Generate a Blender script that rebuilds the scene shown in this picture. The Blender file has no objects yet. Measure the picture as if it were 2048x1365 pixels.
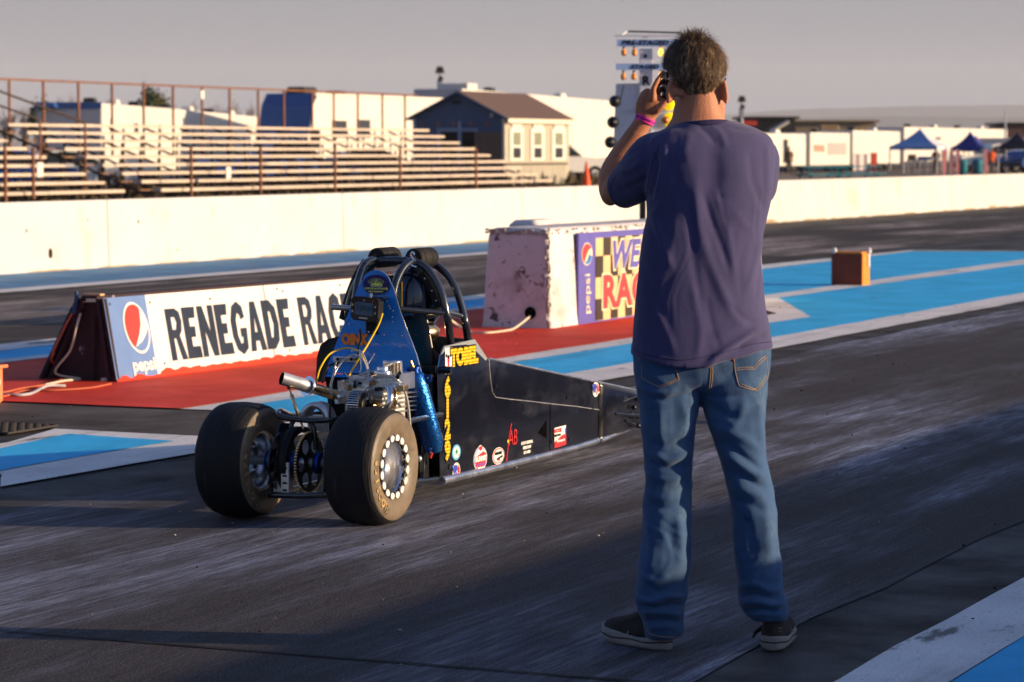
import bpy, bmesh, math, random
import numpy as np
from mathutils import Vector, Matrix, noise
random.seed(7)
SC = bpy.context.scene
COL = SC.collection
PI = math.pi
# ---------------------------------------------------------------- camera model
F = 5800.0; CX = 1024.0; CY = 682.5; HC = 1.44; PIT = math.atan((CY - 300) / F)
TH = math.atan(2576 / F)
TV = Vector((math.sin(TH), math.cos(TH), 0)); LV = Vector((-math.cos(TH), math.sin(TH), 0))
PHI = math.atan2(TV.y, TV.x)
CAM = Vector((0, 0, HC))

def ray(px, py):
    a = (px - CX) / F; b = (CY - py) / F
    return Vector((a, math.cos(PIT) + b * math.sin(PIT), -math.sin(PIT) + b * math.cos(PIT)))
def G(px, py, h=0.0):
    r = ray(px, py); return CAM + r * ((h - HC) / r.z)
def atY(px, py, y):
    r = ray(px, py); return CAM + r * (y / r.y)
def T(u, v, z=0.0):
    return TV * u + LV * v + Vector((0, 0, z))
def Guv(px, py, h=0.0):
    p = G(px, py, h); return (p.dot(TV), p.dot(LV))
def atU(px, py, u):
    r = ray(px, py); p = CAM + r * ((u - CAM.dot(TV)) / r.dot(TV)); return p
def atV(px, py, v):
    r = ray(px, py); p = CAM + r * ((v - CAM.dot(LV)) / r.dot(LV)); return p
TRACK = Matrix.Rotation(PHI, 4, 'Z')

# ---------------------------------------------------------------- materials
MATS = {}
def lin(c):
    return tuple((x / 12.92 if x <= .04045 else ((x + .055) / 1.055) ** 2.4) for x in c)
def mat(name, col, rough=.5, metal=0., var=.12, scale=8., bump=.0, bscale=60., stretch=(1, 1, 1), coat=0.,
        spots=None, emit=None, alpha=1., rvar=.1, trans=0., sheen=0.):
    """procedural principled material: noise-driven colour, roughness and bump"""
    if name in MATS: return MATS[name]
    m = bpy.data.materials.new(name); m.use_nodes = True
    nt = m.node_tree; N = nt.nodes; L = nt.links
    b = N['Principled BSDF']
    tc = N.new('ShaderNodeTexCoord'); mp = N.new('ShaderNodeMapping')
    mp.inputs['Scale'].default_value = stretch
    L.new(tc.outputs['Object'], mp.inputs['Vector'])
    n1 = N.new('ShaderNodeTexNoise'); n1.inputs['Scale'].default_value = scale; n1.inputs['Detail'].default_value = 6
    n1.inputs['Roughness'].default_value = .62
    L.new(mp.outputs[0], n1.inputs['Vector'])
    mr = N.new('ShaderNodeMapRange'); mr.inputs['From Min'].default_value = .3; mr.inputs['From Max'].default_value = .7
    mr.inputs['To Min'].default_value = 1 - var; mr.inputs['To Max'].default_value = 1 + var
    L.new(n1.outputs['Fac'], mr.inputs['Value'])
    mx = N.new('ShaderNodeVectorMath'); mx.operation = 'SCALE'
    mx.inputs[0].default_value = col[:3]
    L.new(mr.outputs[0], mx.inputs['Scale'])
    out = mx.outputs[0]
    for sp in (spots or []):   # (colour, scale, threshold, softness, stretch)
        n2 = N.new('ShaderNodeTexNoise'); n2.inputs['Scale'].default_value = sp[1]; n2.inputs['Detail'].default_value = 5
        n2.inputs['Roughness'].default_value = .65
        mp2 = N.new('ShaderNodeMapping'); mp2.inputs['Scale'].default_value = sp[4] if len(sp) > 4 else (1, 1, 1)
        mp2.inputs['Location'].default_value = (sp[1] * 3.1, 7.7, 1.3)
        L.new(tc.outputs['Object'], mp2.inputs['Vector']); L.new(mp2.outputs[0], n2.inputs['Vector'])
        r2 = N.new('ShaderNodeMapRange'); r2.inputs['From Min'].default_value = sp[2]; r2.inputs['From Max'].default_value = sp[2] + sp[3]
        L.new(n2.outputs['Fac'], r2.inputs['Value'])
        mm = N.new('ShaderNodeMix'); mm.data_type = 'RGBA'
        L.new(r2.outputs[0], mm.inputs['Factor']); L.new(out, mm.inputs['A']); mm.inputs['B'].default_value = (*sp[0][:3], 1)
        out = mm.outputs['Result']
    L.new(out, b.inputs['Base Color'])
    rr = N.new('ShaderNodeMapRange'); rr.inputs['From Min'].default_value = .3; rr.inputs['From Max'].default_value = .7
    rr.inputs['To Min'].default_value = max(0.02, rough - rvar); rr.inputs['To Max'].default_value = min(1, rough + rvar)
    L.new(n1.outputs['Fac'], rr.inputs['Value']); L.new(rr.outputs[0], b.inputs['Roughness'])
    b.inputs['Metallic'].default_value = metal
    if rough >= .4 and metal < .3 and not coat: b.inputs['Specular IOR Level'].default_value = .18
    b.inputs['Coat Weight'].default_value = coat
    b.inputs['Coat Roughness'].default_value = .06
    b.inputs['Transmission Weight'].default_value = trans
    if sheen: b.inputs['Sheen Weight'].default_value = sheen; b.inputs['Sheen Roughness'].default_value = .5
    if bump:
        nb = N.new('ShaderNodeTexNoise'); nb.inputs['Scale'].default_value = bscale; nb.inputs['Detail'].default_value = 4
        L.new(mp.outputs[0], nb.inputs['Vector'])
        bp = N.new('ShaderNodeBump'); bp.inputs['Strength'].default_value = min(1, bump); bp.inputs['Distance'].default_value = .01
        L.new(nb.outputs['Fac'], bp.inputs['Height']); L.new(bp.outputs[0], b.inputs['Normal'])
    if emit:
        b.inputs['Emission Color'].default_value = (*emit[0], 1); b.inputs['Emission Strength'].default_value = emit[1]
    MATS[name] = m
    return m

# ---------------------------------------------------------------- mesh builder
class MB:
    def __init__(self):
        self.v = []; self.f = []; self.m = []; self.s = []; self.mats = []
    def mi(self, m):
        if m not in self.mats: self.mats.append(m)
        return self.mats.index(m)
    def add(self, vs, fs, m, smooth=False, M=None):
        o = len(self.v); k = self.mi(m)
        for p in vs:
            p = Vector(p)
            self.v.append(M @ p if M is not None else p)
        for f in fs:
            self.f.append([o + i for i in f]); self.m.append(k); self.s.append(smooth)
        return self
    def box(self, c, s, m, M=None, taper=None):
        x, y, z = [a / 2 for a in s]; c = Vector(c)
        tx, ty = taper or (1, 1)
        vs = [c + Vector(p) for p in ((-x, -y, -z), (x, -y, -z), (x, y, -z), (-x, y, -z), (-x * tx, -y * ty, z), (x * tx, -y * ty, z), (x * tx, y * ty, z), (-x * tx, y * ty, z))]
        return self.add(vs, [(3, 2, 1, 0), (4, 5, 6, 7), (0, 1, 5, 4), (1, 2, 6, 5), (2, 3, 7, 6), (3, 0, 4, 7)], m, False, M)
    def tube(self, pts, r, m, n=10, M=None, cap=True, r2=None, closed=False):
        """swept tube; r number or list; r2 optional second radius list (ellipse)"""
        P = [Vector(p) for p in pts]; k = len(P)
        R = list(r) if hasattr(r, '__len__') else [r] * k
        R2 = (list(r2) if hasattr(r2, '__len__') else [r2] * k) if r2 is not None else R
        vs = []; prev = None
        for i in range(k):
            if closed: d = (P[(i + 1) % k] - P[i - 1]).normalized()
            else: d = (P[min(i + 1, k - 1)] - P[max(i - 1, 0)]).normalized()
            if prev is None:
                a = Vector((0, 0, 1)) if abs(d.z) < .9 else Vector((0, 1, 0))
                e1 = d.cross(a).normalized()
            else:
                e1 = (prev - d * prev.dot(d)).normalized()
            prev = e1; e2 = d.cross(e1)
            for j in range(n):
                a = 2 * PI * j / n
                vs.append(P[i] + e1 * (R[i] * math.cos(a)) + e2 * (R2[i] * math.sin(a)))
        fs = []
        for i in range(k if closed else k - 1):
            i2 = (i + 1) % k
            for j in range(n):
                fs.append((i * n + j, i * n + (j + 1) % n, i2 * n + (j + 1) % n, i2 * n + j))
        self.add(vs, fs, m, True, M)
        if cap and not closed:
            self.add(vs[:n], [tuple(range(n - 1, -1, -1))], m, False, M)
            self.add(vs[-n:], [tuple(range(n))], m, False, M)
        return self
    def lathe(self, prof, m, axis='y', n=48, c=(0, 0, 0), M=None, smooth=True, mats=None, a0=0, a1=2 * PI):
        """profile [(along axis, radius)]"""
        c = Vector(c); vs = []; full = abs(a1 - a0 - 2 * PI) < 1e-6; nn = n if full else n + 1
        for (t, r) in prof:
            for j in range(nn):
                a = a0 + (a1 - a0) * j / n; x, y = r * math.cos(a), r * math.sin(a)
                p = {'y': (x, t, y), 'x': (t, x, y), 'z': (x, y, t)}[axis]
                vs.append(c + Vector(p))
        for i in range(len(prof) - 1):
            fs = []
            for j in range(n):
                j2 = (j + 1) % nn
                q = (i * nn + j, i * nn + j2, (i + 1) * nn + j2, (i + 1) * nn + j)
                fs.append(q if axis != 'y' else q[::-1])
            used = sorted(set(k for q in fs for k in q)); mp = {k: i2 for i2, k in enumerate(used)}
            # keep shared vertices: add once
            if i == 0: base = len(self.v); [self.v.append(M @ p if M is not None else p) for p in vs]
            kk = self.mi(mats[i] if mats else m)
            for q in fs: self.f.append([base + k for k in q]); self.m.append(kk); self.s.append(smooth)
        return self
    def prism(self, poly, t, m, M=None, both=True, side=None):
        """poly list of (x,y) in local XY plane, thickness t along +Z"""
        n = len(poly)
        vs = [Vector((x, y, 0)) for x, y in poly] + [Vector((x, y, t)) for x, y in poly]
        fs = [tuple(range(n, 2 * n))] + ([tuple(range(n - 1, -1, -1))] if both else [])
        self.add(vs, fs, m, False, M)
        self.add(vs, [(i, (i + 1) % n, n + (i + 1) % n, n + i) for i in range(n)], side or m, False, M)
        return self
    def loft(self, rings, m, M=None, cap=True, smooth=True):
        n = len(rings[0]); vs = [p for r in rings for p in r]; fs = []
        for i in range(len(rings) - 1):
            for j in range(n):
                fs.append((i * n + j, i * n + (j + 1) % n, (i + 1) * n + (j + 1) % n, (i + 1) * n + j))
        if cap: fs += [tuple(range(n - 1, -1, -1)), tuple((len(rings) - 1) * n + j for j in range(n))]
        return self.add(vs, fs, m, smooth, M)
    def sphere(self, c, r, m, M=None, n=16, k=10):
        c = Vector(c); r = Vector(r) if hasattr(r, '__len__') else Vector((r, r, r))
        vs = [c + Vector((0, 0, -r.z))]; fs = []
        for i in range(1, k):
            a = -PI / 2 + PI * i / k
            for j in range(n):
                b = 2 * PI * j / n
                vs.append(c + Vector((r.x * math.cos(a) * math.cos(b), r.y * math.cos(a) * math.sin(b), r.z * math.sin(a))))
        vs.append(c + Vector((0, 0, r.z))); top = len(vs) - 1
        for j in range(n):
            fs.append((0, 1 + (j + 1) % n, 1 + j)); fs.append((top, top - n + j, top - n + (j + 1) % n))
        for i in range(k - 2):
            for j in range(n):
                fs.append((1 + i * n + j, 1 + i * n + (j + 1) % n, 1 + (i + 1) * n + (j + 1) % n, 1 + (i + 1) * n + j))
        return self.add(vs, fs, m, True, M)
    def cyl(self, a, b, r, m, n=20, M=None, r1=None):
        return self.tube([a, b], [r, r if r1 is None else r1], m, n, M)
    def text(self, s, h, m, M, bold=0., wide=1., ext=.0008, align='CENTER', shear=0., space=1.):
        v, f = text_mesh(s, h, bold, wide, ext, align, shear, space)
        return self.add(v, f, m, False, M)
    def mesh(self, name):
        me = bpy.data.meshes.new(name)
        me.from_pydata([tuple(p) for p in self.v], [], self.f)
        for m in self.mats: me.materials.append(m)
        me.polygons.foreach_set('material_index', self.m); me.polygons.foreach_set('use_smooth', self.s)
        me.update(); return me
    def build(self, name, parent=None, bevel=0., weld=False, recalc=False, sub=0, seg=2, ang=40):
        me = self.mesh(name)
        if weld or recalc:
            bm = bmesh.new(); bm.from_mesh(me)
            if weld: bmesh.ops.remove_doubles(bm, verts=bm.verts, dist=1e-4)
            bmesh.ops.recalc_face_normals(bm, faces=bm.faces); bm.to_mesh(me); bm.free()
        o = bpy.data.objects.new(name, me); COL.objects.link(o)
        if parent: o.parent = parent
        if bevel:
            b = o.modifiers.new('bevel', 'BEVEL'); b.width = bevel; b.segments = seg; b.limit_method = 'ANGLE'; b.angle_limit = math.radians(ang)
            b.harden_normals = False
        if sub:
            b = o.modifiers.new('sub', 'SUBSURF'); b.levels = sub; b.render_levels = sub
        return o

_TC = {}
def text_mesh(s, h, bold, wide, ext, align, shear, space=1.):
    key = (s, h, bold, wide, ext, align, shear, space)
    if key in _TC: return _TC[key]
    cu = bpy.data.curves.new('lettering', 'FONT'); cu.body = s; cu.size = h / .73; cu.offset = bold; cu.extrude = ext
    cu.align_x = align; cu.align_y = 'CENTER'; cu.resolution_u = 3; cu.shear = shear; cu.space_character = space
    cu.fill_mode = 'FRONT' if ext == 0 else 'BOTH'
    o = bpy.data.objects.new('lettering', cu); me = o.to_mesh()
    v = [Vector((p.co.x * wide, p.co.y, p.co.z + ext)) for p in me.vertices]; f = [tuple(p.vertices) for p in me.polygons]
    o.to_mesh_clear(); bpy.data.objects.remove(o); bpy.data.curves.remove(cu)
    _TC[key] = (v, f); return v, f

def spline(pts, k=6):
    """catmull-rom through points"""
    P = [Vector(p) for p in pts]; Q = [P[0] * 2 - P[1]] + P + [P[-1] * 2 - P[-2]]; out = []
    for i in range(1, len(Q) - 2):
        for j in range(k):
            t = j / k; a, b, c, d = Q[i - 1], Q[i], Q[i + 1], Q[i + 2]
            out.append(.5 * ((2 * b) + (c - a) * t + (2 * a - 5 * b + 4 * c - d) * t * t + (3 * b - a - 3 * c + d) * t ** 3))
    out.append(P[-1]); return out
def interp(tab, x):
    xs = [r[0] for r in tab]
    return [float(np.interp(x, xs, [r[i] for r in tab])) for i in range(1, len(tab[0]))]
def frame(o, x, y):
    """matrix with origin o, local X = x, local Y ~ y"""
    x = Vector(x).normalized(); y = Vector(y); z = x.cross(y).normalized(); y = z.cross(x)
    M = Matrix((x, y, z)).transposed().to_4x4(); M.translation = Vector(o); return M
def tag(o, label=None, cat=None, group=None, kind=None):
    if label: o['label'] = label
    if cat: o['category'] = cat
    if group: o['group'] = group
    if kind: o['kind'] = kind
    return o
def empty(name, loc=(0, 0, 0), rz=0., label=None, cat=None, group=None):
    o = bpy.data.objects.new(name, None); COL.objects.link(o); o.location = loc; o.rotation_euler = (0, 0, rz)
    o.empty_display_size = .2
    return tag(o, label, cat, group)
def copy_tree(o, parent=None):
    c = o.copy(); COL.objects.link(c)
    if parent: c.parent = parent
    for ch in list(o.children): copy_tree(ch, c)
    return c
def circ(r, n=32, c=(0, 0), ry=None):
    return [(c[0] + r * math.cos(2 * PI * i / n), c[1] + (ry or r) * math.sin(2 * PI * i / n)) for i in range(n)]
# ---------------------------------------------------------------- camera, light, sky
cd = bpy.data.cameras.new('camera'); cam = bpy.data.objects.new('camera', cd); COL.objects.link(cam)
cam.location = CAM; cam.rotation_euler = (PI / 2 - PIT, 0, 0)
cd.sensor_width = 36; cd.lens = F / 2048 * 36; cd.clip_end = 30000; cd.clip_start = .05
cd.dof.use_dof = True; cd.dof.focus_distance = 10.0; cd.dof.aperture_fstop = 6.8; cd.dof.aperture_blades = 9
SC.camera = cam
SUN_EL = math.radians(10.5)
SH = Vector((1, -.13, 0)).normalized()                 # horizontal direction towards the sun
S = Vector((SH.x * math.cos(SUN_EL), SH.y * math.cos(SUN_EL), math.sin(SUN_EL)))
ld = bpy.data.lights.new('sun', 'SUN'); ld.energy = 5.0; ld.angle = math.radians(.53); ld.color = (1, .74, .47)
lo = bpy.data.objects.new('sun', ld); COL.objects.link(lo); lo.rotation_euler = S.to_track_quat('Z', 'Y').to_euler()
W = bpy.data.worlds.new('World'); SC.world = W; W.use_nodes = True
nt = W.node_tree; N = nt.nodes; L = nt.links; bg = N['Background']
sky = N.new('ShaderNodeTexSky'); sky.sky_type = 'NISHITA'; sky.sun_disc = False; sky.sun_elevation = SUN_EL
sky.sun_rotation = math.atan2(S.x, S.y); sky.dust_density = 3.0; sky.air_density = 1.2; sky.ozone_density = 1.5
# low dusty layer towards the horizon: mauve-grey veil over the sky model
tc = N.new('ShaderNodeTexCoord'); sx = N.new('ShaderNodeSeparateXYZ'); L.new(tc.outputs['Generated'], sx.inputs[0])
mr = N.new('ShaderNodeMapRange'); mr.interpolation_type = 'SMOOTHSTEP'
mr.inputs['From Min'].default_value = .03; mr.inputs['From Max'].default_value = .32; mr.inputs['To Min'].default_value = 1; mr.inputs['To Max'].default_value = 0.
L.new(sx.outputs['Z'], mr.inputs['Value'])
cn = N.new('ShaderNodeTexNoise'); cn.inputs['Scale'].default_value = 3; cn.inputs['Detail'].default_value = 5
cm = N.new('ShaderNodeMapping'); cm.inputs['Scale'].default_value = (1, 1, 9); L.new(tc.outputs['Generated'], cm.inputs[0]); L.new(cm.outputs[0], cn.inputs['Vector'])
cr = N.new('ShaderNodeMapRange'); cr.inputs['From Min'].default_value = .3; cr.inputs['From Max'].default_value = .7; cr.inputs['To Min'].default_value = .95; cr.inputs['To Max'].default_value = 1.06
L.new(cn.outputs['Fac'], cr.inputs['Value'])
SKYV = 1.0
vs = N.new('ShaderNodeVectorMath'); vs.operation = 'SCALE'; vs.inputs[0].default_value = (1.10 * SKYV, 1.27 * SKYV, 1.56 * SKYV); L.new(cr.outputs[0], vs.inputs['Scale'])
mx = N.new('ShaderNodeMix'); mx.data_type = 'RGBA'; L.new(mr.outputs[0], mx.inputs['Factor'])
tint = N.new('ShaderNodeMix'); tint.data_type = 'RGBA'; tint.blend_type = 'MULTIPLY'; tint.inputs['Factor'].default_value = 1
L.new(sky.outputs[0], tint.inputs['A']); tint.inputs['B'].default_value = (.44, .60, .98, 1)
L.new(tint.outputs['Result'], mx.inputs['A']); L.new(vs.outputs[0], mx.inputs['B'])
L.new(mx.outputs['Result'], bg.inputs['Color']); bg.inputs['Strength'].default_value = .10
vsn = SC.view_settings; vsn.view_transform = 'Standard'; vsn.look = 'None'; vsn.exposure = .98; vsn.gamma = 1
SC.cycles.max_bounces = 6; SC.cycles.glossy_bounces = 3; SC.cycles.transmission_bounces = 4; SC.cycles.use_denoising = True

# ---------------------------------------------------------------- ground sheets (local X runs along the track)
def ground_mat(name, c1, c2, rough=(.4, .8), streak=True, grain=1., dark=None, paint=None, chips=.62, gscale=160, sp=(.5, .6)):
    m = bpy.data.materials.new(name); m.use_nodes = True; MATS[name] = m
    nt = m.node_tree; N = nt.nodes; L = nt.links; b = N['Principled BSDF']
    tc = N.new('ShaderNodeTexCoord')
    def noise_(scale, st=(1, 1, 1), det=8, loc=(0, 0, 0), dist=0., r=.6):
        mp = N.new('ShaderNodeMapping'); mp.inputs['Scale'].default_value = st; mp.inputs['Location'].default_value = loc
        L.new(tc.outputs['Object'], mp.inputs[0]); n = N.new('ShaderNodeTexNoise'); n.inputs['Scale'].default_value = scale
        n.inputs['Detail'].default_value = det; n.inputs['Distortion'].default_value = dist; n.inputs['Roughness'].default_value = r
        L.new(mp.outputs[0], n.inputs['Vector']); return n.outputs['Fac']
    def rng(x, a, b_, c, d):
        r = N.new('ShaderNodeMapRange'); r.inputs['From Min'].default_value = a; r.inputs['From Max'].default_value = b_
        r.inputs['To Min'].default_value = c; r.inputs['To Max'].default_value = d; L.new(x, r.inputs['Value']); return r.outputs[0]
    def mixc(f, a, b_):
        q = N.new('ShaderNodeMix'); q.data_type = 'RGBA'; L.new(f, q.inputs['Factor'])
        for k, x in (('A', a), ('B', b_)):
            if isinstance(x, tuple): q.inputs[k].default_value = (*x, 1)
            else: L.new(x, q.inputs[k])
        return q.outputs['Result']
    def mul(a, b_):
        q = N.new('ShaderNodeMath'); q.operation = 'MULTIPLY'; L.new(a, q.inputs[0])
        if isinstance(b_, float): q.inputs[1].default_value = b_
        else: L.new(b_, q.inputs[1])
        return q.outputs[0]
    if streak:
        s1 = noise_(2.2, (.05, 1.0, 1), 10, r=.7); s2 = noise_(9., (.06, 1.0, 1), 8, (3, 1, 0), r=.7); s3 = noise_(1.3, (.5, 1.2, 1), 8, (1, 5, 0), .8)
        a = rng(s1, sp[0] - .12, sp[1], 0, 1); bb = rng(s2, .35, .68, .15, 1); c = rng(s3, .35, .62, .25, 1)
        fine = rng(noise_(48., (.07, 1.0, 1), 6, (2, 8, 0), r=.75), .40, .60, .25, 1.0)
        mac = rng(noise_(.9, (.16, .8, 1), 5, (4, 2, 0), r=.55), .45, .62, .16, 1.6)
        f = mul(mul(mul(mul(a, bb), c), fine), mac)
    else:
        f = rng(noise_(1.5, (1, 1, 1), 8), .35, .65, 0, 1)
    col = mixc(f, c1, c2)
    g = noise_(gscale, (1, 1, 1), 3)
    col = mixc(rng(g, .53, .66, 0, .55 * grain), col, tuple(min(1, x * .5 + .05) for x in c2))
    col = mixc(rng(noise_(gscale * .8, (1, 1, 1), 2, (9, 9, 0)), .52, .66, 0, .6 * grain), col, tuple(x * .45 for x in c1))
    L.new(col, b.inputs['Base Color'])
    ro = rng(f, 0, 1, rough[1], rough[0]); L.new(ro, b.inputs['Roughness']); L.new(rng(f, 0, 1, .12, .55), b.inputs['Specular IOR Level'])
    hb = N.new('ShaderNodeBump'); hb.inputs['Strength'].default_value = .5 * grain; hb.inputs['Distance'].default_value = .004
    L.new(g, hb.inputs['Height'])
    h2 = N.new('ShaderNodeBump'); h2.inputs['Strength'].default_value = .25; h2.inputs['Distance'].default_value = .02
    L.new(noise_(12, (.5, 1.6, 1), 5), h2.inputs['Height']); L.new(hb.outputs[0], h2.inputs['Normal']); L.new(h2.outputs[0], b.inputs['Normal'])
    return m
def paint_mat(name, col, under=(.045, .04, .038), chip=.64, grime=.25, rough=.6, grs=1.):
    m = ground_mat(name, tuple(x * (1 - grime) for x in col), col, (rough, rough + .15), False, .45, gscale=110)
    nt = m.node_tree; N = nt.nodes; L = nt.links; b = N['Principled BSDF']
    src = b.inputs['Base Color'].links[0].from_socket
    tc = N.new('ShaderNodeTexCoord'); outf = None
    for sc_, st, th, w in ((2.6, (.06, 1, 1), chip - .09, .30), (3.2, (.35, 1, 1), chip - .02, .05), (38, (1, 1, 1), chip, .04), (120, (1, 1, 1), chip - .03, .06)):
        mp = N.new('ShaderNodeMapping'); mp.inputs['Scale'].default_value = st; L.new(tc.outputs['Object'], mp.inputs[0])
        n = N.new('ShaderNodeTexNoise'); n.inputs['Scale'].default_value = sc_; n.inputs['Detail'].default_value = 7; n.inputs['Roughness'].default_value = .7; L.new(mp.outputs[0], n.inputs['Vector'])
        r = N.new('ShaderNodeMapRange'); r.inputs['From Min'].default_value = th; r.inputs['From Max'].default_value = th + w; r.inputs['To Max'].default_value = .8; L.new(n.outputs['Fac'], r.inputs['Value'])
        if outf is None: outf = r.outputs[0]
        else:
            q = N.new('ShaderNodeMath'); q.operation = 'MAXIMUM'; L.new(outf, q.inputs[0]); L.new(r.outputs[0], q.inputs[1]); outf = q.outputs[0]
    q = N.new('ShaderNodeMix'); q.data_type = 'RGBA'; L.new(outf, q.inputs['Factor']); L.new(src, q.inputs['A']); q.inputs['B'].default_value = (*under, 1)
    L.new(q.outputs['Result'], b.inputs['Base Color'])
    for lk in list(b.inputs['Specular IOR Level'].links): nt.links.remove(lk)
    b.inputs['Specular IOR Level'].default_value = .15; return m
M_DIRT = ground_mat('dirt', (.16, .12, .085), (.22, .17, .12), (.8, .95), False, .6, gscale=40)
M_LANE = ground_mat('rubbered_lane', (.032, .025, .0205), (.38, .41, .56), (.20, .8), True, .8, gscale=150, sp=(.42, .60))  # second colour paints bluish sky sheen into the rubber streaks and patches
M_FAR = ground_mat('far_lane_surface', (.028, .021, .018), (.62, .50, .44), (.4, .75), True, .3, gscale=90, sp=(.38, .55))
M_ASPH = ground_mat('asphalt', (.017, .0155, .0155), (.036, .033, .032), (.6, .85), False, 1.3, gscale=120)
M_OLDASPH = ground_mat('weathered_asphalt', (.035, .029, .025), (.085, .07, .06), (.7, .9), False, 1.2)
M_WHITEP = paint_mat('white_paint', (.80, .78, .77), chip=.62)
M_BLUEP = paint_mat('blue_paint', (.035, .50, .92), chip=.665, grime=.25)
M_REDP = paint_mat('red_paint', (.78, .050, .022), chip=.66, under=(.05, .03, .025), grime=.25)

def sheet(name, poly, z, m, jitter=0., step=.25):
    """flat sheet; poly in track coordinates (u along, v left), edges optionally ragged"""
    P = []
    n = len(poly)
    for i in range(n):
        a = Vector((*poly[i], 0)); b = Vector((*poly[(i + 1) % n], 0))
        k = max(1, min(400, int((b - a).length / step))) if jitter else 1
        d = (b - a).normalized(); nn = Vector((-d.y, d.x, 0))
        for j in range(k):
            p = a.lerp(b, j / k)
            if jitter: p += nn * (noise.noise(Vector((p.x * 2.3, p.y * 5.1, 3.3))) * jitter + noise.noise(Vector((p.x * 9.3, p.y * 19.1, .3))) * jitter * .5)
            P.append((p.x, p.y, 0))
    me = bpy.data.meshes.new(name); me.from_pydata(P, [], [tuple(range(len(P)))]); me.materials.append(m)
    bm = bmesh.new(); bm.from_mesh(me); bmesh.ops.triangulate(bm, faces=bm.faces)
    for f in bm.faces:
        if f.normal.z < 0: f.normal_flip()
    bm.to_mesh(me); bm.free()
    o = bpy.data.objects.new(name, me); COL.objects.link(o); o.rotation_euler = (0, 0, PHI); o.location = (0, 0, z); o['kind'] = 'structure'
    return o
R4 = .004
sheet('ground', [(-3000, -6000), (9000, -6000), (9000, 9000), (-3000, 9000)], -.012, M_DIRT)
sheet('road', [(-30, -3), (260, -3), (260, 18.9), (-30, 18.9)], -.006, M_ASPH)
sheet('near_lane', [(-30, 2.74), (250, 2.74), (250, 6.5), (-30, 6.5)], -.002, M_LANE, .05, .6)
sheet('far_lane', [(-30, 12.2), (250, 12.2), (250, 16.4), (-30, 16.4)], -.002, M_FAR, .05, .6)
sheet('side_strip', [(-30, 16.75), (250, 16.75), (250, 18.35), (-30, 19.4)], -.002, M_OLDASPH)
# near edge of the near lane: white band and blue apron beside the wall
sheet('white_line', [(-20, 2.07), (200, 2.07), (200, 2.36), (-20, 2.36)], R4, M_WHITEP, .02)
sheet('blue_apron', [(-20, -.2), (200, -.2), (200, 2.07), (-20, 2.07)], 0.002, M_BLUEP, .0)
# white line along the far side of the near lane, joins the painted border by the start
def U_(px, py): return Guv(px, py)
sheet('white_line', [U_(0, 975), (15, 6.80), (60, 6.60), (200, 6.4), (200, 6.72), (60, 6.92), (17.5, 7.22), (12.4, 7.30), (11.6, 7.33), U_(0, 945)], R4, M_WHITEP, .018)
# ---------------------------------------------------------------- median paint
B = .0006
sheet('white_line', [(-20, 7.75), (12.0, 8.05), (12.69, 8.22), (12.66, 7.3), (-20, 7.05)], .0015, M_WHITEP, .012)
sheet('blue_paint', [(-20, 7.6), (11.69, 7.89), (12.45, 7.99), (12.36, 7.32), (10.87, 7.36), (-20, 7.2)], .0055, M_BLUEP, .012)
sheet('crossing_strip', [(12.70, 7.25), (13.9, 7.25), (13.9, 15), (12.70, 15)], .0005, M_OLDASPH, .02)
sheet('white_line', [(13.92, 7.95), (20, 7.92), (23.84, 7.77), (26.77, 9.06), (40.5, 8.84), (40.5, 9.3), (26.2, 9.36), (24.2, 8.2), (13.9, 8.35)], .0055, M_WHITEP, .015)
sheet('blue_paint', [(13.95, 7.3), (17.5, 7.15), (40.5, 6.95), (40.5, 8.95), (26.77, 9.12), (23.84, 7.85), (20, 7.95), (13.95, 8.0)], .0025, M_BLUEP, .01)
sheet('blue_paint', [(26.0, 9.3), (40.4, 9.2), (40.4, 10.2), (39.9, 11.55), (26.0, 11.5)], .0015, M_BLUEP, .01)
sheet('white_line', [(26, 11.42), (34.3, 11.42), (40.0, 11.50), (40.5, 10.0), (40.62, 10.0), (40.2, 11.64), (34.3, 11.84), (26, 11.95)], .0065, M_WHITEP, .012)
sheet('red_paint', [(13.9, 8.18), (20.6, 8.15), (23.4, 8.1), (25.2, 9.0), (26.1, 9.5), (26.1, 10.9), (16.35, 11.05), (13.9, 11.1)], .0095, M_REDP, .02)
sheet('blue_paint', [(5, 11.1), (26.0, 10.95), (26.0, 11.8), (5, 11.9)], .0015, M_BLUEP, .01)
sheet('white_line', [(5, 11.8), (17.5, 11.76), (26.2, 11.60), (26.2, 11.97), (18, 12.15), (5, 12.3)], .0055, M_WHITEP, .02)
sheet('white_line', [(5, 11.1), (17, 11.02), (26.0, 10.78), (26.0, 10.98), (16.6, 11.2), (5, 11.3)], .0135, M_WHITEP, .015)
M_BLUEW = paint_mat('worn_blue_paint', (.06, .25, .48), chip=.6, grime=.3, under=(.2, .16, .14))
sheet('blue_paint', [(5, 16.9), (45.5, 16.9), (47, 18.6), (28, 19.2), (5, 19.4)], .003, M_BLUEW, .03)
sheet('white_line', [(5, 16.5), (46, 16.5), (46, 16.85), (30, 16.9), (5, 17.05)], .008, M_WHITEP, .03)
# transverse joint in the near lane
M_JOINT = mat('joint_filler', (.012, .011, .011), .7)
o = sheet('lane_joint', [(7.25, 2.74), (7.25, 6.5), (7.268, 6.5), (7.268, 2.74)], .002, M_JOINT, .004, .1)
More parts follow.
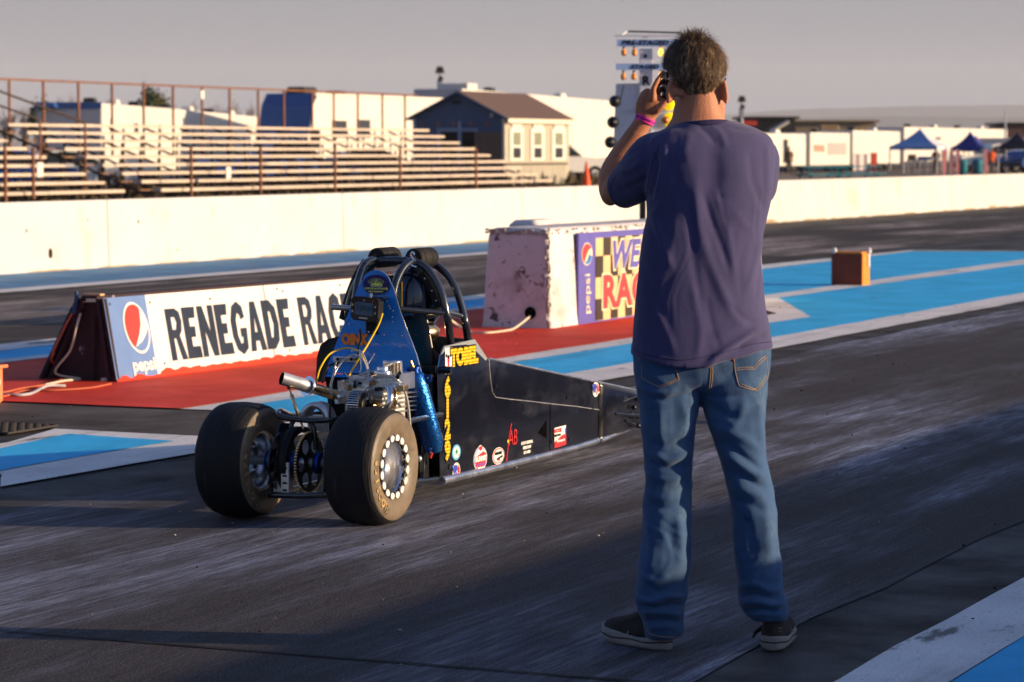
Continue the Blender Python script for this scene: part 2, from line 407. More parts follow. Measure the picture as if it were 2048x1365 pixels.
# crumbs and pebbles scattered on the track surface, too many to count
peb = MB(); M_PEB = mat('pebble', (.30, .26, .22), .8); M_PEBD = mat('rubber_crumb', (.01, .01, .01), .8)
for i in range(340):
    u = random.uniform(6.5, 26); v = random.uniform(1.8, 11.5) if random.random() < .5 else random.uniform(2.7, 6.5)
    r = random.choice([.002, .003, .0035, .005]); p = T(u, v, .012 if v > 8 else .004)
    peb.sphere(p + Vector((0, 0, r * .5)), (r * random.uniform(.8, 1.8), r, r * .7), M_PEB if random.random() < .6 else M_PEBD, n=6, k=4)
tag(peb.build('gravel'), 'scattered small stones and rubber crumbs on the track surface', 'gravel', kind='stuff')

# ---------------------------------------------------------------- concrete walls
M_WALL = mat('painted_concrete', (.55, .535, .52), .75, var=.07, scale=1.2, bump=.25, bscale=14, spots=[((.50, .43, .34), 1.6, .58, .16, (1, 1, .5)), ((.30, .22, .15), 9., .70, .03), ((.08, .07, .06), 3.0, .735, .02)])
M_WALLD = mat('concrete_grime', (.36, .27, .17), .9, var=.3, scale=6)
M_STAIN = mat('wall_stain', (.66, .55, .40), .85, var=.2, scale=3)
def long_wall(name, p0, p1, h, w, label, z0=-.01):
    d = (p1 - p0); Lg = d.length; e = empty(name, p0, math.atan2(d.y, d.x), label, 'wall')
    mb = MB(); seg = 6.1; x = 0.
    while x < Lg:
        l = min(seg, Lg - x) - .012
        mb.box((x + l / 2, 0, h / 2 + z0), (l, w, h + 2 * abs(z0)), M_WALL, taper=(1, .8)); x += seg
    mb.build('wall_panels', e, bevel=.012)
    return e, Lg
W0 = T(10, 19.25); W1 = T(330, 17.0)
_d = (T(28.18, 18.98) - T(73.7, 18.3)); _d = -_d.normalized()
W0 = T(28.18, 18.98) + LV * .1 - _d * 16; W1 = W0 + _d * 330
we, wl = long_wall('concrete_wall', W0, W1, .83, .22, 'long white painted concrete wall along the far side of the track')
gr = MB()
x = 0
while x < 300:
    l = random.uniform(.3, 1.6); hgt = random.uniform(.008, .035) * (1 if random.random() < .8 else 2)
    gr.box((x + l / 2, -.118, hgt / 2), (l, .02, hgt), M_WALLD, taper=(.6, 1)); x += l * random.uniform(.9, 1.5)
gr.build('base_grime', we)
dk = MB()
for (px, py, r) in ((101, 508, .045), (274, 444, .018), (55, 462, .016), (349, 500, .012), (470, 495, .010), (175, 440, .012), (430, 380 + 90, .008), (790, 500, .03)):
    p = atV(px, py, 18.98 - .0149 * (0) - .02)
    q = we.matrix_world.inverted() @ p if False else None
    M_ = Matrix.Translation(W0) @ Matrix.Rotation(math.atan2(_d.y, _d.x), 4, 'Z'); q = M_.inverted() @ p
    yy = -.11 + .022 * max(0, min(1, q.z / .83)) + .003
    dk.prism([(q.x + a, q.z + b) for a, b in circ(r, 12, ry=r * 1.5)], .004, M_JOINT, M=Matrix.Translation((0, yy, 0)) @ Matrix.Rotation(PI / 2, 4, 'X'))
dk.build('chipped_hole', we)
# wall on the photographer's side of the track: its top edge throws the long shade over the foreground
nw, nl = long_wall('concrete_wall', T(-30, -.50), T(160, -.50), .856, .30, 'white concrete safety wall on the near side of the track, beside the camera')

# ---------------------------------------------------------------- concrete end block with banner
M_BLOCK = mat('chipped_white_paint', (.62, .58, .575), .8, var=.08, scale=3, bump=.5, bscale=25, spots=[((.30, .17, .14), 7., .60, .05), ((.16, .07, .045), 16., .64, .03), ((.12, .09, .08), 4.2, .645, .03, (1, 1, 1.3)), ((.42, .36, .34), 2.2, .52, .2)])
M_BLOCKT = mat('bare_concrete', (.36, .33, .29), .9, var=.2, scale=12, bump=.6, bscale=30)
M_HOLE = mat('dark_hole', (.003, .003, .003), .9); M_HOLE.node_tree.nodes['Principled BSDF'].inputs['Specular IOR Level'].default_value = 0.
bk = empty('concrete_barrier', T(21.35, 9.15), PHI, 'chunky white concrete barrier with chipped paint, cable hole and checkered race banner', 'barrier')
LB = 5.25; WB = .60; HB = .81
mb = MB()
# outline with slight batter, local x along the track, y to the left
def rr(x0, x1, y0, y1, r=.05, n=4):
    pts = []
    for cx, cy, a in ((x1 - r, y1 - r, 0), (x0 + r, y1 - r, 90), (x0 + r, y0 + r, 180), (x1 - r, y0 + r, 270)):
        for i in range(n + 1):
            t = math.radians(a + 90 * i / n); pts.append((cx + r * math.cos(t), cy + r * math.sin(t)))
    return pts
rings = []
for z, ins in ((0, -.012), (.1, 0), (.4, .012), (.74, .03), (.79, .045), (.81, .075)):
    rings.append([Vector((a, b, z)) for a, b in rr(ins, LB - ins, ins, WB - ins, .05)])
# roughen
def rough(p, k=.008):
    return p + Vector((noise.noise(p * 5), noise.noise(p * 5 + Vector((9, 9, 9))), noise.noise(p * 4 + Vector((3, 1, 7))))) * k
mb.loft(rings, M_BLOCK, smooth=False)
body = mb.build('barrier_body', bk)
hb = MB()
hb.lathe([(-.004, .047), (.0, .05), (.006, .0)], M_HOLE, axis='x', n=20, c=(-.006, .17, .13))
hb.lathe([(-.005, .0), (-.0055, .035)], M_HOLE, axis='x', n=20, c=(-.006, .17, .13))
hb.build('cable_hole', bk)
ch = MB()   # chips along the vertical edge and the top
for i in range(110):
    z = random.uniform(0, .8); r = random.uniform(.004, .014)
    ch.sphere((.008 + .03 * z + random.uniform(-.01, .012), .006 + .03 * z + random.uniform(-.008, .014), z), (r, r, r * random.uniform(1, 2.4)), M_BLOCKT, n=7, k=5)
for i in range(70):
    y = random.uniform(.02, WB - .02); r = random.uniform(.004, .012)
    ch.sphere((.03, y, .79 + random.uniform(-.03, .01)), (r, r * 2, r), M_BLOCKT, n=7, k=5)
for i in range(60):
    x = random.uniform(0, 2.5); r = random.uniform(.004, .011)
    ch.sphere((x, .035, .785 + random.uniform(-.03, .01)), (r * 2, r, r), M_BLOCKT, n=7, k=5)
ch.build('chipped_edges', bk)
# banner: positions read on the front face (y = 0)
def blk(px, py):
    p = atV(px, py, 9.15); return p.dot(TV) - 21.35, p.z
x0, zt = blk(1154, 467); _, zb = blk(1154, 653); x1 = 4.8
M_BANB = mat('banner_blue', (.11, .10, .36), .5, var=.05); M_BANT = mat('banner_tan', (.62, .45, .24), .55, var=.06)
M_BANK = mat('banner_black', (.045, .035, .028), .55, var=.15); M_BANR = mat('banner_red', (.70, .055, .06), .5, var=.05)
M_BANL = mat('banner_light', (.78, .68, .45), .5, var=.05); M_BANS = mat('banner_logo_blue', (.05, .17, .42), .5)
bn = MB(); H = zt - zb
MF = Matrix(((1, 0, 0, 0), (0, 0, -1, 0), (0, 1, 0, 0), (0, 0, 0, 1)))   # local xy -> front face x,z facing -y
def fr(x, z, y): M = MF.copy(); M.translation = Vector((x, y, z)); return M
bn.box((x0 + (x1 - x0) / 2, -.004, zb + H / 2), (x1 - x0, .02, H), M_BANB)
bwid = .36
bn.box((x0 + bwid + (x1 - x0 - bwid) / 2 - .02, -.0155, zb + H / 2 - .012), (x1 - x0 - bwid - .04, .005, H - .075), M_BANT)
sq = .165
for i in range(29):
    for j in range(4):
        if (i + j) % 2 == 0:
            xa = x0 + bwid + i * sq; za = zb + .028 + j * .178
            zz = min(za + .178, zb + H - .05)
            if xa + sq < x1 - .05: bn.box((xa + sq / 2, -.019, (za + zz) / 2), (sq, .003, zz - za), M_BANK)
def outl(s, x, z, h, mc, wide, bold, shear=0., k=.02):
    bn.text(s, h, M_BANL, fr(x, z, -.022), bold=bold + k, wide=wide, shear=shear, align='LEFT', space=1.06)
    bn.text(s, h, mc, fr(x + .004, z, -.0245), bold=bold, wide=wide, shear=shear, align='LEFT', space=1.06)
outl('WEST COAST', x0 + bwid + .30, zb + H * .72, .235, M_BANB, 1.25, .012, .28, .014)
outl('RACEWAYS', x0 + bwid + .13, zb + H * .32, .27, M_BANR, 1.35, .016, 0., .014)
# round soft-drink emblem and vertical lettering on the blue strip
cx, cz = x0 + .175, zb + H * .77; rx, rz = .115, .093
def disc(mb, cx, cz, rx, rz, y, m, a0=0, a1=360, M0=None):
    pts = [(cx + rx * math.cos(math.radians(a0 + (a1 - a0) * i / 36)), cz + rz * math.sin(math.radians(a0 + (a1 - a0) * i / 36))) for i in range(37 if a1 - a0 < 360 else 36)]
    mb.prism(pts, .001, m, M=(M0 or fr(0, 0, y)))
disc(bn, cx, cz, rx, rz, -.016, M_BANL)
bn.prism([(cx + rx * .92 * math.cos(math.radians(a)), cz + rz * .92 * math.sin(math.radians(a))) for a in range(35, 236, 8)] + [(cx - .02, cz - .02), (cx + .03, cz + .03)], .001, M_BANR, M=fr(0, 0, -.018))
bn.prism([(cx + rx * .92 * math.cos(math.radians(a)), cz + rz * .92 * math.sin(math.radians(a))) for a in range(240, 350, 8)] + [(cx + .045, cz + .0), (cx - .0, cz - .05)], .001, M_BANS, M=fr(0, 0, -.018))
Mr = fr(cx + .01, zb + H * .34, -.0165) @ Matrix.Rotation(PI / 2, 4, 'Z')
bn.text('pepsi', .115, M_BANL, Mr, bold=.0, wide=1.05)
bn.box((x0 + (x1 - x0) / 2, -.0035, zb - .006), (x1 - x0, .022, .02), M_BANR)
bn.build('banner', bk)
# smaller barrier behind the block
b2p = atU(1122, 470, 29.3); b2e = empty('concrete_barrier', T(23.22, 10.05), PHI, 'low white concrete barrier standing behind the banner block', 'barrier')
mb = MB(); rings = []
hh = .825
for z, ins in ((0, -.01), (.3, .0), (hh - .04, .04), (hh, .08)):
    rings.append([Vector((a, b, z)) for a, b in rr(ins, .68 - ins, ins, .36 - ins, .04)])
mb.loft(rings, M_BLOCK, smooth=False); mb.build('barrier_body', b2e)

# ---------------------------------------------------------------- A-frame sign board
M_SBLUE = mat('sign_blue', (.115, .20, .42), .45, var=.05, spots=[((.5, .12, .08), 14, .72, .02)]); M_SWHITE = mat('sign_white', (.62, .61, .595), .5, var=.04, spots=[((.3, .2, .12), 22, .73, .02)])
M_SNAVY = mat('sign_navy', (.012, .022, .045), .5, var=.12); M_SRED = mat('sign_red', (.62, .04, .035), .5); M_WOODD = mat('dark_stained_wood', (.045, .026, .03), .7, var=.35, scale=10, stretch=(1, 1, .3), bump=.4, spots=[((.30, .22, .30), 9, .66, .04, (1, 1, .6))])
M_EDGEW = mat('raw_wood_edge', (.5, .33, .2), .8)
ang = PHI
af0 = T(15.32, 9.47); af1 = T(*Guv(900, 722)); ang = math.atan2(af1.y - af0.y, af1.x - af0.x)
ang = PHI + math.atan2(-.16, 3.4)
af = empty('sign_board', af0, ang, 'long white A-frame board lettered RENEGADE RACEWAY with a blue emblem panel', 'sign')
pt = atU(205, 597, 15.32); yb = .16; HT = pt.z; yt = (pt - af0).dot(LV)
LA = 4.0; SL = math.atan2(yt, HT)
hyp = math.hypot(yt, HT)
# face frame: origin at lower front corner; x along, y up the slope
X_ = Vector((1, 0, 0)); Y_ = Vector((0, yt, HT)).normalized(); Z_ = X_.cross(Y_)
FM = Matrix((X_, Y_, Z_)).transposed().to_4x4()
def fs(x, y, z=0.): M = FM.copy(); M.translation = FM.to_3x3() @ Vector((x, y, z)); return M
wb = .60; wt = (atU(148, 603, 15.32) - af0).dot(LV) - 0
sp_ = MB(); pw = .46
sp_.prism([(0, 0), (pw, 0), (pw, hyp), (0, hyp)], .018, M_SBLUE, M=fs(0, 0, -.018), side=M_WOODD)
sp_.prism([(pw, 0), (LA - .24, 0), (LA - .24, hyp), (pw, hyp)], .018, M_SWHITE, M=fs(0, 0, -.018), side=M_EDGEW)
sp_.prism([(LA - .24, 0), (LA, 0), (LA, hyp), (LA - .24, hyp)], .018, M_SBLUE, M=fs(0, 0, -.018), side=M_EDGEW)
# chunky hand-cut capitals
GL = {
 'R': ([[(0, 0), (0, 10), (4.6, 10), (6.6, 9.2), (7.2, 7.4), (6.6, 5.6), (5.4, 4.7), (7.6, 0), (5.0, 0), (3.4, 4.2), (2.5, 4.2), (2.5, 0)], [(2.4, 5.9), (4.0, 5.9), (4.7, 7.2), (4.0, 8.3), (2.4, 8.3)]], 7.9),
 'E': ([[(0, 0), (0, 10), (6.4, 10), (5.9, 7.8), (3, 7.8), (3, 6.2), (5.4, 6.2), (5.2, 4.1), (3, 4.1), (3, 2.3), (6.6, 2.3), (6.9, 0)]], 7.4),
 'N': ([[(0, 0), (0, 10), (2.7, 10), (5.2, 4.6), (5.2, 10), (7.8, 10), (7.8, 0), (5.2, 0), (2.6, 5.2), (2.6, 0)]], 8.5),
 'G': ([[(7.2, 7.0), (6.6, 9.2), (4.2, 10.3), (1.5, 9.4), (0, 6.6), (0, 3.4), (1.4, .7), (4.2, -.4), (7.0, .8), (7.6, 4.9), (4.2, 4.9), (4.2, 3.1), (5.1, 3.1), (4.8, 2.0), (3.7, 1.8), (2.7, 3.5), (2.7, 6.6), (3.7, 8.0), (4.8, 7.5), (5.1, 6.6)]], 8.2),
 'A': ([[(0, 0), (2.7, 10), (5.3, 10), (8.2, 0), (5.5, 0), (5.0, 2.0), (3.1, 2.0), (2.7, 0)], [(3.4, 3.8), (4.7, 3.8), (4.1, 7.0)]], 8.6),
 'D': ([[(0, 0), (0, 10), (4.2, 10), (6.9, 8.4), (7.7, 5), (6.9, 1.6), (4.2, 0)], [(2.6, 2.2), (4.0, 2.4), (5.0, 5), (4.0, 7.6), (2.6, 7.8)]], 8.3),
 'C': ([[(7.1, 6.6), (6.6, 9.2), (4.2, 10.3), (1.5, 9.4), (0, 6.6), (0, 3.4), (1.4, .7), (4.2, -.4), (6.7, .8), (7.2, 3.4), (4.9, 3.4), (4.5, 2.1), (3.6, 2.0), (2.7, 3.5), (2.7, 6.6), (3.6, 8.0), (4.5, 7.7), (4.9, 6.6)]], 7.9),
 'W': ([[(0, 10), (2.6, 10), (3.5, 4.2), (4.6, 8.4), (6.3, 8.4), (7.4, 4.2), (8.3, 10), (10.9, 10), (8.7, 0), (6.5, 0), (5.45, 4.4), (4.4, 0), (2.2, 0)]], 11.2),
 'Y': ([[(0, 10), (2.8, 10), (4.0, 6.8), (5.3, 10), (8, 10), (5.3, 4.6), (5.3, 0), (2.7, 0), (2.7, 4.6)]], 8.4)}
def glyph(ch):
    cu = bpy.data.curves.new('glyph', 'CURVE'); cu.dimensions = '2D'; cu.fill_mode = 'FRONT'
    for loop in GL[ch][0]:
        s = cu.splines.new('POLY'); s.points.add(len(loop) - 1); s.use_cyclic_u = True
        for p, q in zip(s.points, loop): p.co = (q[0], q[1], 0, 1)
    o = bpy.data.objects.new('glyph', cu); me = o.to_mesh()
    r = ([v.co.copy() for v in me.vertices], [tuple(p.vertices) for p in me.polygons]); o.to_mesh_clear(); bpy.data.objects.remove(o); return r
def fpos(px, py):
    """pixel on the slanted face -> (x, y) of the face"""
    R = Matrix.Rotation(ang, 3, 'Z'); o = af0; n = R @ Z_; r = ray(px, py); k = (o - CAM).dot(n) / r.dot(n); p = CAM + r * k - o
    return p.dot(R @ X_), p.dot(R @ Y_)
xa, ya = fpos(350, 722); xa2, ya2 = fpos(330, 622); xe, ye = fpos(583, 693); xr0, _ = fpos(602, 688)
lh = .335; y0 = hyp * .185; xs = fpos(338, 680)[0]; xend = fpos(585, 650)[0]
def word(w, x, xend):
    tot = sum(GL[c][1] for c in w) - .6; k = (xend - x) / tot
    for c in w:
        v, f = glyph(c)
        sp_.add([Vector((x + p.x * k + .0, y0 + p.y * lh / 10, 0)) for p in v], f, M_SNAVY, False, fs(0, 0, .002)); x += GL[c][1] * k
word('RENEGADE', xs, xend)
xs2 = fpos(600, 640)[0]; word('RACEWAY', xs2, min(LA - .28, fpos(826, 640)[0]))
# emblem: white ring, red upper lobe, white wave, blue lower lobe
ex, ey = fpos(273, 656); er, eh = .135, .165
def pol(pts, m, z, M0=None):
    sp_.prism(pts, .001, m, M=fs(0, 0, z))
tilt = lambda p: (ex + p[0] + (p[1]) * -.12, ey + p[1])
pol([tilt(p) for p in circ(er, 40, ry=eh)], M_SWHITE, .001)
pol([tilt((x * .88 + .0, y * .9)) for x, y in circ(er, 40, ry=eh)], M_SBLUE, .003)
arc = lambda a0, a1, k=.88: [tilt((er * k * math.cos(math.radians(a)), eh * (k + .02) * math.sin(math.radians(a)))) for a in range(a0, a1 + 1, 6)]
pol(arc(60, 234) + [tilt((.0, -.05)), tilt((.045, .02)), tilt((.062, .09))], M_SRED, .005)
pol(arc(0, 54) + [tilt((.062, .09)), tilt((.045, .02)), tilt((.0, -.05)), tilt((-.065, -.122)), tilt((.02, -.09)), tilt((.08, -.045))], M_SWHITE, .0055)
tx, ty = fpos(289, 737)
sp_.text('pepsi', .082, M_SWHITE, fs(tx, ty + .022, .002), bold=.004, wide=1.1)
# splashed red paint along the foot of the board
px_ = 0.; top = []
while px_ < LA:
    top.append((px_, .02 + .022 * abs(noise.noise(Vector((px_ * 6, 0, 0)))) * 2 + (.02 if px_ > .5 else 0) + .008 * noise.noise(Vector((px_ * 40, 3, 0))))); px_ += .02
pol([(0, -.002)] + top + [(LA, -.002)], M_REDP, .0035)
for bx, by in ((.06, hyp - .04), (.5, hyp - .05), (1.2, hyp - .06), (2.05, hyp - .03), (2.12, hyp - .05), (.55, .09), (2.08, .08), (2.9, hyp - .04)):
    pol(circ(.008, 8, (bx, by)), M_WOODD, .003)
sp_.box((1.88, hyp / 2, .0005), (.006, hyp, .003), M_WOODD, M=fs(0, 0, 0))
sp_.build('sign_face', af)
bb = MB(); ybk = wb
Yb = Vector((0, (wt - ybk), HT)).normalized()
Mb = frame((0, ybk, 0), (1, 0, 0), Yb)
bb.prism([(0, 0), (LA, 0), (LA, hyp), (0, hyp)], .018, M_SNAVY, M=Mb, side=M_SNAVY)
bb.build('back_face', af)
ep = MB()
ep.add([(.05, .03, .0), (.05, wb - .03, 0), (.05, wt - .02, HT - .03), (.05, yt + .02, HT - .03), (.07, .03, 0), (.07, wb - .03, 0), (.07, wt - .02, HT - .03), (.07, yt + .02, HT - .03)],
       [(0, 3, 2, 1), (4, 5, 6, 7), (0, 1, 5, 4), (1, 2, 6, 5), (2, 3, 7, 6), (3, 0, 4, 7)], M_WOODD)
for a, b in (((.02, .012), (.02, yt + .005)), ((.02, .075), (.02, yt + .05)), ((.02, wb - .075), (.02, wt - .05)), ((.02, wb - .012), (.02, wt - .01))):
    ep.tube([(.02, a[1], 0), (.02, b[1], HT - .005)], .02, M_WOODD, n=4)
ep.tube([(.025, .2, 0), (.025, yt + .08, HT * .8)], .012, M_WOODD, n=4)
ep.box((LA - .02, (wb) / 2, .02), (.03, wb - .06, .03), M_WOODD)
ep.build('end_frame', af)
tp = MB(); tp.box((LA / 2, (yt + wt) / 2, HT + .004), (LA, abs(wt - yt) * .55, .016), M_WOODD)
tp.box((.03, yt + .09, HT + .02), (.05, .13, .012), M_EDGEW); tp.build('top_board', af)
M_CABW = mat('weathered_white_cable', (.55, .5, .38), .6); M_CABR = mat('orange_cable', (.42, .10, .05), .6); M_CABB = mat('blue_cable_sleeve', (.03, .06, .14), .6); M_CABG = mat('grey_cable', (.35, .35, .38), .5)
def afp(x, y, z): return Matrix.Translation(af0) @ Matrix.Rotation(ang, 4, 'Z') @ Vector((x, y, z))
def cable(name, pts, r, m, label, z=0):
    c = MB(); c.tube(spline(pts, 8), r, m, n=8); o = c.build(name); return tag(o, label, 'cable', 'cables running along the median')
e1 = af0
cable('cable', [afp(.0, .30, HT + .01), afp(-.03, .30, HT - .08), afp(-.06, .36, .32), afp(-.07, .44, .13), G(150, 742, .02), G(110, 765, .02), G(40, 778, .02), G(5, 785, .02), G(-60, 790, .02)], .0075, M_CABR, 'orange and tan cable hanging down the end of the A-frame sign')
cable('cable', [afp(.0, .27, HT - .1), afp(-.06, .26, .34), afp(-.07, .30, .2), afp(-.09, .40, .06), G(160, 758, .02), G(128, 762, .02), G(90, 770, .02)], .0075, M_CABW, 'pale cable looping from under the top of the sign end board')
cable('cable', [afp(.0, .30, HT + .035), afp(-.015, .29, HT - .01), afp(-.035, .30, HT - .10)], .013, M_CABB, 'short dark blue cable sleeve over the top of the sign board end')
cable('cable', [G(222, 768, .02), G(180, 776, .02), G(110, 781, .02), G(50, 782, .02), G(12, 792, .02), G(-40, 800, .02)], .0065, M_CABR, 'thin orange cable lying on the red paint in front of the sign')
cable('cable', [G(130, 772, .02), G(95, 772, .03), G(60, 788, .02), G(20, 790, .02), G(-30, 785, .02)], .009, M_CABG, 'grey hose lying on the red paint towards the orange box')
cable('cable', [G(875, 622, .3), G(900, 640, .12), G(938, 664, .02), G(975, 666, .015), G(1010, 662, .015), G(1030, 656, .03), T(21.37, 9.32, .11)], .010, M_CABW, 'pale cable sagging into the hole in the concrete block')
plug = MB(); plug.cyl((0, 0, .02), (.05, 0, .02), .016, M_CABR, 10); plug.cyl((-.05, 0, .02), (0, 0, .02), .013, M_CABW, 10)
o = plug.build('plug'); o.location = G(218, 766); o.rotation_euler = (0, 0, .6); tag(o, 'small red cable plug lying at the foot of the sign end', 'plug')

# salmon timing box at the left edge
M_SAL = mat('salmon_paint', (.75, .20, .09), .6, var=.12, scale=14, spots=[((.5, .2, .12), 30, .66, .05)])
bx = empty('equipment_box', T(13.58, 9.36), PHI, 'salmon orange box with a white oval sticker at the left edge of the picture', 'box')
mb = MB(); mb.box((.17, .3, .10), (.32, .6, .20), M_SAL); mb.build('box_body', bx, bevel=.004)
mb = MB(); mb.box((.17, .3, .208), (.36, .65, .018), M_SAL); mb.build('lid', bx, bevel=.003)
mb = MB(); Ms = frame((.24, -.0015, .12), (1, 0, 0), (0, 0, 1))
mb.prism(circ(.06, 24, ry=.035), .003, M_SWHITE, M=Ms); mb.prism([(a, b) for a, b in circ(.05, 24, ry=.028)], .004, M_SRED, M=Ms); mb.prism(circ(.045, 24, ry=.023), .005, M_SWHITE, M=Ms); mb.build('sticker', bx)

# drain grate
M_RUST = mat('rusty_steel', (.035, .03, .03), .7, metal=.4, var=.3, scale=20)
gt = MB(); gx0, gx1, gy0, gy1 = 12.30, 12.76, 8.25, 10.4
for i in range(44): 
    y = gy0 + i * (gy1 - gy0) / 43; gt.box(((gx0 + gx1) / 2, y, .011), (gx1 - gx0, .008, .010), M_RUST)
for i in range(7): gt.box((gx0 + (gx1 - gx0) * i / 6, (gy0 + gy1) / 2, .0105), (.007, gy1 - gy0, .012), M_RUST)
gt.box(((gx0 + gx1) / 2, (gy0 + gy1) / 2, .004), (gx1 - gx0, gy1 - gy0, .002), M_HOLE)
o = gt.build('drain_grate'); o.rotation_euler = (0, 0, PHI); tag(o, 'rusty steel grid drain grate in the grey crossing strip', 'grate')

# orange foam timing block on the blue paint
M_OR = mat('orange_block_paint', (.62, .22, .03), .6, var=.15, scale=20, spots=[((.55, .16, .12), 26, .6, .1)]); M_MAR = mat('maroon_block_paint', (.20, .045, .028), .7, var=.15, scale=9)
M_DKSH = mat('dark_visor', (.05, .025, .02), .6)
p0 = Guv(1663, 571); fb = empty('marker_block', T(p0[0], p0[1] - .33), PHI, 'upright maroon and orange marker block with pale corner caps on the blue paint', 'marker')
hb_ = atU(1663, 507, p0[0]).z; mb = MB(); wfb = .335
mb.box((.13, wfb / 2, hb_ / 2), (.26, wfb, hb_), M_MAR); mb.build('block_body', fb, bevel=.008)
mb = MB(); mb.box((.13, -.006, hb_ / 2), (.262, .012, hb_ + .002), M_OR); mb.build('side_plate', fb, bevel=.003)
mb = MB(); mb.box((.13, .15, hb_ + .008), (.26, .30, .02), M_OR); mb.build('top_plate', fb, bevel=.004)
for x, y, hh2 in ((.02, wfb - .03, .05), (.2, -.02, .06)):
    mb = MB(); mb.lathe([(0, .026), (.03, .026), (.055, .018), (.06, 0)], M_SWHITE, axis='z', n=14, c=(x, y, hb_ - (.0 if y > 0 else .0))); mb.build('corner_cap', fb)
mb = MB(); mb.box((.2, -.02, hb_ - .06), (.05, .012, .17), M_SWHITE); mb.build('label_plate', fb)
# ---------------------------------------------------------------- starting tree
M_TW = mat('tree_white_paint', (.62, .62, .66), .45, var=.05); M_TK = mat('black_letter', (.01, .01, .012), .4)
M_AMB = mat('amber_glass', (.70, .24, .01), .25, var=.1, coat=.5); M_AMBON = mat('amber_glass_lit', (.9, .4, .03), .3, emit=((1, .42, .05), 1.6))
M_YEL = mat('yellow_lens', (.75, .55, .0), .3, emit=((1, .72, .0), .35)); M_ORA = mat('orange_lens', (.42, .10, .01), .3, var=.2)
M_TBL = mat('tree_board_shade_blue', (.36, .50, .78), .45, var=.05); M_BLK = mat('black_metal', (.018, .018, .02), .4, var=.2)  # name boards carry the blue of open shade in their base colour
ut = 26.3
p0 = atU(1294, 300, ut); vt = p0.dot(LV)
tr = empty('christmas_tree', T(ut, vt), -.0, 'white drag racing starting tree with PRE-STAGED and STAGED amber bulbs beyond the block', 'starting lights')
def tl(px, py):     # pixel -> local x,z in the camera-facing plane of the tree
    b = T(ut, vt); p = atY(px, py, b.y); return p.x - b.x, p.z
def fr2(px, py, y=0.):
    x, z = tl(px, py); M = MF.copy(); M.translation = Vector((x, y, z)); return M, x, z
def boxpx(mb, xa, ya, xb, yb, y, d, m, **k):
    a = tl(xa, ya); b = tl(xb, yb)
    mb.box(((a[0] + b[0]) / 2, y, (a[1] + b[1]) / 2), (abs(b[0] - a[0]), d, abs(b[1] - a[1])), m, **k)
mb = MB(); boxpx(mb, 1279, 98, 1304, 330, 0, .12, M_TW); mb.build('centre_column', tr, bevel=.004)
mb = MB(); mb.add([], [], M_TK)
for c, py in (('R', 163), ('E', 194), ('N', 224), ('E', 254)):
    M, x, z = fr2(1291, py, -.064); mb = MB(); mb.text(c, .085, M_TK, M, bold=.006); mb.build('letter', tr)
M, x, z = fr2(1290, 113, -.064); mb = MB(); mb.prism(circ(.018, 20), .003, M_TK, M=M)
mb.build('photocell', tr)
for txt, ya, yb, xa, xb, ty in (('PRE-STAGED', 80, 94, 1233, 1372, (1289, 87, .050, .95)), ('STAGED', 128, 141, 1231, 1372, (1288, 135, .046, .95))):
    mb = MB(); boxpx(mb, xa, ya, xb, yb, -.07, .03, M_TBL)
    M, x, z = fr2(ty[0], ty[1], -.0865); mb.text(txt, ty[2] - .004, M_TK, M, bold=.0025, wide=ty[3] * 1.28, shear=.25, space=1.05)
    mb.build('name_board', tr, bevel=.003)
for px, py, on in ((1247, 104, 0), (1268, 104, 0), (1321, 104, 1), (1343, 104, 1), (1246, 152, 0), (1267, 152, 0), (1321, 152, 1), (1343, 152, 1)):
    x, z = tl(px, py); s = .028
    mb = MB(); mm = M_AMBON if on else M_AMB
    mb.lathe([(-.047, .0), (-.045, .010), (-.038, .020), (-.022, .027), (-.008, .027), (.008, .020), (.022, .012), (.036, .011)], mm, axis='z', n=18, c=(x, -.07, z + .002)); 
    mb.lathe([(.034, .013), (.05, .013)], M_BLK, axis='z', n=14, c=(x, -.07, z)); mb.build('bulb', tr)
mb = MB()
boxpx(mb, 1228, 71, 1372, 75, -.09, .02, M_TW); a = tl(1242, 72); b = tl(1256, 61)
mb.tube([(a[0], -.09, a[1]), (b[0], .25, b[1])], .008, M_TW); a = tl(1256, 61); b = tl(1366, 64); mb.tube([(a[0], .25, a[1]), (b[0], .25, b[1])], .009, M_BLK)
a = tl(1278, 73); mb.box((a[0] + .06, .02, a[1] + .0), (.05, .2, .02), M_TW); mb.build('top_frame', tr)
mb = MB(); a = tl(1232, 168); b = tl(1279, 300)
mb.add([(tl(1232, 168)[0], -.01, tl(1232, 168)[1]), (tl(1278, 168)[0], -.01, tl(1278, 167)[1]), (tl(1278, 330)[0], -.01, tl(1278, 330)[1]), (tl(1226, 330)[0], -.01, tl(1226, 330)[1]),
        (tl(1232, 168)[0], .05, tl(1232, 168)[1]), (tl(1278, 168)[0], .05, tl(1278, 167)[1]), (tl(1278, 330)[0], .05, tl(1278, 330)[1]), (tl(1226, 330)[0], .05, tl(1226, 330)[1])],
       [(0, 3, 2, 1), (4, 5, 6, 7), (0, 1, 5, 4), (1, 2, 6, 5), (2, 3, 7, 6), (3, 0, 4, 7)], M_TW)
for q in ((1232, 224, 1279, 218), (1236, 230, 1277, 222)):
    a = tl(q[0], q[1]); b = tl(q[2], q[3]); mb.tube([(a[0], -.02, a[1]), (b[0], -.02, b[1])], .005, M_TW, n=6)
a = tl(1248, 170); b = tl(1237, 213); mb.tube([(a[0], -.02, a[1]), (b[0], -.02, b[1])], .004, M_BLK, n=6)
mb.build('light_panel', tr, bevel=.003)
mb = MB(); boxpx(mb, 1304, 160, 1372, 330, .02, .06, M_TW); mb.build('light_panel', tr, bevel=.003)
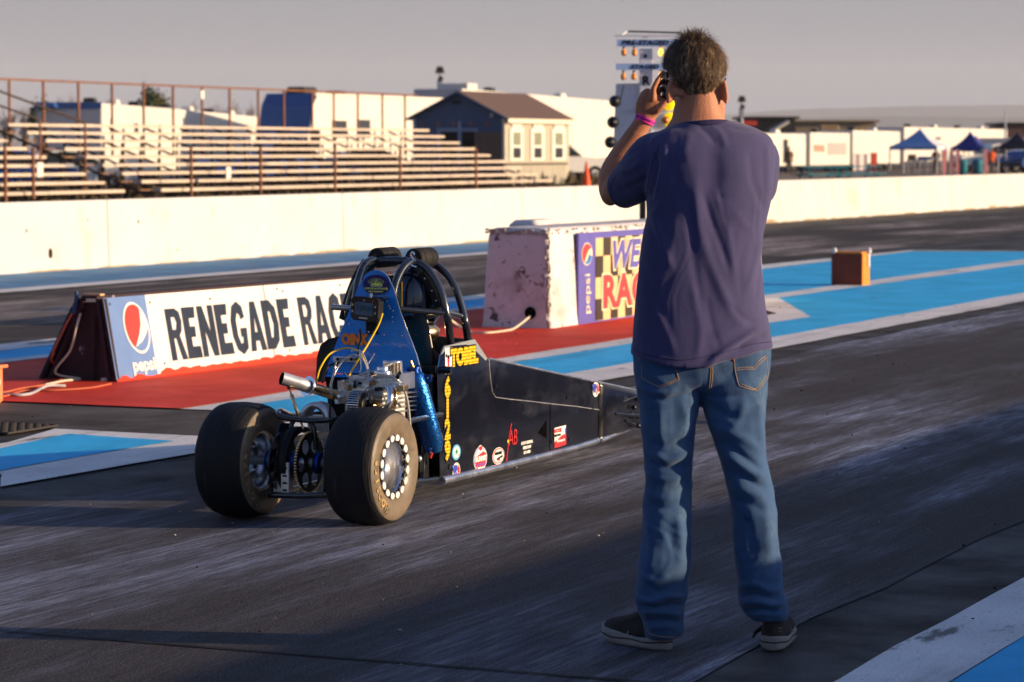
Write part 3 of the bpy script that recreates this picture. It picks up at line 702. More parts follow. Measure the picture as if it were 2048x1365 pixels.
for px, py in ((1228, 203), (1224, 245), (1219, 285)):     # hooded lamps seen edge-on
    x, z = tl(px, py); mb = MB(); mb.lathe([(-.10, .002), (-.085, .030), (-.05, .050), (.0, .058), (.02, .058)], M_BLK, axis='y', n=26, c=(x + .01, 0, z))
    mb.build('lamp_hood', tr)
for px, py, r, m in ((1330, 241, .038, M_ORA),):
    x, z = tl(px, py); mb = MB(); mb.lathe([(-.11, 0), (-.10, r * .6), (-.08, r), (-.03, r), (-.03, 0)], m, axis='y', n=24, c=(x, 0, z)); mb.build('lamp', tr)
for px, py in ((1334, 207), (1336, 240), (1338, 272)):
    x, z = tl(px, py); mb = MB(); mb.lathe([(-.05, 0), (-.047, .055), (-.03, .066), (.0, .07)], M_YEL, axis='y', n=26, c=(x + .02, 0, z)); mb.build('lamp', tr)
mb = MB(); a = tl(1280, 330); mb.box((0 - .04, .02, a[1] / 2), (.06, .06, a[1]), M_BLK); mb.box((.03, .02, .2), (.02, .02, .4), M_BLK); mb.box((0, 0, .02), (.5, .4, .04), M_BLK); mb.build('stand', tr)
mb = MB(); a = tl(1272, 420)
for dx in (-.05, .02): mb.tube(spline([(a[0] + dx * .3, 0, .75), (a[0] + dx, -.02, .6), (a[0] - .03, 0, .3), (a[0], 0, 0)], 5), .01, M_BLK, n=6)
mb.build('cable_loop', tr)
# ---------------------------------------------------------------- junior dragster
DO = T(9.95, 5.295); DM = Matrix.Translation(DO) @ TRACK; DI = DM.inverted()
def Dp(px, py, x=None, y=None):
    """pixel -> point of the dragster's own frame, on the plane x=const or y=const"""
    r = ray(px, py)
    ax = TV if x is not None else LV; val = x if x is not None else y
    k = (val + DO.dot(ax) - CAM.dot(ax)) / r.dot(ax)
    return DI @ (CAM + r * k)
dr = empty('dragster', DO, PHI, 'junior dragster with blue tapered rear plate, wide slick tyres and long glossy black body', 'race car')
M_TREAD = mat('tyre_tread', (.016, .0155, .017), .62, var=.25, scale=20, bump=.5, bscale=90, stretch=(.15, 1.6, .15), spots=[((.04, .034, .030), 20, .60, .10, (.2, 1.5, .2))])
M_SIDE = mat('tyre_sidewall', (.15, .118, .085), .42, var=.22, scale=9, bump=.2, bscale=40, spots=[((.05, .042, .036), 6, .58, .12), ((.26, .21, .15), 18, .64, .1)])
M_TLET = mat('tyre_lettering', (.36, .24, .10), .6, var=.4, scale=60, spots=[((.16, .12, .08), 40, .5, .08)])
M_ALU = mat('polished_aluminium', (.80, .80, .82), .18, metal=.92, var=.1, rvar=.06); M_ALUR = mat('brushed_aluminium', (.68, .67, .66), .36, metal=.75, var=.15, scale=20)
M_CHR = mat('chrome', (.8, .8, .82), .07, metal=1, var=.05, rvar=.04); M_STEEL = mat('heat_tinted_steel', (.70, .50, .28), .24, metal=1, var=.3, scale=14)
M_GBLK = mat('gloss_black', (.005, .005, .008), .16, var=.2, coat=.35, rvar=.08, bump=.12, bscale=4, spots=[((.030, .032, .042), 3.0, .50, .25, (1, 1, 2))]); M_SBLK = mat('satin_black', (.007, .007, .008), .42, var=.25)
M_FRAME = mat('frame_tube_black', (.010, .011, .014), .2, var=.3, coat=.6, scale=30, spots=[((.10, .07, .05), 40, .70, .04)])
M_ABLUE = mat('anodised_blue', (.01, .06, .30), .28, metal=.85, var=.15); M_PBLUE = mat('metallic_blue_paint', (.006, .26, .85), .26, metal=.1, var=.18, scale=5, coat=.8, rvar=.07)
M_CANDY = mat('candy_blue_tank', (.004, .10, .38), .25, metal=.7, var=.3, scale=60, coat=.6, bump=.3, bscale=120, spots=[((.01, .02, .07), 40, .62, .06)])
M_PAD = mat('roll_bar_foam', (.018, .017, .016), .7, var=.3, scale=30, bump=.4, bscale=80); M_BRASS = mat('brass', (.65, .38, .12), .3, metal=1)
M_YW = mat('yellow_cable', (.75, .48, .01), .45); M_CLR = mat('clear_hose', (.55, .53, .50), .2, var=.1, trans=.3); M_RED2 = mat('red_anodised', (.55, .03, .02), .35)
M_DYEL = mat('decal_yellow', (.75, .52, .03), .4, var=.05); M_DWHT = mat('decal_white', (.72, .70, .66), .4, var=.04); M_DRED = mat('decal_red', (.58, .03, .04), .4, var=.06); M_DBLU = mat('decal_blue', (.05, .08, .42), .4)
M_DBLK = mat('decal_black', (.01, .01, .01), .4); M_DCYN = mat('decal_cyan', (.10, .35, .55), .4); M_DGRN = mat('decal_green', (.03, .22, .07), .5); M_DORG = mat('decal_orange', (1.0, .28, .05), .45)
M_DNVY = mat('decal_navy', (.03, .025, .14), .4); M_DLIM = mat('decal_lime', (.75, .80, .16), .4)
def checker_mat(name, a, b, s):
    m = mat(name, a, .4, var=.03); N = m.node_tree.nodes; L = m.node_tree.links
    c = N.new('ShaderNodeTexChecker'); c.inputs['Scale'].default_value = s; c.inputs['Color1'].default_value = (*a, 1); c.inputs['Color2'].default_value = (*b, 1)
    tc = N.new('ShaderNodeTexCoord'); mp = N.new('ShaderNodeMapping'); mp.inputs['Rotation'].default_value = (0, PI / 4, 0); L.new(tc.outputs['Object'], mp.inputs[0]); L.new(mp.outputs[0], c.inputs['Vector'])
    L.new(c.outputs['Color'], N['Principled BSDF'].inputs['Base Color']); return m
M_DDIA = checker_mat('decal_yellow_diamond', (.80, .55, .02), (.28, .16, .0), 105)

TR = .228; TWD = .215
def sidef(x, z, y, s=-1):
    """frame on a face looking towards -y (s=-1) or seen from +y (s=1)"""
    M = MF.copy(); M.translation = Vector((x, y, z)); return M
M_PADS = mat('satin_silver', (.78, .76, .72), .5, metal=.35, var=.05)
def make_wheel(y, outer):
    """outer = -1 for the right wheel"""
    prof = [(-.082, .112), (-.094, .122), (-.103, .145), (-.109, .170), (-.108, .190), (-.101, .206), (-.088, .2165), (-.06, .2235), (0, .2275), (.06, .2235), (.088, .2165), (.101, .206), (.108, .190), (.109, .170), (.103, .145), (.094, .122), (.082, .112)]
    ms = [M_SIDE] * 5 + [M_TREAD] * 6 + [M_SIDE] * 5
    # rim
    rb = MB()
    rb.lathe([(-.088, .120), (-.088, .110), (-.070, .104), (-.055, .100), (-.02, .098), (.02, .098), (.055, .100), (.07, .104), (.088, .110), (.088, .120)], M_ALU, axis='y', n=64)
    rb.lathe([(-.084, .112), (-.066, .108), (-.02, .105), (.02, .105), (.066, .108), (.084, .112)], M_ALUR, axis='y', n=48)
    yc = .010 * -outer
    rb.lathe([(yc - .004, .030), (yc - .004, .055), (yc + outer * .012 - .004, .085), (yc - .002, .099)], M_ALU, axis='y', n=48)
    rb.lathe([(yc + .004, .030), (yc + .004, .055), (yc + outer * .012 + .004, .085), (yc + .006, .099)], M_ALU, axis='y', n=48)
    rb.lathe([(yc - .012, 0), (yc - .012, .018), (yc - .008, .030), (yc + .008, .030), (yc + .012, .018), (yc + .012, 0)], M_ALUR, axis='y', n=24)
    for k in range(10):
        a = 2 * PI * k / 10; rb.cyl((.078 * math.cos(a), yc - .012, .078 * math.sin(a)), (.078 * math.cos(a), yc + .012, .078 * math.sin(a)), .006, M_CHR, 6)
    w = rb.build('wheel', dr); w.location = (0, y, TR - .004)
    tb = MB(); tb.lathe(prof, M_SIDE, axis='y', n=96, mats=ms)
    # squash at the ground
    for i, p in enumerate(tb.v):
        if p.z < -.219: tb.v[i] = Vector((p.x, p.y, -.2225 + (p.z + .219) * .12))
    # raised lettering on both walls
    for side in (-1, 1):
        for start in ((238, 11.5),):
            for k, c in enumerate('HOOSIER'):
                a = math.radians(start[0] - k * start[1] * (1 if c != 'I' else 1)); R_ = .172
                rad = Vector((math.cos(a), 0, math.sin(a))); tan = Vector((math.sin(a), 0, -math.cos(a)))
                if side == 1: 
                    a = math.radians(180 - start[0] + k * start[1]); rad = Vector((math.cos(a), 0, math.sin(a))); tan = Vector((-math.sin(a), 0, math.cos(a)))
                nrm = tan.cross(rad); M = Matrix((tan, rad, nrm)).transposed().to_4x4(); M.translation = rad * R_ + Vector((0, side * .1098, 0))
                tb.text(c, .030, M_TLET, M, bold=.0022, wide=.95, ext=.0006)
    t = tb.build('tyre', w)
    bl = MB(); yo = outer * .0905
    bl.lathe([(yo, .124), (yo + outer * .006, .123), (yo + outer * .006, .101), (yo, .100)], M_SBLK, axis='y', n=64)
    for k in range(16):
        a = 2 * PI * (k + .5) / 16; c = Vector((.1125 * math.cos(a), yo + outer * .007, .1125 * math.sin(a)))
        rad = Vector((math.cos(a), 0, math.sin(a))); tan = Vector((-math.sin(a), 0, math.cos(a)))
        M = Matrix((tan, rad, tan.cross(rad))).transposed().to_4x4(); M.translation = c - Vector((0, outer * .002, 0))
        pts = [(x * .0165, yv * .0125) for x, yv in circ(1, 12)]
        bl.prism(pts, .005, M_PADS, M=M)
        bl.prism([(x * .004, yv * .004 - .006) for x, yv in circ(1, 6)], .0075, M_RED2 if k % 5 == 0 else M_CHR, M=M)
        bl.prism(pts, -.007, M_PADS, M=M)
    bl.build('beadlock_ring', w)
    return w
wr_ = make_wheel(-.39 + .1075, -1); wl_ = make_wheel(.39 - .1075, 1)
wr_.rotation_euler = (0, .0, 0); wl_.rotation_euler = (0, .0, 0)

# --- axle, discs, sprocket, guard
AZ = TR - .004
mb = MB(); mb.cyl((0, -.25, AZ), (0, .25, AZ), .0175, M_ALUR, 20)
for y in (-.145, .155): mb.lathe([(-.02, .028), (-.012, .042), (.0, .05), (.012, .042), (.02, .028)], M_ABLUE, axis='y', n=28, c=(0, y, AZ))
for y in (-.06, .045): mb.lathe([(-.012, .02), (-.012, .045), (.012, .045), (.012, .02)], M_ABLUE, axis='y', n=28, c=(0, y, AZ))
mb.build('rear_axle', dr)
def disc_part(name, y, r, m, holes=8, t=.006, hr=.018, rim=None):
    mb = MB(); cu = bpy.data.curves.new('disc', 'CURVE'); cu.dimensions = '2D'; cu.fill_mode = 'BOTH'; cu.extrude = t / 2
    def loop(pts):
        s = cu.splines.new('POLY'); s.points.add(len(pts) - 1); s.use_cyclic_u = True
        for p, q in zip(s.points, pts): p.co = (q[0], q[1], 0, 1)
    loop(circ(r, 64))
    for k in range(holes):
        a = 2 * PI * k / holes; loop(circ(hr, 14, (r * .66 * math.cos(a), r * .66 * math.sin(a))))
    o = bpy.data.objects.new('disc', cu); me = o.to_mesh(); v = [p.co.copy() for p in me.vertices]; f = [tuple(p.vertices) for p in me.polygons]; o.to_mesh_clear(); bpy.data.objects.remove(o)
    M = Matrix.Translation((0, y, AZ)) @ Matrix.Rotation(PI / 2, 4, 'X'); mb.add(v, f, m, False, M)
    if rim:
        for k in range(rim):
            a = 2 * PI * k / rim; mb.box((r * math.cos(a), y, AZ + r * math.sin(a)), (.007, t * .9, .007), m)
    return mb.build(name, dr)
disc_part('brake_disc', .105, .118, M_GBLK, 10, .006, .014)
disc_part('sprocket', -.015, .112, M_SBLK, 6, .005, .03, 54)
disc_part('drive_disc', -.125, .10, M_GBLK, 6, .006, .02)
mb = MB()   # curved chain guard
n_ = 20; R0, R1 = .128, .140
for i in range(n_):
    a0 = math.radians(70 + 150 * i / n_); a1 = math.radians(70 + 150 * (i + 1) / n_)
    vs = []
    for a in (a0, a1):
        for R_, yy in ((R1, .018), (R1, .058), (R1 - .003, .058), (R1 - .003, .018)): vs.append((R_ * math.cos(a), yy, AZ + R_ * math.sin(a)))
    mb.add(vs, [(0, 1, 5, 4), (1, 2, 6, 5), (2, 3, 7, 6), (3, 0, 4, 7)], M_SBLK, True)
for yy in (.018,):
    mb.lathe([(yy, R0 - .012), (yy + .001, R1)], M_SBLK, axis='y', n=30, c=(0, 0, AZ), a0=-.3, a1=PI * 1.05)
mb.build('chain_guard', dr)
mb = MB()
for i in range(64):
    a = 2 * PI * i / 64; mb.box((.12 * math.cos(a), -.015, AZ + .12 * math.sin(a)), (.009, .010, .006), M_STEEL, M=None)
mb.build('drive_chain', dr)
mb = MB()   # bearing carriers, caliper and plates
b0 = Dp(571, 960, x=-.13)
mb.box((b0.x, b0.y, b0.z + .005), (.012, .034, .125), M_ALUR)
for k in range(4): mb.box((b0.x - .007, b0.y, b0.z - .04 + k * .028), (.006, .018, .008), M_SBLK)
mb.box((b0.x, b0.y, b0.z - .06), (.03, .045, .012), M_ALUR)
mb.build('mounting_bracket', dr, bevel=.002)
mb = MB()
for y in (.13, -.10): mb.prism([(-.07, -.12), (.12, -.12), (.16, .02), (.10, .14), (.02, .15), (-.05, .06)], .008, M_GBLK, M=Matrix.Translation((0, y, AZ)) @ Matrix.Rotation(PI / 2, 4, 'X'))
mb.build('bearing_plate', dr, bevel=.002)
mb = MB(); mb.box((-.02, .10, AZ - .1), (.07, .035, .05), M_ALUR); mb.build('caliper_mount', dr); mb = MB(); mb.box((.05, -.07, AZ - .03), (.05, .03, .1), M_STEEL); mb.build('tensioner', dr); mb = MB(); mb.cyl((-.02, .08, AZ - .1), (-.02, .13, AZ - .1), .015, M_CHR, 12); mb.build('brake_caliper', dr, bevel=.004)

# --- tubular frame
def tubes(name, paths, r=.0135, m=None, k=5):
    mb = MB()
    for p in paths: mb.tube(spline([Vector(q) for q in p], k) if len(p) > 2 else p, r, m or M_FRAME, n=12)
    return mb.build(name, dr)
P_ = Dp
tubes('rear_bumper_bar', [[P_(662, 838, x=.06) + Vector((.05, -.05, 0)), P_(640, 842, x=-.02), P_(600, 840, x=-.04), P_(570, 836, x=-.05), P_(556, 829, x=-.04), P_(562, 822, x=.05), (.35, .23, .37), (.75, .21, .36)]], .011)
tubes('lower_rear_bar', [[(.6, .20, .085), (.05, .165, .085), P_(540, 990, x=-.12), P_(600, 992, x=-.15), P_(650, 990, x=-.15), P_(700, 990, x=-.12), (.05, -.165, .085), (.6, -.20, .085)]], .0125)
tubes('brake_hoop', [[P_(580, 865, x=-.02), P_(585, 845, x=-.01), P_(600, 836, x=0), P_(625, 850, x=.0), P_(632, 900, x=.0)]], .010)
tubes('upper_side_bar', [[P_(805, 845, x=.28), P_(882, 829, y=-.205)], [P_(882, 829, y=-.205), P_(882, 829, y=-.205) + Vector((.1, .02, 0))]], .013)
tubes('lower_side_bar', [[P_(826, 966, y=-.2), P_(892, 956, y=-.2)], [(0.1, -.16, .10), P_(840, 962, y=-.2)]], .014)
tubes('side_upright', [[P_(849, 842, y=-.2), P_(845, 960, y=-.2)]], .010)
tubes('main_rails', [[(.1, s * .16, .09), (.8, s * .19, .09), (2.4, s * .17, .10), (4.1, s * .10, .14)] for s in (-1, 1)], .013)
tubes('upper_rails', [[(.55, s * .185, .45), (.8, s * .19, .53), (1.25, s * .185, .50), (2.4, s * .16, .32), (4.1, s * .09, .17)] for s in (-1, 1)], .012)
M_CHB = mat('black_chrome_tube', (.02, .022, .03), .12, metal=.3, var=.2, coat=1.)
mb = MB()   # roll cage
xs_ = .80; xf = 1.04
R_T = .0165
main_r = [P_(903, 700, y=-.19), P_(897, 650, x=xs_ + .02), P_(892, 625, x=xs_), P_(884, 590, x=xs_), P_(868, 557, x=xs_), P_(850, 535, x=xs_), P_(828, 524, x=xs_)]
mr_l = [Vector((p.x, -p.y - .0, p.z)) for p in main_r]
top = [main_r[-1], Vector((xs_, 0, main_r[-1].z + .004)), mr_l[-1]]
mb.tube(spline(main_r + [top[1]] + mr_l[::-1], 4), R_T, M_CHB, n=14)
front_r = [P_(939, 700, y=-.19), P_(932, 655, x=xf), P_(925, 620, x=xf), P_(912, 580, x=xf), P_(895, 552, x=xf), P_(873, 532, x=xf), P_(850, 522, x=xf)]
fr_l = [Vector((p.x, -p.y, p.z)) for p in front_r]
mb.tube(spline(front_r + [Vector((xf, 0, front_r[-1].z + .004))] + fr_l[::-1], 4), R_T, M_CHB, n=14)
mb.build('roll_cage', dr)
for s in (1, -1):      # rear braces
    pts = [P_(788, 640, x=.62), P_(786, 600, x=.64), P_(792, 565, x=.67), P_(806, 537, x=.72), P_(822, 523, x=.77), P_(828, 524, x=.80)]
    if s == -1: pts = [P_(706, 640, x=.62), P_(712, 590, x=.64), P_(719, 555, x=.67), P_(730, 530, x=.72), P_(744, 521, x=.77), P_(752, 523, x=.80)]
    mb = MB(); mb.tube(spline(pts, 5), R_T, M_CHB, n=14); mb.build('rear_brace', dr)
mb = MB(); mb.tube([P_(800, 619, x=.66), P_(893, 627, x=xs_)], .0125, M_CHB, n=12); mb.tube([P_(893, 626, x=xs_), P_(925, 633, x=xf)], .0125, M_CHB, n=12); mb.build('side_bar', dr); mb = MB()
mb.tube([P_(667, 615, x=xs_), P_(705, 617, x=.7)], .0125, M_CHB, n=12); mb.sphere(P_(667, 615, x=xs_), .0128, M_CHB); mb.build('shoulder_bar', dr)
tz = main_r[-1].z
for sx, ya in ((1, P_(772, 515, x=.92)), (-1, P_(846, 519, x=.92))):
    mb = MB(); y = ya.y; z = tz + .012; mb.tube([(.80, y, z), (1.04, y, z)], R_T, M_CHB, n=12)
    mb.lathe([(.83, .0), (.83, .036), (.836, .042), (.985, .042), (.992, .036), (.992, .0)], M_PAD, axis='x', n=24, c=(0, y, z))
    for xx in (.86, .93, .965): mb.lathe([(xx, .0428), (xx + .006, .0428)], M_SBLK, axis='x', n=24, c=(0, y, z))
    mb.build('roll_bar_pad', dr)
for pts in ([P_(847, 545, x=.84), P_(862, 566, x=.84), P_(875, 592, x=.84), P_(884, 615, x=.84)], [P_(737, 528, x=.84), P_(722, 552, x=.84), P_(706, 590, x=.84), P_(692, 640, x=.84)]):
    mb = MB(); mb.tube(spline(pts, 5), .032, M_PAD, n=14)
    q = spline(pts, 5)
    for i in (3, 8, 12): mb.sphere(q[i] + Vector((-.031, 0, 0)), .005, M_CHR, n=8, k=6)
    mb.build('side_pad', dr)
mb = MB(); h = P_(827, 520, x=.76); mb.tube(spline([h, h + Vector((0, .012, .018)), h + Vector((0, .004, .032)), h + Vector((0, -.004, .02))], 4), .004, M_CHR, n=8); mb.tube(spline([h, h + Vector((-.01, .01, -.02)), h + Vector((-.01, -.02, -.03))], 4), .005, M_CHR, n=8); mb.build('hook', dr)
mb = MB(); mb.box(P_(802, 592, x=.70), (.01, .010, .115), M_BRASS); mb.build('upright_strip', dr)

# --- blue rear plate
XP = .60
def pl(px, py): p = P_(px, py, x=XP); return p
MP = Matrix(((0, 0, -1, XP), (-1, 0, 0, 0), (0, 1, 0, 0), (0, 0, 0, 1)))   # local x -> -y (image right), y -> z, normal towards -x
def pxy(px, py): p = pl(px, py); return (-p.y, p.z)
out = [pxy(*q) for q in ((655, 747), (656, 728), (700, 618), (716, 576))]
for a in range(165, 14, -15): 
    c = pxy(752, 572); r = .064; out.append((c[0] + r * 1.06 * math.cos(math.radians(a)), c[1] + r * math.sin(math.radians(a))))
out += [pxy(*q) for q in ((787, 577), (801, 625), (833, 710), (843, 747))]
mb = MB(); mb.prism(out[::-1], -.006, M_PBLUE, M=MP, side=M_ALU)
c0 = pxy(655, 748); c1 = pxy(843, 748); z0 = c0[1]
mb.add([(XP - .001, -c0[0], z0), (XP - .001, -c1[0], z0), (XP - .02, -c1[0], z0 - .01), (XP - .02, -c0[0], z0 - .01), (XP + .05, -c0[0], .16), (XP + .05, -c1[0], .16)],
       [(0, 1, 2, 3)], M_PBLUE)
mb.add([(XP - .02, -c1[0], z0 - .01), (XP - .02, -c0[0], z0 - .01), (XP + .05, -c0[0], .16), (XP + .05, -c1[0], .16)], [(0, 3, 2, 1)], M_SBLK)
mb.build('rear_plate', dr, bevel=.0015)
mb = MB(); q_ = []
for a in ((631, 764), (634, 712), (641, 690), (655, 679), (676, 673), (694, 676), (668, 735), (662, 764)):
    p = P_(*a, x=.66); q_.append((-p.y, p.z))
M_ = MP.copy(); M_.translation = Vector((.66, 0, 0)); mb.prism(q_, -.035, M_GBLK, M=M_); mb.build('rear_quarter_panel', dr, bevel=.006)
mb = MB()   # plate decals
def pfr(px, py, d=.008): x, y = pxy(px, py); M = MP.copy(); M.translation = Vector((XP - d, -x, y)); return M
def pelv(rx, ry, m, px, py, d): mb.prism(circ(rx, 36, ry=ry), .0008, m, M=pfr(px, py, d))
pelv(.0600, .0410, M_DBLK, 754, 570, .0070); pelv(.0585, .0395, M_DNVY, 754, 570, .0078)
for i in range(12):      # arched ribbon
    a0 = math.radians(128 - 76 * i / 12); a1 = math.radians(128 - 76 * (i + 1) / 12)
    mb.add([(.060 * math.cos(a0), .060 * math.sin(a0) - .034, 0), (.060 * math.cos(a1), .060 * math.sin(a1) - .034, 0), (.049 * math.cos(a1), .049 * math.sin(a1) - .034, 0), (.049 * math.cos(a0), .049 * math.sin(a0) - .034, 0)], [(0, 3, 2, 1)], M_DLIM, False, pfr(754, 570, .0092))
for i, c in enumerate('SERVICE CENTER'):
    a = math.radians(124 - 68 * i / 13); Mq = pfr(754, 570, .0100) @ Matrix.Translation((.0545 * math.cos(a), .0545 * math.sin(a) - .034, 0)) @ Matrix.Rotation(a - PI / 2, 4, 'Z'); mb.text(c, .0065, M_DNVY, Mq, bold=.0004)
car = [(-.026, -.008), (-.026, .0), (-.020, .005), (-.010, .006), (-.004, .013), (.010, .013), (.015, .006), (.026, .003), (.027, -.006), (.024, -.009)]
mb.prism(car, .0008, M_DLIM, M=pfr(755, 569, .0092)); 
for xx in (-.015, .016): mb.prism(circ(.0058, 14, (xx, -.0085)), .0008, M_DNVY, M=pfr(755, 569, .0100)); mb.prism(circ(.0035, 14, (xx, -.0085)), .0008, M_DWHT, M=pfr(755, 569, .0108))
mb.prism([(-.002, .007), (.001, .0115), (.009, .0115), (.012, .007)], .0008, M_DNVY, M=pfr(755, 569, .0100))
mb.text('CUSTOM AUTO PARTS', .0072, M_DLIM, pfr(754, 577.5, .0092), bold=.0005); mb.text('SPEED EQUIPMENT', .0058, M_DLIM, pfr(754, 583.5, .0092), bold=.0003)
mb.build('oval_sticker', dr); mb = MB()
mb.text('OINK', .042, M_DORG, pfr(711, 680, .0078), bold=.0042, wide=.82, space=.98)
mb.build('plate_lettering', dr)
mb = MB()
for q in ((775, 603), (787, 622), (786, 634), (787, 644), (700, 649), (802, 693), (770, 670), (806, 672), (781, 617), (779, 612)): mb = MB(); mb.sphere(pl(*q) + Vector((-.006, 0, 0)), (.003, .004, .004), M_CHR, n=10, k=6); mb.build('rivet', dr)
# display unit
mb = MB(); cpos = P_(729, 619, x=.52)
hw, hh3 = .068, .048
outd = [(-hw + .012, hh3), (hw - .014, hh3), (hw, hh3 - .014), (hw, -hh3 + .014), (hw - .012, -hh3), (-hw + .014, -hh3), (-hw, -hh3 + .016), (-hw, hh3 - .012)]
MQ = Matrix(((0, 0, -1, 0), (-1, 0, 0, 0), (0, 1, 0, 0), (0, 0, 0, 1)))
MD_ = Matrix.Translation(cpos) @ Matrix.Rotation(.06, 4, 'X') @ Matrix.Rotation(-.16, 4, 'Z') @ MQ
mb.prism(outd, -.035, M_SBLK, M=MD_); mb.prism([(x * .96, y * .96) for x, y in outd], .004, M_GBLK, M=MD_)
du = mb.build('display_unit', dr, bevel=.002)
M_LCD = mat('lcd_glass', (.05, .13, .19), .15, var=.1, coat=.5); M_LCDT = mat('lcd_digits', (.015, .03, .05), .3)
mb = MB(); mb.prism([(-.045, -.024), (.045, -.024), (.045, .028), (-.045, .028)], .005, M_LCD, M=MD_)
mb.text('1080', .026, M_LCDT, MD_ @ Matrix.Translation((0, .002, .0055)), bold=-.0008, wide=1.2)
for x in (-.056, .057):
    for y in (.014, -.012): mb.prism(circ(.0048, 10, (x, y)), .006, M_CHR, M=MD_)
mb.prism(circ(.003, 8, (.044, .036)), .006, M_RED2, M=MD_)
mb.text('ANTRONICS', .0055, M_DWHT, MD_ @ Matrix.Translation((0, -.036, .0052)), bold=.0004); mb.text('aim', .005, M_DWHT, MD_ @ Matrix.Translation((0, .037, .0052)), bold=.0002)
mb.build('screen', du)
mb = MB(); a = pxy(745, 655); mb.box((XP - .01, -pxy(746, 650)[0], pxy(746, 650)[1]), (.008, .05, .075), M_SBLK)
for q in ((741, 664), (752, 664)): mb.sphere(pl(*q) + Vector((-.016, 0, 0)), .005, M_CHR, n=10, k=6)
mb.build('lower_bracket', dr); mb = MB(); mb.box((XP - .03, -pxy(752, 595)[0], pxy(752, 595)[1]), (.05, .12, .004), M_SBLK); mb.cyl(pl(750, 595) + Vector((-.04, 0, 0)), pl(752, 586) + Vector((-.04, 0, 0)), .005, M_CHR, 8)
mb.build('display_bracket', dr)
mb = MB(); mb.box(P_(695, 719, x=.575), (.02, .125, .022), M_ALUR)
for q in (675, 688, 702, 714): mb.cyl(P_(q, 719, x=.56), P_(q, 719, x=.55), .007, M_SBLK, 10)
mb.build('regulator_strip', dr, bevel=.002)

# --- tank
t0 = P_(829, 746, x=.58); t1 = P_(870, 905, x=.66); ax = (t1 - t0).normalized()
mb = MB(); pts = [t0 + ax * s for s in (0, .012, .05, .30, .34)]
mb.tube(pts, [.026, .036, .041, .046, .03], M_CANDY, n=24)
mb.tube([t0 - ax * .02, t0 + ax * .002], .021, M_ABLUE, n=20); mb.tube([t0 - ax * .024, t0 - ax * .016], .029, M_ABLUE, n=20); mb.cyl(t0 - ax * .05 + Vector((0, .004, 0)), t0 - ax * .022, .0065, M_BRASS, 10)
mb.build('blue_tank', dr)
mb = MB(); a = P_(852, 756, x=.6); mb.prism([(-.03, -.015), (.0, -.03), (.028, -.012), (.024, .012), (-.03, .014)], .004, M_ABLUE, M=Matrix.Translation(a) @ MQ); mb.sphere(a + Vector((-.006, -.01, 0)), .005, M_CHR, n=8, k=6); mb.build('tank_bracket', dr)
mb = MB(); mb.box((.68, -.02, .30), (.05, .34, .42), M_SBLK); mb.build('firewall', dr)
mb = MB(); a = P_(877, 740, x=.76); mb.tube([(.70, .0, a.z), (.74, a.y, a.z)], .018, M_SBLK, n=14); mb.tube([(.76, a.y + .03, a.z + .0), (.76, a.y - .06, a.z)], .016, M_FRAME, n=12); mb.build('cross_tube', dr)

# --- engine
M_CAST = mat('cast_aluminium', (.66, .65, .63), .42, metal=.45, var=.25, scale=30, bump=.3, bscale=90)
mb = MB()
def ebox(px0, py0, px1, py1, x, d, m, M=None):
    a = P_(px0, py0, x=x); b = P_(px1, py1, x=x); c = (a + b) / 2; mb.box((x + d / 2, c.y, c.z), (d, abs(a.y - b.y), abs(a.z - b.z)), m)
ebox(690, 770, 765, 850, .16, .20, M_CAST); ebox(675, 762, 715, 792, .20, .14, M_ALU); ebox(700, 782, 742, 806, .14, .05, M_CAST)
for k in range(5): ebox(712, 790 + k * 9, 785, 793 + k * 9, .13, .22, M_ALUR)
ebox(748, 748, 794, 782, .18, .16, M_ALU); ebox(752, 768, 770, 782, .15, .04, M_ALUR); ebox(770, 758, 792, 776, .145, .04, M_ALU); ebox(738, 792, 765, 830, .16, .08, M_CAST)
ebox(700, 752, 728, 765, .18, .08, M_ALUR); ebox(724, 757, 738, 800, .14, .03, M_CHR)
mb.build('engine_block', dr, bevel=.004)
mb = MB(); a = P_(721, 812, x=.10)      # finned clutch drum
mb.lathe([(-.02, 0), (-.02, .05), (.0, .056), (.03, .056), (.03, 0)], M_SBLK, axis='y', n=40, c=a)
for k in range(44):
    an = 2 * PI * k / 44; c = a + Vector((.058 * math.cos(an), 0.005, .058 * math.sin(an)))
    mb.box((0, 0, 0), (.016, .045, .0028), M_ALU, M=Matrix.Translation(c) @ Matrix.Rotation(-an, 4, 'Y'))
mb.build('clutch_drum', dr)
mb = MB(); a = P_(770, 752, x=.20)
mb.lathe([(-.012, .0), (-.012, .032), (-.004, .036), (.006, .034), (.010, .022), (.022, .022), (.022, 0)], M_ALU, axis='z', n=28, c=a + Vector((0, .01, .012))); mb.box(a + Vector((.0, .01, -.018)), (.05, .11, .006), M_CHR)
for s in (-.02, .0, .02): mb.cyl(a + Vector((-.01, s, -.05)), a + Vector((-.01, s, -.02)), .008, M_CHR, 10)
mb.build('carburettor', dr, bevel=.001)
mb = MB(); a = P_(785, 742, x=.30); mb.lathe([(-.036, .0), (-.036, .034), (.034, .034), (.038, .03), (.038, 0)], M_SBLK, axis='z', n=36, c=a)
for k in range(30):
    an = 2 * PI * k / 30; mb.box(a + Vector((.0355 * math.cos(an), .0355 * math.sin(an), 0)), (.004, .004, .068), M_STEEL if k % 2 else M_ALUR)
mb.lathe([(.034, .037), (.040, .037), (.041, .0)], M_ALU, axis='z', n=30, c=a); mb.lathe([(-.04, .037), (-.034, .037)], M_ALU, axis='z', n=30, c=a); mb.build('air_filter', dr)
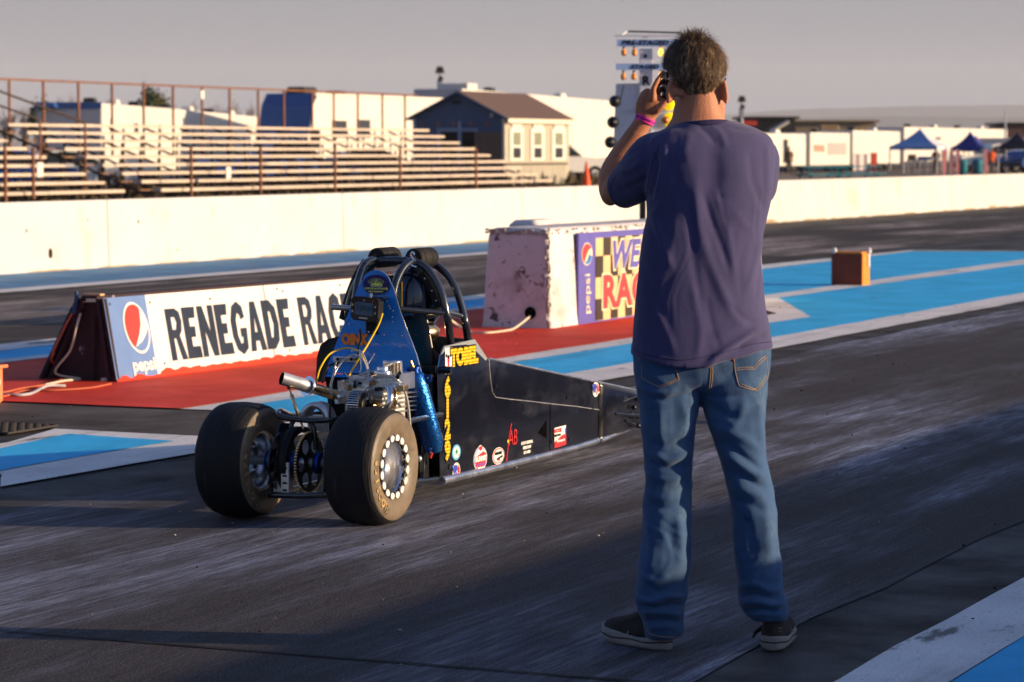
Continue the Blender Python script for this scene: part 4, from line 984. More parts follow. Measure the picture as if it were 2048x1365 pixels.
mb = MB(); pe = [P_(563, 757, x=-.02), P_(590, 765, x=.02), P_(615, 773, x=.06), P_(640, 781, x=.12), P_(662, 788, x=.17), P_(690, 795, x=.22)]
sp2 = spline(pe, 4); mb.tube(sp2[:9], .026, M_ALUR, n=22, cap=False); mb.tube([p for p in sp2[:9]], .024, M_SBLK, n=22, cap=False)
mb.tube(sp2[8:], [.0215] * (len(sp2) - 8), M_STEEL, n=20)
for i in (14, 15): mb.tube([sp2[i], sp2[i] + (sp2[i + 1] - sp2[i]).normalized() * .006], .0215, M_STEEL, n=20)
d0 = (sp2[10] - sp2[8]).normalized(); c = sp2[8]; mb.tube([c, c + d0 * .004], .041, M_ALU, n=28)
d0 = (sp2[-1] - sp2[-3]).normalized(); mb.tube([sp2[-3], sp2[-3] + d0 * .03], .027, M_ALU, n=24)
mb.build('exhaust_pipe', dr)
mb = MB(); a = P_(578, 776, x=.0); b = P_(608, 862, x=-.02); mb.tube([a, a.lerp(b, .15), a.lerp(b, .16), a.lerp(b, .7), a.lerp(b, .71), b], [.004, .004, .0075, .0075, .0045, .0045], M_STEEL, n=10); mb.sphere(a, .008, M_SBLK); mb.sphere(b, .009, M_SBLK); mb.build('exhaust_stay', dr)
mb = MB(); a = P_(640, 838, x=.08)     # arched cover left of the clutch
for i in range(14):
    a0 = math.radians(15 + 150 * i / 14); a1 = math.radians(15 + 150 * (i + 1) / 14); vs = []
    for an in (a0, a1):
        for R_, xx in ((.085, -.02), (.085, .05), (.062, .05), (.062, -.02)): vs.append(a + Vector((xx, .018 - R_ * math.cos(an) * .8, R_ * math.sin(an) - .02)))
    mb.add(vs, [(0, 1, 5, 4), (1, 2, 6, 5), (2, 3, 7, 6), (3, 0, 4, 7)], M_ALUR, True)
mb.box(a + Vector((.03, .02, -.02)), (.06, .07, .06), M_ALUR); mb.build('chain_cover', dr)
mb = MB(); mb.tube(spline([P_(778, 776, x=.12), P_(781, 790, x=.10), P_(778, 808, x=.09), P_(770, 822, x=.10)], 5), .0125, M_ALU, n=14); mb.tube(spline([P_(788, 778, x=.16), P_(790, 800, x=.15), P_(784, 822, x=.15)], 5), .011, M_STEEL, n=14); mb.build('intake_pipes', dr)
mb = MB(); random.seed(3)
for k in range(34):      # nuts, bolts and fittings over the engine
    q = (random.uniform(672, 800), random.uniform(752, 835)); a = P_(q[0], q[1], x=random.uniform(.10, .15)); m_ = random.choice([M_CHR, M_ALUR, M_SBLK, M_BRASS, M_STEEL, M_ALU])
    if random.random() < .5: mb.cyl(a, a + Vector((.04, random.uniform(-.02, .02), random.uniform(-.02, .02))), random.uniform(.004, .010), m_, 8)
    else: mb.box(a + Vector((.02, 0, 0)), (.04, random.uniform(.01, .035), random.uniform(.006, .025)), m_)
mb.build('engine_fittings', dr, bevel=.001)
def hose(pts, r, m, nm='hose'):
    mb = MB(); mb.tube(spline(pts, 7), r, m, n=8); return mb.build(nm, dr)
hose([P_(633, 766, x=.3), P_(640, 738, x=.35), P_(660, 708, x=.45), P_(690, 697, x=.48), P_(712, 700, x=.42), P_(724, 712, x=.35), P_(736, 740, x=.25)], .0035, M_YW, 'yellow_cable')
hose([P_(765, 627, x=.5), P_(757, 650, x=.48), P_(735, 690, x=.42), P_(715, 722, x=.32), P_(698, 752, x=.2)], .0038, M_YW, 'yellow_cable')
hose([P_(663, 790, x=.12), P_(664, 762, x=.15), P_(680, 728, x=.2), P_(703, 711, x=.22), P_(722, 716, x=.2), P_(733, 735, x=.18), P_(737, 765, x=.15), P_(736, 800, x=.12)], .0042, M_CLR)
hose([P_(703, 702, x=.3), P_(722, 704, x=.25), P_(732, 722, x=.22), P_(740, 752, x=.18)], .003, M_CLR)
hose([P_(670, 792, x=.1), P_(661, 810, x=.08), P_(660, 850, x=.06), P_(662, 880, x=.04)], .004, M_SBLK)
hose([P_(680, 725, x=.4), P_(655, 735, x=.38), P_(645, 765, x=.3)], .005, M_SBLK)
hose([P_(738, 756, x=.16), P_(765, 753, x=.14), P_(790, 757, x=.14), P_(806, 775, x=.18), P_(815, 805, x=.22), P_(820, 850, x=.26), P_(824, 890, x=.3), P_(834, 917, x=.34)], .0055, M_CLR)
hose([P_(795, 762, x=.2), P_(811, 790, x=.24), P_(818, 830, x=.28), P_(826, 880, x=.3)], .003, M_SBLK)
hose([P_(705, 760, x=.2), P_(725, 748, x=.2), P_(745, 744, x=.2), P_(760, 738, x=.22), P_(785, 727, x=.26)], .0045, M_CLR)
hose([P_(720, 660, x=.55), P_(722, 680, x=.5), P_(716, 700, x=.45), P_(720, 740, x=.3), P_(723, 775, x=.2)], .005, M_SBLK)
hose([P_(720, 700, x=.3), P_(722, 730, x=.25), P_(720, 745, x=.22)], .003, M_CHR)
hose([P_(749, 708, x=.3), P_(740, 722, x=.3), P_(735, 732, x=.28)], .0022, M_CLR, 'cable_tie'); hose([P_(690, 746, x=.2), P_(700, 758, x=.19), P_(708, 765, x=.18)], .0028, M_STEEL, 'cable_tie')
hose([P_(672, 725, x=.3), P_(668, 745, x=.28), P_(660, 775, x=.2)], .004, M_STEEL, 'control_rod')
mb = MB(); a = P_(838, 918, x=.36); mb.sphere(a, .012, M_ALUR); mb.cyl(P_(856, 905, x=.5), P_(861, 898, x=.5), .008, M_ABLUE, 10); mb.cyl(P_(860, 916, x=.5), P_(863, 906, x=.5), .007, M_RED2, 10); mb.box(P_(836, 932, x=.4), (.03, .03, .05), M_SBLK); mb.build('valve', dr)

# --- body panels
YB = -.215
def bz_top(x): return .557 - .155 * (x - 1.215)
def bz_bot(x): return float(np.interp(x, [.75, 1.3, 2.3, 3.0, 4.2], [.070, .068, .074, .105, .15]))
def halfw(x): return float(np.interp(x, [0, 3.0, 3.4, 4.25], [.215, .212, .18, .085]))
outp = [(.765, .075), (.752, .30), (.742, .545), (.765, .60), (.80, .636), (1.10, .648), (1.165, .60), (1.235, .556)]
for s in (-1, 1):
    n0 = len(outp); xsn = [1.235 + (2.47 - 1.235) * i / 8 for i in range(9)]
    poly = outp + [(x, bz_top(x)) for x in xsn[1:]] + [(x, bz_bot(x)) for x in xsn[::-1]] + [(1.0, bz_bot(1.0))]
    mb = MB(); M = MF.copy(); M.translation = Vector((0, s * .215, 0))
    if s == -1: mb.prism(poly, -.004, M_GBLK, M=M, side=M_ALU)
    else: mb.prism(poly, .004, M_GBLK, M=M, side=M_ALU)
    mb.build('side_panel', dr)
mb = MB(); rings = []
xsn = [1.235, 1.6, 2.0, 2.469]
for x in xsn:
    w = halfw(x) - .004; z = bz_top(x); rings.append([Vector((x, -w, z - .012)), Vector((x, -w * .96, z + .004)), Vector((x, 0, z + .012)), Vector((x, w * .96, z + .004)), Vector((x, w, z - .012)), Vector((x, 0, z - .004))])
mb.loft(rings, M_GBLK, smooth=False); mb.build('top_cover', dr)
mb = MB(); rings = []
for x in (.77, 1.3, 1.9, 2.469):
    w = halfw(x) + .002; z = bz_bot(x); rings.append([Vector((x, -w, z + .010)), Vector((x, -w * .97, z - .006)), Vector((x, w * .97, z - .006)), Vector((x, w, z + .010)), Vector((x, w - .004, z + .012)), Vector((x, -w + .004, z + .012))])
M_TAPE = mat('silver_edge_trim', (.62, .64, .70), .22, metal=.9, var=.2, scale=14)
mb.loft(rings, M_TAPE, smooth=False)
for s in (-1, 1): mb.tube([Vector((x, s * .2165, bz_bot(x) + .012)) for x in (.775, 1.0, 1.3, 1.6, 1.9, 2.2, 2.469)], [.017, .017, .016, .015, .014, .013, .012], M_TAPE, n=10)
for s in (-1, 1): mb.tube([Vector((x, s * .2140, bz_top(x) + .002)) for x in (1.25, 1.8, 2.47, 3.0)], .0055, M_TAPE, n=8)
mb.build('belly_pan', dr)
mb = MB(); rings = []
for x in (2.471, 2.6, 2.8, 3.1, 3.5, 3.9, 4.15, 4.25):
    w = halfw(x); zt = bz_top(x); zb = bz_bot(x); zt = max(zt, zb + .05); r = .012 + .012 * (x - 2.47) if x < 4 else .02
    if x > 4.2: w *= .6; zt -= .015; zb += .015
    rg = []
    for cy, cz, a in ((w - r, zt - r, 0), (-w + r, zt - r, 90), (-w + r, zb + r, 180), (w - r, zb + r, 270)):
        rr_ = min(r, (zt - zb) * .45, w * .8)
        cy2 = (w - rr_) * (1 if cy > 0 else -1); cz2 = zt - rr_ if a < 180 else zb + rr_
        for i in range(5): t = math.radians(a + 22.5 * i); rg.append(Vector((x, cy2 + rr_ * math.cos(t), cz2 + rr_ * math.sin(t))))
    rings.append(rg)
M_NOSE = mat('gloss_bronze_black', (.008, .006, .005), .08, var=.3, coat=1., scale=3, rvar=.03, bump=.15, bscale=5)
mb.loft(rings, M_GBLK); mb.tube([(2.5, -.214, bz_bot(2.5) + .006), (3.0, -.184, bz_bot(3.) + .006), (4.2, -.08, .16)], .012, M_TAPE, n=8); mb.tube([(2.5, .214, bz_bot(2.5) + .006), (3.0, .184, bz_bot(3.) + .006), (4.2, .08, .16)], .008, M_TAPE, n=8)
mb.build('nose_cone', dr)
# seams, studs and washers on the right panel
mb = MB(); 
def sf(px, py, d=.0015): p = P_(px, py, y=YB); M = MF.copy(); M.translation = Vector((p.x, YB - d, p.z)); return M
def sline(pts, r=.0016, m=M_ALUR):
    mb.tube([Vector((P_(a, b, y=YB).x, YB - .0015, P_(a, b, y=YB).z)) for a, b in pts], r, m, n=6)
sline([(977, 718), (979, 745), (981, 765), (984, 785), (991, 795), (1020, 799), (1060, 803), (1100, 808), (1150, 813), (1197, 820)], .0018)
sline([(1100, 808), (1100, 860), (1099, 897), (1103, 906)], .0012, M_HOLE); sline([(1197, 777), (1197, 820), (1196, 880)], .0010, M_HOLE)
for q, r in (((991, 773), .011), ((1134, 796), .009), ((1185, 816), .009), ((901, 788), .012), ((899, 934), .012), ((1103, 884), .005), ((1138, 880), .005)):
    mb.prism(circ(r, 20), .002, M_SBLK, M=sf(*q)); mb.prism(circ(r * .5, 16), .004, M_CHR, M=sf(*q))
sc = P_(1085, 862, y=YB); mb.add([(sc.x + .045, YB - .001, sc.z + .045), (sc.x + .045, YB - .001, sc.z - .038), (sc.x - .05, YB - .001, sc.z - .005), (sc.x + .045, YB - .001, sc.z + .0)], [(0, 2, 1)], M_HOLE)
mb.build('panel_fasteners', dr)
# decals on the right panel
mb = MB()
def stext(s, px, py, h, m, **k): mb.text(s, h, m, sf(px, py, .0012 + k.pop('d', 0)), **k)
def sell(px, py, rx, ry, m, d=.0012, n=32): mb.prism(circ(rx, n, ry=ry), .0006, m, M=sf(px, py, d))
def spoly(px, py, pts, m, d=.0012): mb.prism(pts, .0006, m, M=sf(px, py, d))
stext('TOBEL', 927.5, 714, .066, M_DBLK, bold=.012, wide=.98, space=1.0); stext('TOBEL', 927.5, 714, .066, M_DDIA, bold=.007, wide=.98, d=.0012, space=1.0)
mb.build('name_decal', dr); mb = MB()
sq_ = [(-.032, -.055), (.036, -.055), (.036, .052), (-.032, .052)]
spoly(896.5, 721, sq_, M_DWHT); 
spoly(896, 720, circ(.010, 12, (0, .01)), M_DBLK, .0022); spoly(896, 720, [(-.006, -.03), (.006, -.03), (.010, .005), (-.010, .005)], M_DRED, .0022)
spoly(896, 720, circ(.008, 12, (-.018, .018)), M_DBLK, .0022); spoly(896, 720, circ(.008, 12, (.020, .018)), M_DBLK, .0022); stext('TACH PRIDE', 896, 741, .008, M_DBLK, d=.0012, bold=.0005)
mb.build('sticker', dr); mb = MB()
for c, py in (('6', 777), ('1', 819), ('2', 861), ('9', 903)):
    stext(c, 893.5, py, .078, M_DBLK, bold=.011, wide=.95); stext(c, 893.5, py, .078, M_DDIA, bold=.006, wide=.95, d=.0012)
mb.build('number_decal', dr); mb = MB()
sell(912, 905, .042, .0325, M_DCYN); sell(912, 905, .031, .024, M_DWHT, .0020); sell(912, 904, .012, .010, M_DGRN, .0028); sell(916, 909, .004, .003, M_DRED, .003); sell(908, 909, .004, .003, M_DBLU, .003)
mb.build('sticker', dr); mb = MB()
def vp(px, py, k=1.):
    sell(px, py, .040 * k, .037 * k, M_DWHT); spoly(px, py, [(.002 * k, -.030 * k), (.034 * k, -.018 * k), (.034 * k, .010 * k), (.018 * k, .028 * k), (.012 * k, .0)], M_DRED, .0021)
    mb.text('VP', .040 * k, M_DBLU, sf(px - 2.5, py - 1, .0030), bold=.003 * k, wide=.85, shear=-.25)
    mb.text('fuels', .012 * k, M_DWHT, sf(px + 4, py + 6, .0035), bold=.0004)
vp(912, 942, .92); mb.build('sticker', dr); mb = MB(); vp(1191, 779, .95); mb.build('sticker', dr); mb = MB()
sell(960, 918, .068, .052, M_DWHT); sell(960, 918, .064, .049, M_DBLU, .0018); sell(960, 918, .060, .045, M_DWHT, .0024)
sell(960, 897, .020, .013, M_DWHT, .0012); sell(960, 897, .016, .010, M_DRED, .0031)
spoly(960, 918, [(-.056, -.012), (-.046, -.030), (.0, -.044), (.046, -.030), (.058, .0), (.054, .018), (.03, .03), (-.03, .016), (-.05, .014)], M_DRED, .0030)
mb.text('SUMMIT', .021, M_DWHT, sf(960, 918, .0040), bold=.0016, wide=1.05, shear=.12); mb.box((P_(960, 929, y=YB).x, YB - .004, P_(960, 929, y=YB).z), (.075, .001, .007), M_DBLU); mb.text('Racing Equipment', .007, M_DWHT, sf(960, 935, .0045), bold=.0004)
mb.build('sticker', dr); mb = MB()
sell(996, 912, .062, .036, M_DWHT); sell(996, 912, .059, .033, M_DRED, .0018); sell(996, 912, .053, .028, M_DWHT, .0024); mb.text('DRAGSTER', .012, M_DBLK, sf(995, 907, .0032), bold=.001, wide=.9, shear=.2); spoly(997, 914, [(-.034, -.006), (.035, .006), (.036, -.004), (-.02, -.012)], M_DBLK, .0032); mb.text('Racing', .008, M_DRED, sf(996, 920, .0032), bold=.0005)
mb.build('sticker', dr); mb = MB()
# red winged AB mark with a yellow star
spoly(1022, 880, [(-.055, -.088), (-.049, -.088), (-.020, .010), (-.024, .014)], M_DRED); mb.text('AB', .072, M_DRED, sf(1025, 877, .0012), bold=-.0012, wide=.75, shear=.1)
spoly(1022, 880, [(-.028, .01), (-.022, .01), (.006, .072), (.0, .072)], M_DRED); st = []
for k in range(10): a = PI / 2 + PI * k / 5; r = .012 if k % 2 == 0 else .005; st.append((-.030 + r * math.cos(a), -.004 + r * math.sin(a)))
spoly(1021, 880, st, M_DYEL, .0022)
mb.build('emblem_decal', dr); mb = MB()
for i, s in enumerate(('SOUTH CENTRAL', 'SPEED SHOP', '812 4-8984')): stext(s, 1053, 885.5 + i * 9.6, .0125, M_DWHT, bold=.0008, shear=.15, wide=.92)
mb.build('lettering_decal', dr); mb = MB()
a0 = [(-.066, -.047), (.064, -.043), (.064, .045), (-.066, .043)]; spoly(1120, 873, a0, M_DWHT); spoly(1120, 873, [(-.066, -.047), (.064, -.043), (.064, .006), (.02, .004), (-.066, -.020)], M_DRED, .002)
mb.text('DOCTOR', .017, M_DRED, sf(1114, 862, .0024), bold=.0008, wide=.9); mb.text('INJECTION', .010, M_DBLK, sf(1114, 871, .003), bold=.0006); mb.text('Motorsports', .013, M_DWHT, sf(1120, 881, .003), bold=.0006); spoly(1130, 862, [(-.004, -.014), (.004, -.014), (.004, -.004), (.010, .0), (.004, .004), (.004, .014), (-.004, .014), (-.004, .004), (-.010, 0), (-.004, -.004)], M_DBLU, .0026)
mb.build('sticker', dr)
# windscreen shroud
M_SHR = mat('lexan_and_sky_grey', (.26, .28, .285), .25, var=.05, coat=.5)
mb = MB(); 
mb.add([(1.10, -.212, .645), (1.10, .212, .67), (1.24, .212, .558), (1.24, -.212, .556), (1.10, -.212, .640), (1.10, .212, .665), (1.235, .212, .553), (1.235, -.212, .551)], [(0, 3, 2, 1), (4, 5, 6, 7), (0, 1, 5, 4), (1, 2, 6, 5), (2, 3, 7, 6), (3, 0, 4, 7)], M_SHR)
mb.add([(.765, -.2165, .60), (.86, -.2165, .632), (1.02, -.2165, .628), (1.10, -.2165, .60), (1.21, -.2165, .548), (1.228, -.2165, .556), (1.165, -.2165, .60), (1.10, -.2165, .646), (.80, -.2165, .634)], [tuple(range(9))], M_SHR)  # strip along the panel top: sky reflection put in as pale grey
mb.build('windscreen', dr)
# front axle and wheels
LF = 4.5; FR_ = .19
def front_wheel(y):
    mb = MB(); mb.lathe([(-.016, .165), (.016, .165), (.016, .150), (-.016, .150), (-.016, .165)], M_ALU, axis='y', n=48)
    for k in range(18):
        a = 2 * PI * k / 18; s = .02 if k % 2 else -.02; mb.tube([(.02 * math.cos(a), s, .02 * math.sin(a)), (.152 * math.cos(a), 0, .152 * math.sin(a))], .0015, M_CHR, n=5)
    mb.lathe([(-.035, 0), (-.035, .022), (.035, .022), (.035, 0)], M_ALUR, axis='y', n=18)
    w = mb.build('front_wheel', dr); w.location = (LF, y, FR_)
    tb = MB(); tb.lathe([(-.018, .160), (-.028, .172), (-.020, .186), (0, .190), (.020, .186), (.028, .172), (.018, .160)], M_TREAD, axis='y', n=48); tb.build('tyre', w)
front_wheel(-.19); front_wheel(.19)
mb = MB(); mb.cyl((LF, -.18, FR_), (LF, .18, FR_), .012, M_GBLK, 12)
for s in (-1, 1):
    mb.tube([(LF, s * .14, FR_), (3.1, s * .16, .25)], .007, M_GBLK, n=8); mb.tube([(LF, s * .14, FR_ - .03), (3.1, s * .17, .14)], .007, M_GBLK, n=8)
a = P_(1265, 815, y=-.2); b = P_(1262, 855, y=-.2)
mb.tube([P_(1240, 806, y=-.20), P_(1276, 792, y=-.24)], .007, M_GBLK, n=8); mb.tube([P_(1230, 828, y=-.21), P_(1280, 832, y=-.24)], .009, M_GBLK, n=8); mb.tube([P_(1250, 842, y=-.21), P_(1282, 856, y=-.22)], .008, M_GBLK, n=8)
for q in ((1262, 829), (1276, 833), (1268, 815), (1276, 852), (1274, 798)): mb.sphere(P_(q[0], q[1], y=-.225), .013, M_GBLK)
mb.build('front_axle', dr)

for a_ in ():
    pass
# --- seat and driver
M_SEAT = mat('seat_vinyl', (.012, .012, .014), .35, var=.2)
mb = MB(); rings = []
for z, xo, w, d in ((.14, .86, .15, .14), (.35, .82, .17, .13), (.6, .80, .17, .09), (.75, .80, .14, .06), (.88, .82, .12, .05), (.92, .83, .09, .03)):
    rings.append([Vector((xo + d * math.sin(t) * (.25 if math.sin(t) < 0 else .5), w * math.cos(t), z)) for t in [2 * PI * i / 20 for i in range(20)]])
mb.loft(rings, M_SEAT); mb.build('seat', dr)
dv = empty('person', DM @ Vector((1.0, 0, .12)), PHI, 'driver in a dark jacket and glossy black helmet inside the roll cage', 'person')
M_JKT = mat('dark_race_jacket', (.030, .012, .018), .75, var=.3, scale=20, bump=.5, bscale=30); M_HELM = mat('helmet_gloss', (.006, .010, .022), .10, var=.2, coat=1.)
M_SKIN = mat('skin', (.43, .185, .105), .5, var=.12, scale=30, bump=.2, bscale=200)
M_SKIN.node_tree.nodes['Principled BSDF'].inputs['Subsurface Weight'].default_value = .25
M_SKIN.node_tree.nodes['Principled BSDF'].inputs['Subsurface Scale'].default_value = .012
def remesh(name, mb, parent, vox, smooth=4, fn=None, mats=None, pick=None, loc=None, decim=None):
    """fuse overlapping closed volumes into one continuous skin"""
    me = mb.mesh(name + '_raw'); bm = bmesh.new(); bm.from_mesh(me); bmesh.ops.remove_doubles(bm, verts=bm.verts, dist=1e-6); bmesh.ops.recalc_face_normals(bm, faces=bm.faces); bm.to_mesh(me); bm.free()
    o = bpy.data.objects.new(name + '_raw', me); COL.objects.link(o)
    r = o.modifiers.new('r', 'REMESH'); r.mode = 'VOXEL'; r.voxel_size = vox; r.use_smooth_shade = True
    if smooth: s = o.modifiers.new('s', 'SMOOTH'); s.iterations = smooth; s.factor = .5
    dg = bpy.context.evaluated_depsgraph_get(); dg.update(); ev = o.evaluated_get(dg); m2 = bpy.data.meshes.new_from_object(ev)
    bpy.data.objects.remove(o); bpy.data.meshes.remove(me); m2.name = name
    n = len(m2.vertices); co = np.empty(n * 3); m2.vertices.foreach_get('co', co); co = co.reshape(-1, 3); no = np.empty(n * 3); m2.vertices.foreach_get('normal', no); no = no.reshape(-1, 3)
    if fn is not None:
        co = fn(co, no); m2.vertices.foreach_set('co', co.ravel()); m2.update()
    m2.materials.clear()
    for m in (mats or mb.mats): m2.materials.append(m)
    mi = np.zeros(len(m2.polygons), dtype=np.int32)
    if pick is not None:
        c = np.empty(len(m2.polygons) * 3); m2.polygons.foreach_get('center', c); mi = pick(c.reshape(-1, 3)).astype(np.int32)
    m2.polygons.foreach_set('material_index', mi); m2.polygons.foreach_set('use_smooth', np.ones(len(m2.polygons), dtype=bool)); m2.update()
    o = bpy.data.objects.new(name, m2); COL.objects.link(o)
    if parent: o.parent = parent
    return o
mb = MB(); E_ = lambda z, x, w, d: [Vector((x + d * math.sin(2 * PI * i / 24), w * math.cos(2 * PI * i / 24), z)) for i in range(24)]
mb.loft([E_(.02, 0, .13, .10), E_(.15, -.02, .14, .10), E_(.32, -.06, .17, .11), E_(.44, -.08, .17, .09), E_(.50, -.09, .10, .07), E_(.56, -.08, .055, .055), E_(.64, -.07, .055, .06)], M_JKT)
mb.sphere((-.06, 0, .72), (.095, .075, .11), M_JKT)
for s in (-1, 1):
    mb.tube([(-.08, s * .13, .42), (-.03, s * .14, .30), (.06, s * .135, .18), (.22, s * .11, .22), (.28, s * .09, .24)], [.055, .05, .043, .034, .03], M_JKT, n=14)
    mb.tube([(.0, s * .07, .05), (.4, s * .09, .17), (.75, s * .08, .06), (.85, s * .08, .06)], [.08, .065, .05, .04], M_JKT, n=14)
    for k in range(4): mb.tube([(.28, s * .10 + (k - 1.5) * .015, .245), (.33, s * .10 + (k - 1.5) * .015, .262), (.345, s * .10 + (k - 1.5) * .015, .235)], .009, M_JKT, n=8)
remesh('body', mb, dv, .012, 3)
hc = Vector((-.09, 0, .735)); q = DI @ Vector((0, 0, 0))
hp = P_(833, 597, x=.90) - Vector((1.0, 0, .12)); hp.y = hp.y * .8
mb = MB(); n2 = 28
rings = []
for i in range(1, 14):
    a = -PI / 2 + PI * i / 14; zz = math.sin(a); rr_ = math.cos(a) ** .8
    rings.append([hp + Vector((.135 * rr_ * math.cos(t) + .01 * (zz < 0) * math.cos(t), .115 * rr_ * math.sin(t), .135 * zz)) for t in [2 * PI * j / n2 for j in range(n2)]])
mb.loft(rings, M_HELM); hl = mb.build('helmet', dv)
mb = MB(); mb.lathe([(-.006, 0), (-.004, .016), (0, .018)], M_CHR, axis='y', n=18, c=P_(834, 613, x=.86) - Vector((1.0, 0, .12)) + Vector((0, -.01, 0))); mb.build('visor_pivot', dv)
mb = MB(); mb.lathe([(-.03, .07), (-.01, .10), (.02, .105), (.04, .085)], M_STEEL, axis='z', n=28, c=hp + Vector((.0, 0, -.15))); mb.build('neck_collar', dv)
mb = MB(); mb.tube(spline([P_(822, 668, x=.8) - Vector((1.0, 0, .12)), P_(838, 672, x=.8) - Vector((1, 0, .12)), P_(850, 688, x=.85) - Vector((1, 0, .12))], 5), .012, M_RED2, n=8); mb.tube(spline([P_(826, 686, x=.8) - Vector((1.0, 0, .12)), P_(848, 690, x=.82) - Vector((1, 0, .12)), P_(853, 672, x=.82) - Vector((1, 0, .12))], 5), .008, M_SBLK, n=8); mb.build('seat_belt', dv)
# ---------------------------------------------------------------- the man with the camera
from mathutils.bvhtree import BVHTree
MY = 8.33; MO = Vector((.575, MY, 0))
def mp_(px, py, dy=0.): return atY(px, py, MY + dy) - MO
man = empty('person', MO, 0, 'man seen from behind in navy shirt and blue jeans raising a black camera', 'person')
def denim(name, a, b, sc, weave):
    m = mat(name, a, .85, var=.22, scale=5, bump=.35, bscale=420, sheen=.15, spots=[(b, 7, .56, .16), (tuple(x * .5 for x in a), 11, .60, .12)]); return m
M_JEAN = denim('blue_denim', (.032, .078, .17), (.075, .135, .225), 5, 400)
M_SHIRT = mat('faded_navy_cotton', (.050, .046, .118), .9, var=.12, scale=4, bump=.18, bscale=420, sheen=.2, spots=[((.074, .066, .145), 240, .58, .12), ((.045, .038, .095), 3, .55, .2)])
M_HAIR = mat('brown_grey_hair', (.115, .072, .042), .62, var=.5, scale=70, spots=[((.44, .30, .17), 70, .585, .05, (1, 1, .35)), ((.02, .012, .008), 60, .58, .06, (1, 1, .35))])
M_THR = mat('tan_thread', (.34, .23, .13), .7); M_SOLE = mat('grey_rubber_sole', (.24, .22, .205), .7, var=.15, scale=20, bump=.2, bscale=60); M_UPP = mat('charcoal_shoe_fabric', (.035, .028, .027), .8, var=.3, scale=40, bump=.4, bscale=240)
M_PINK = mat('pink_band', (.90, .06, .48), .45, var=.04); M_BTXT = mat('band_print', (.16, .02, .12), .5)

def superring(pL, pR, hd, cy, n=40, e=2.5, flat=0.):
    """horizontal ring between two silhouette points"""
    cx = (pL.x + pR.x) / 2; w = (pR.x - pL.x) / 2; z = (pL.z + pR.z) / 2; out = []
    for i in range(n):
        t = 2 * PI * i / n; c, s = math.cos(t), math.sin(t)
        out.append(Vector((cx + w * math.copysign(abs(c) ** (2 / e), c), cy + hd * math.copysign(abs(s) ** (2 / e), s), z)))
    return out
def rings_px(rows, n=40, e=2.5):
    """rows: (py, pxL, pxR, halfdepth, dy)"""
    R = []
    for py, a, b, hd, dy in rows: R.append(superring(mp_(a, py, dy), mp_(b, py, dy), hd, dy, n, e))
    return R
def resamp(rows, step=12):
    ys = [r[0] for r in rows]; out = []; y = ys[0]; sgn = 1 if ys[-1] > ys[0] else -1
    order = rows if sgn > 0 else rows
    xs = np.array([r[0] for r in rows], float); idx = np.argsort(xs)
    n = int(abs(ys[-1] - ys[0]) / step) + 1
    for k in range(n + 1):
        y = ys[0] + (ys[-1] - ys[0]) * k / n
        out.append((y,) + tuple(float(np.interp(y, xs[idx], np.array([r[i] for r in rows])[idx])) for i in range(1, 5)))
    return out
def seg_d(px, pz, poly):
    best = np.full(px.shape, 1e9); side = np.zeros(px.shape); tt = np.zeros(px.shape); L_ = 0; tot = sum((Vector(b) - Vector(a)).length for a, b in zip(poly, poly[1:]))
    for (ax, az), (bx, bz) in zip(poly, poly[1:]):
        dx, dz = bx - ax, bz - az; l2 = dx * dx + dz * dz; t = np.clip(((px - ax) * dx + (pz - az) * dz) / l2, 0, 1)
        qx, qz = ax + t * dx, az + t * dz; d = np.hypot(px - qx, pz - qz); m = d < best
        best[m] = d[m]; tt[m] = ((L_ + t * math.sqrt(l2)) / tot)[m]; L_ += math.sqrt(l2)
    return best, tt
def folds(lst, noise_amp=.002, nscale=7., stretch=(1, 1, 1), back=True, crease=.0016, cs=(17, 17, 12)):
    LL = []
    for pts, w, amp in lst:
        p3 = [mp_(a, b, -.1) for a, b in pts]; p3 = spline(p3, 4); LL.append(([(p.x, p.z) for p in p3], w / 690., amp))
    def fn(co, no):
        d = np.zeros(len(co)); wgt = np.clip(-no[:, 1] * 1.6 + .35, 0, 1)
        for poly, w, amp in LL:
            dist, tt = seg_d(co[:, 0], co[:, 2], poly); taper = np.clip(np.minimum(tt, 1 - tt) * 5 + .15, 0, 1)
            d += amp * np.exp(-(dist / w) ** 2) * taper * wgt
        nz = np.array([noise.noise(Vector((p[0] * nscale * stretch[0], p[1] * nscale, p[2] * nscale * stretch[2]))) + .5 * noise.noise(Vector((p[0] * nscale * 2.6, p[1] * nscale * 2.6 + 5, p[2] * nscale * 2.6 * stretch[2]))) for p in co])
        cr_ = np.array([(1 - 2.2 * abs(noise.noise(Vector((p[0] * cs[0] + 3 * noise.noise(Vector(p) * 6), p[1] * cs[1], p[2] * cs[2] + 7))))) * max(0., .6 + noise.noise(Vector((p[0] * 5, p[1] * 5, p[2] * 4 + 9)))) for p in co])
        return co + no * (d + nz * noise_amp + cr_ * crease)[:, None]
    return fn

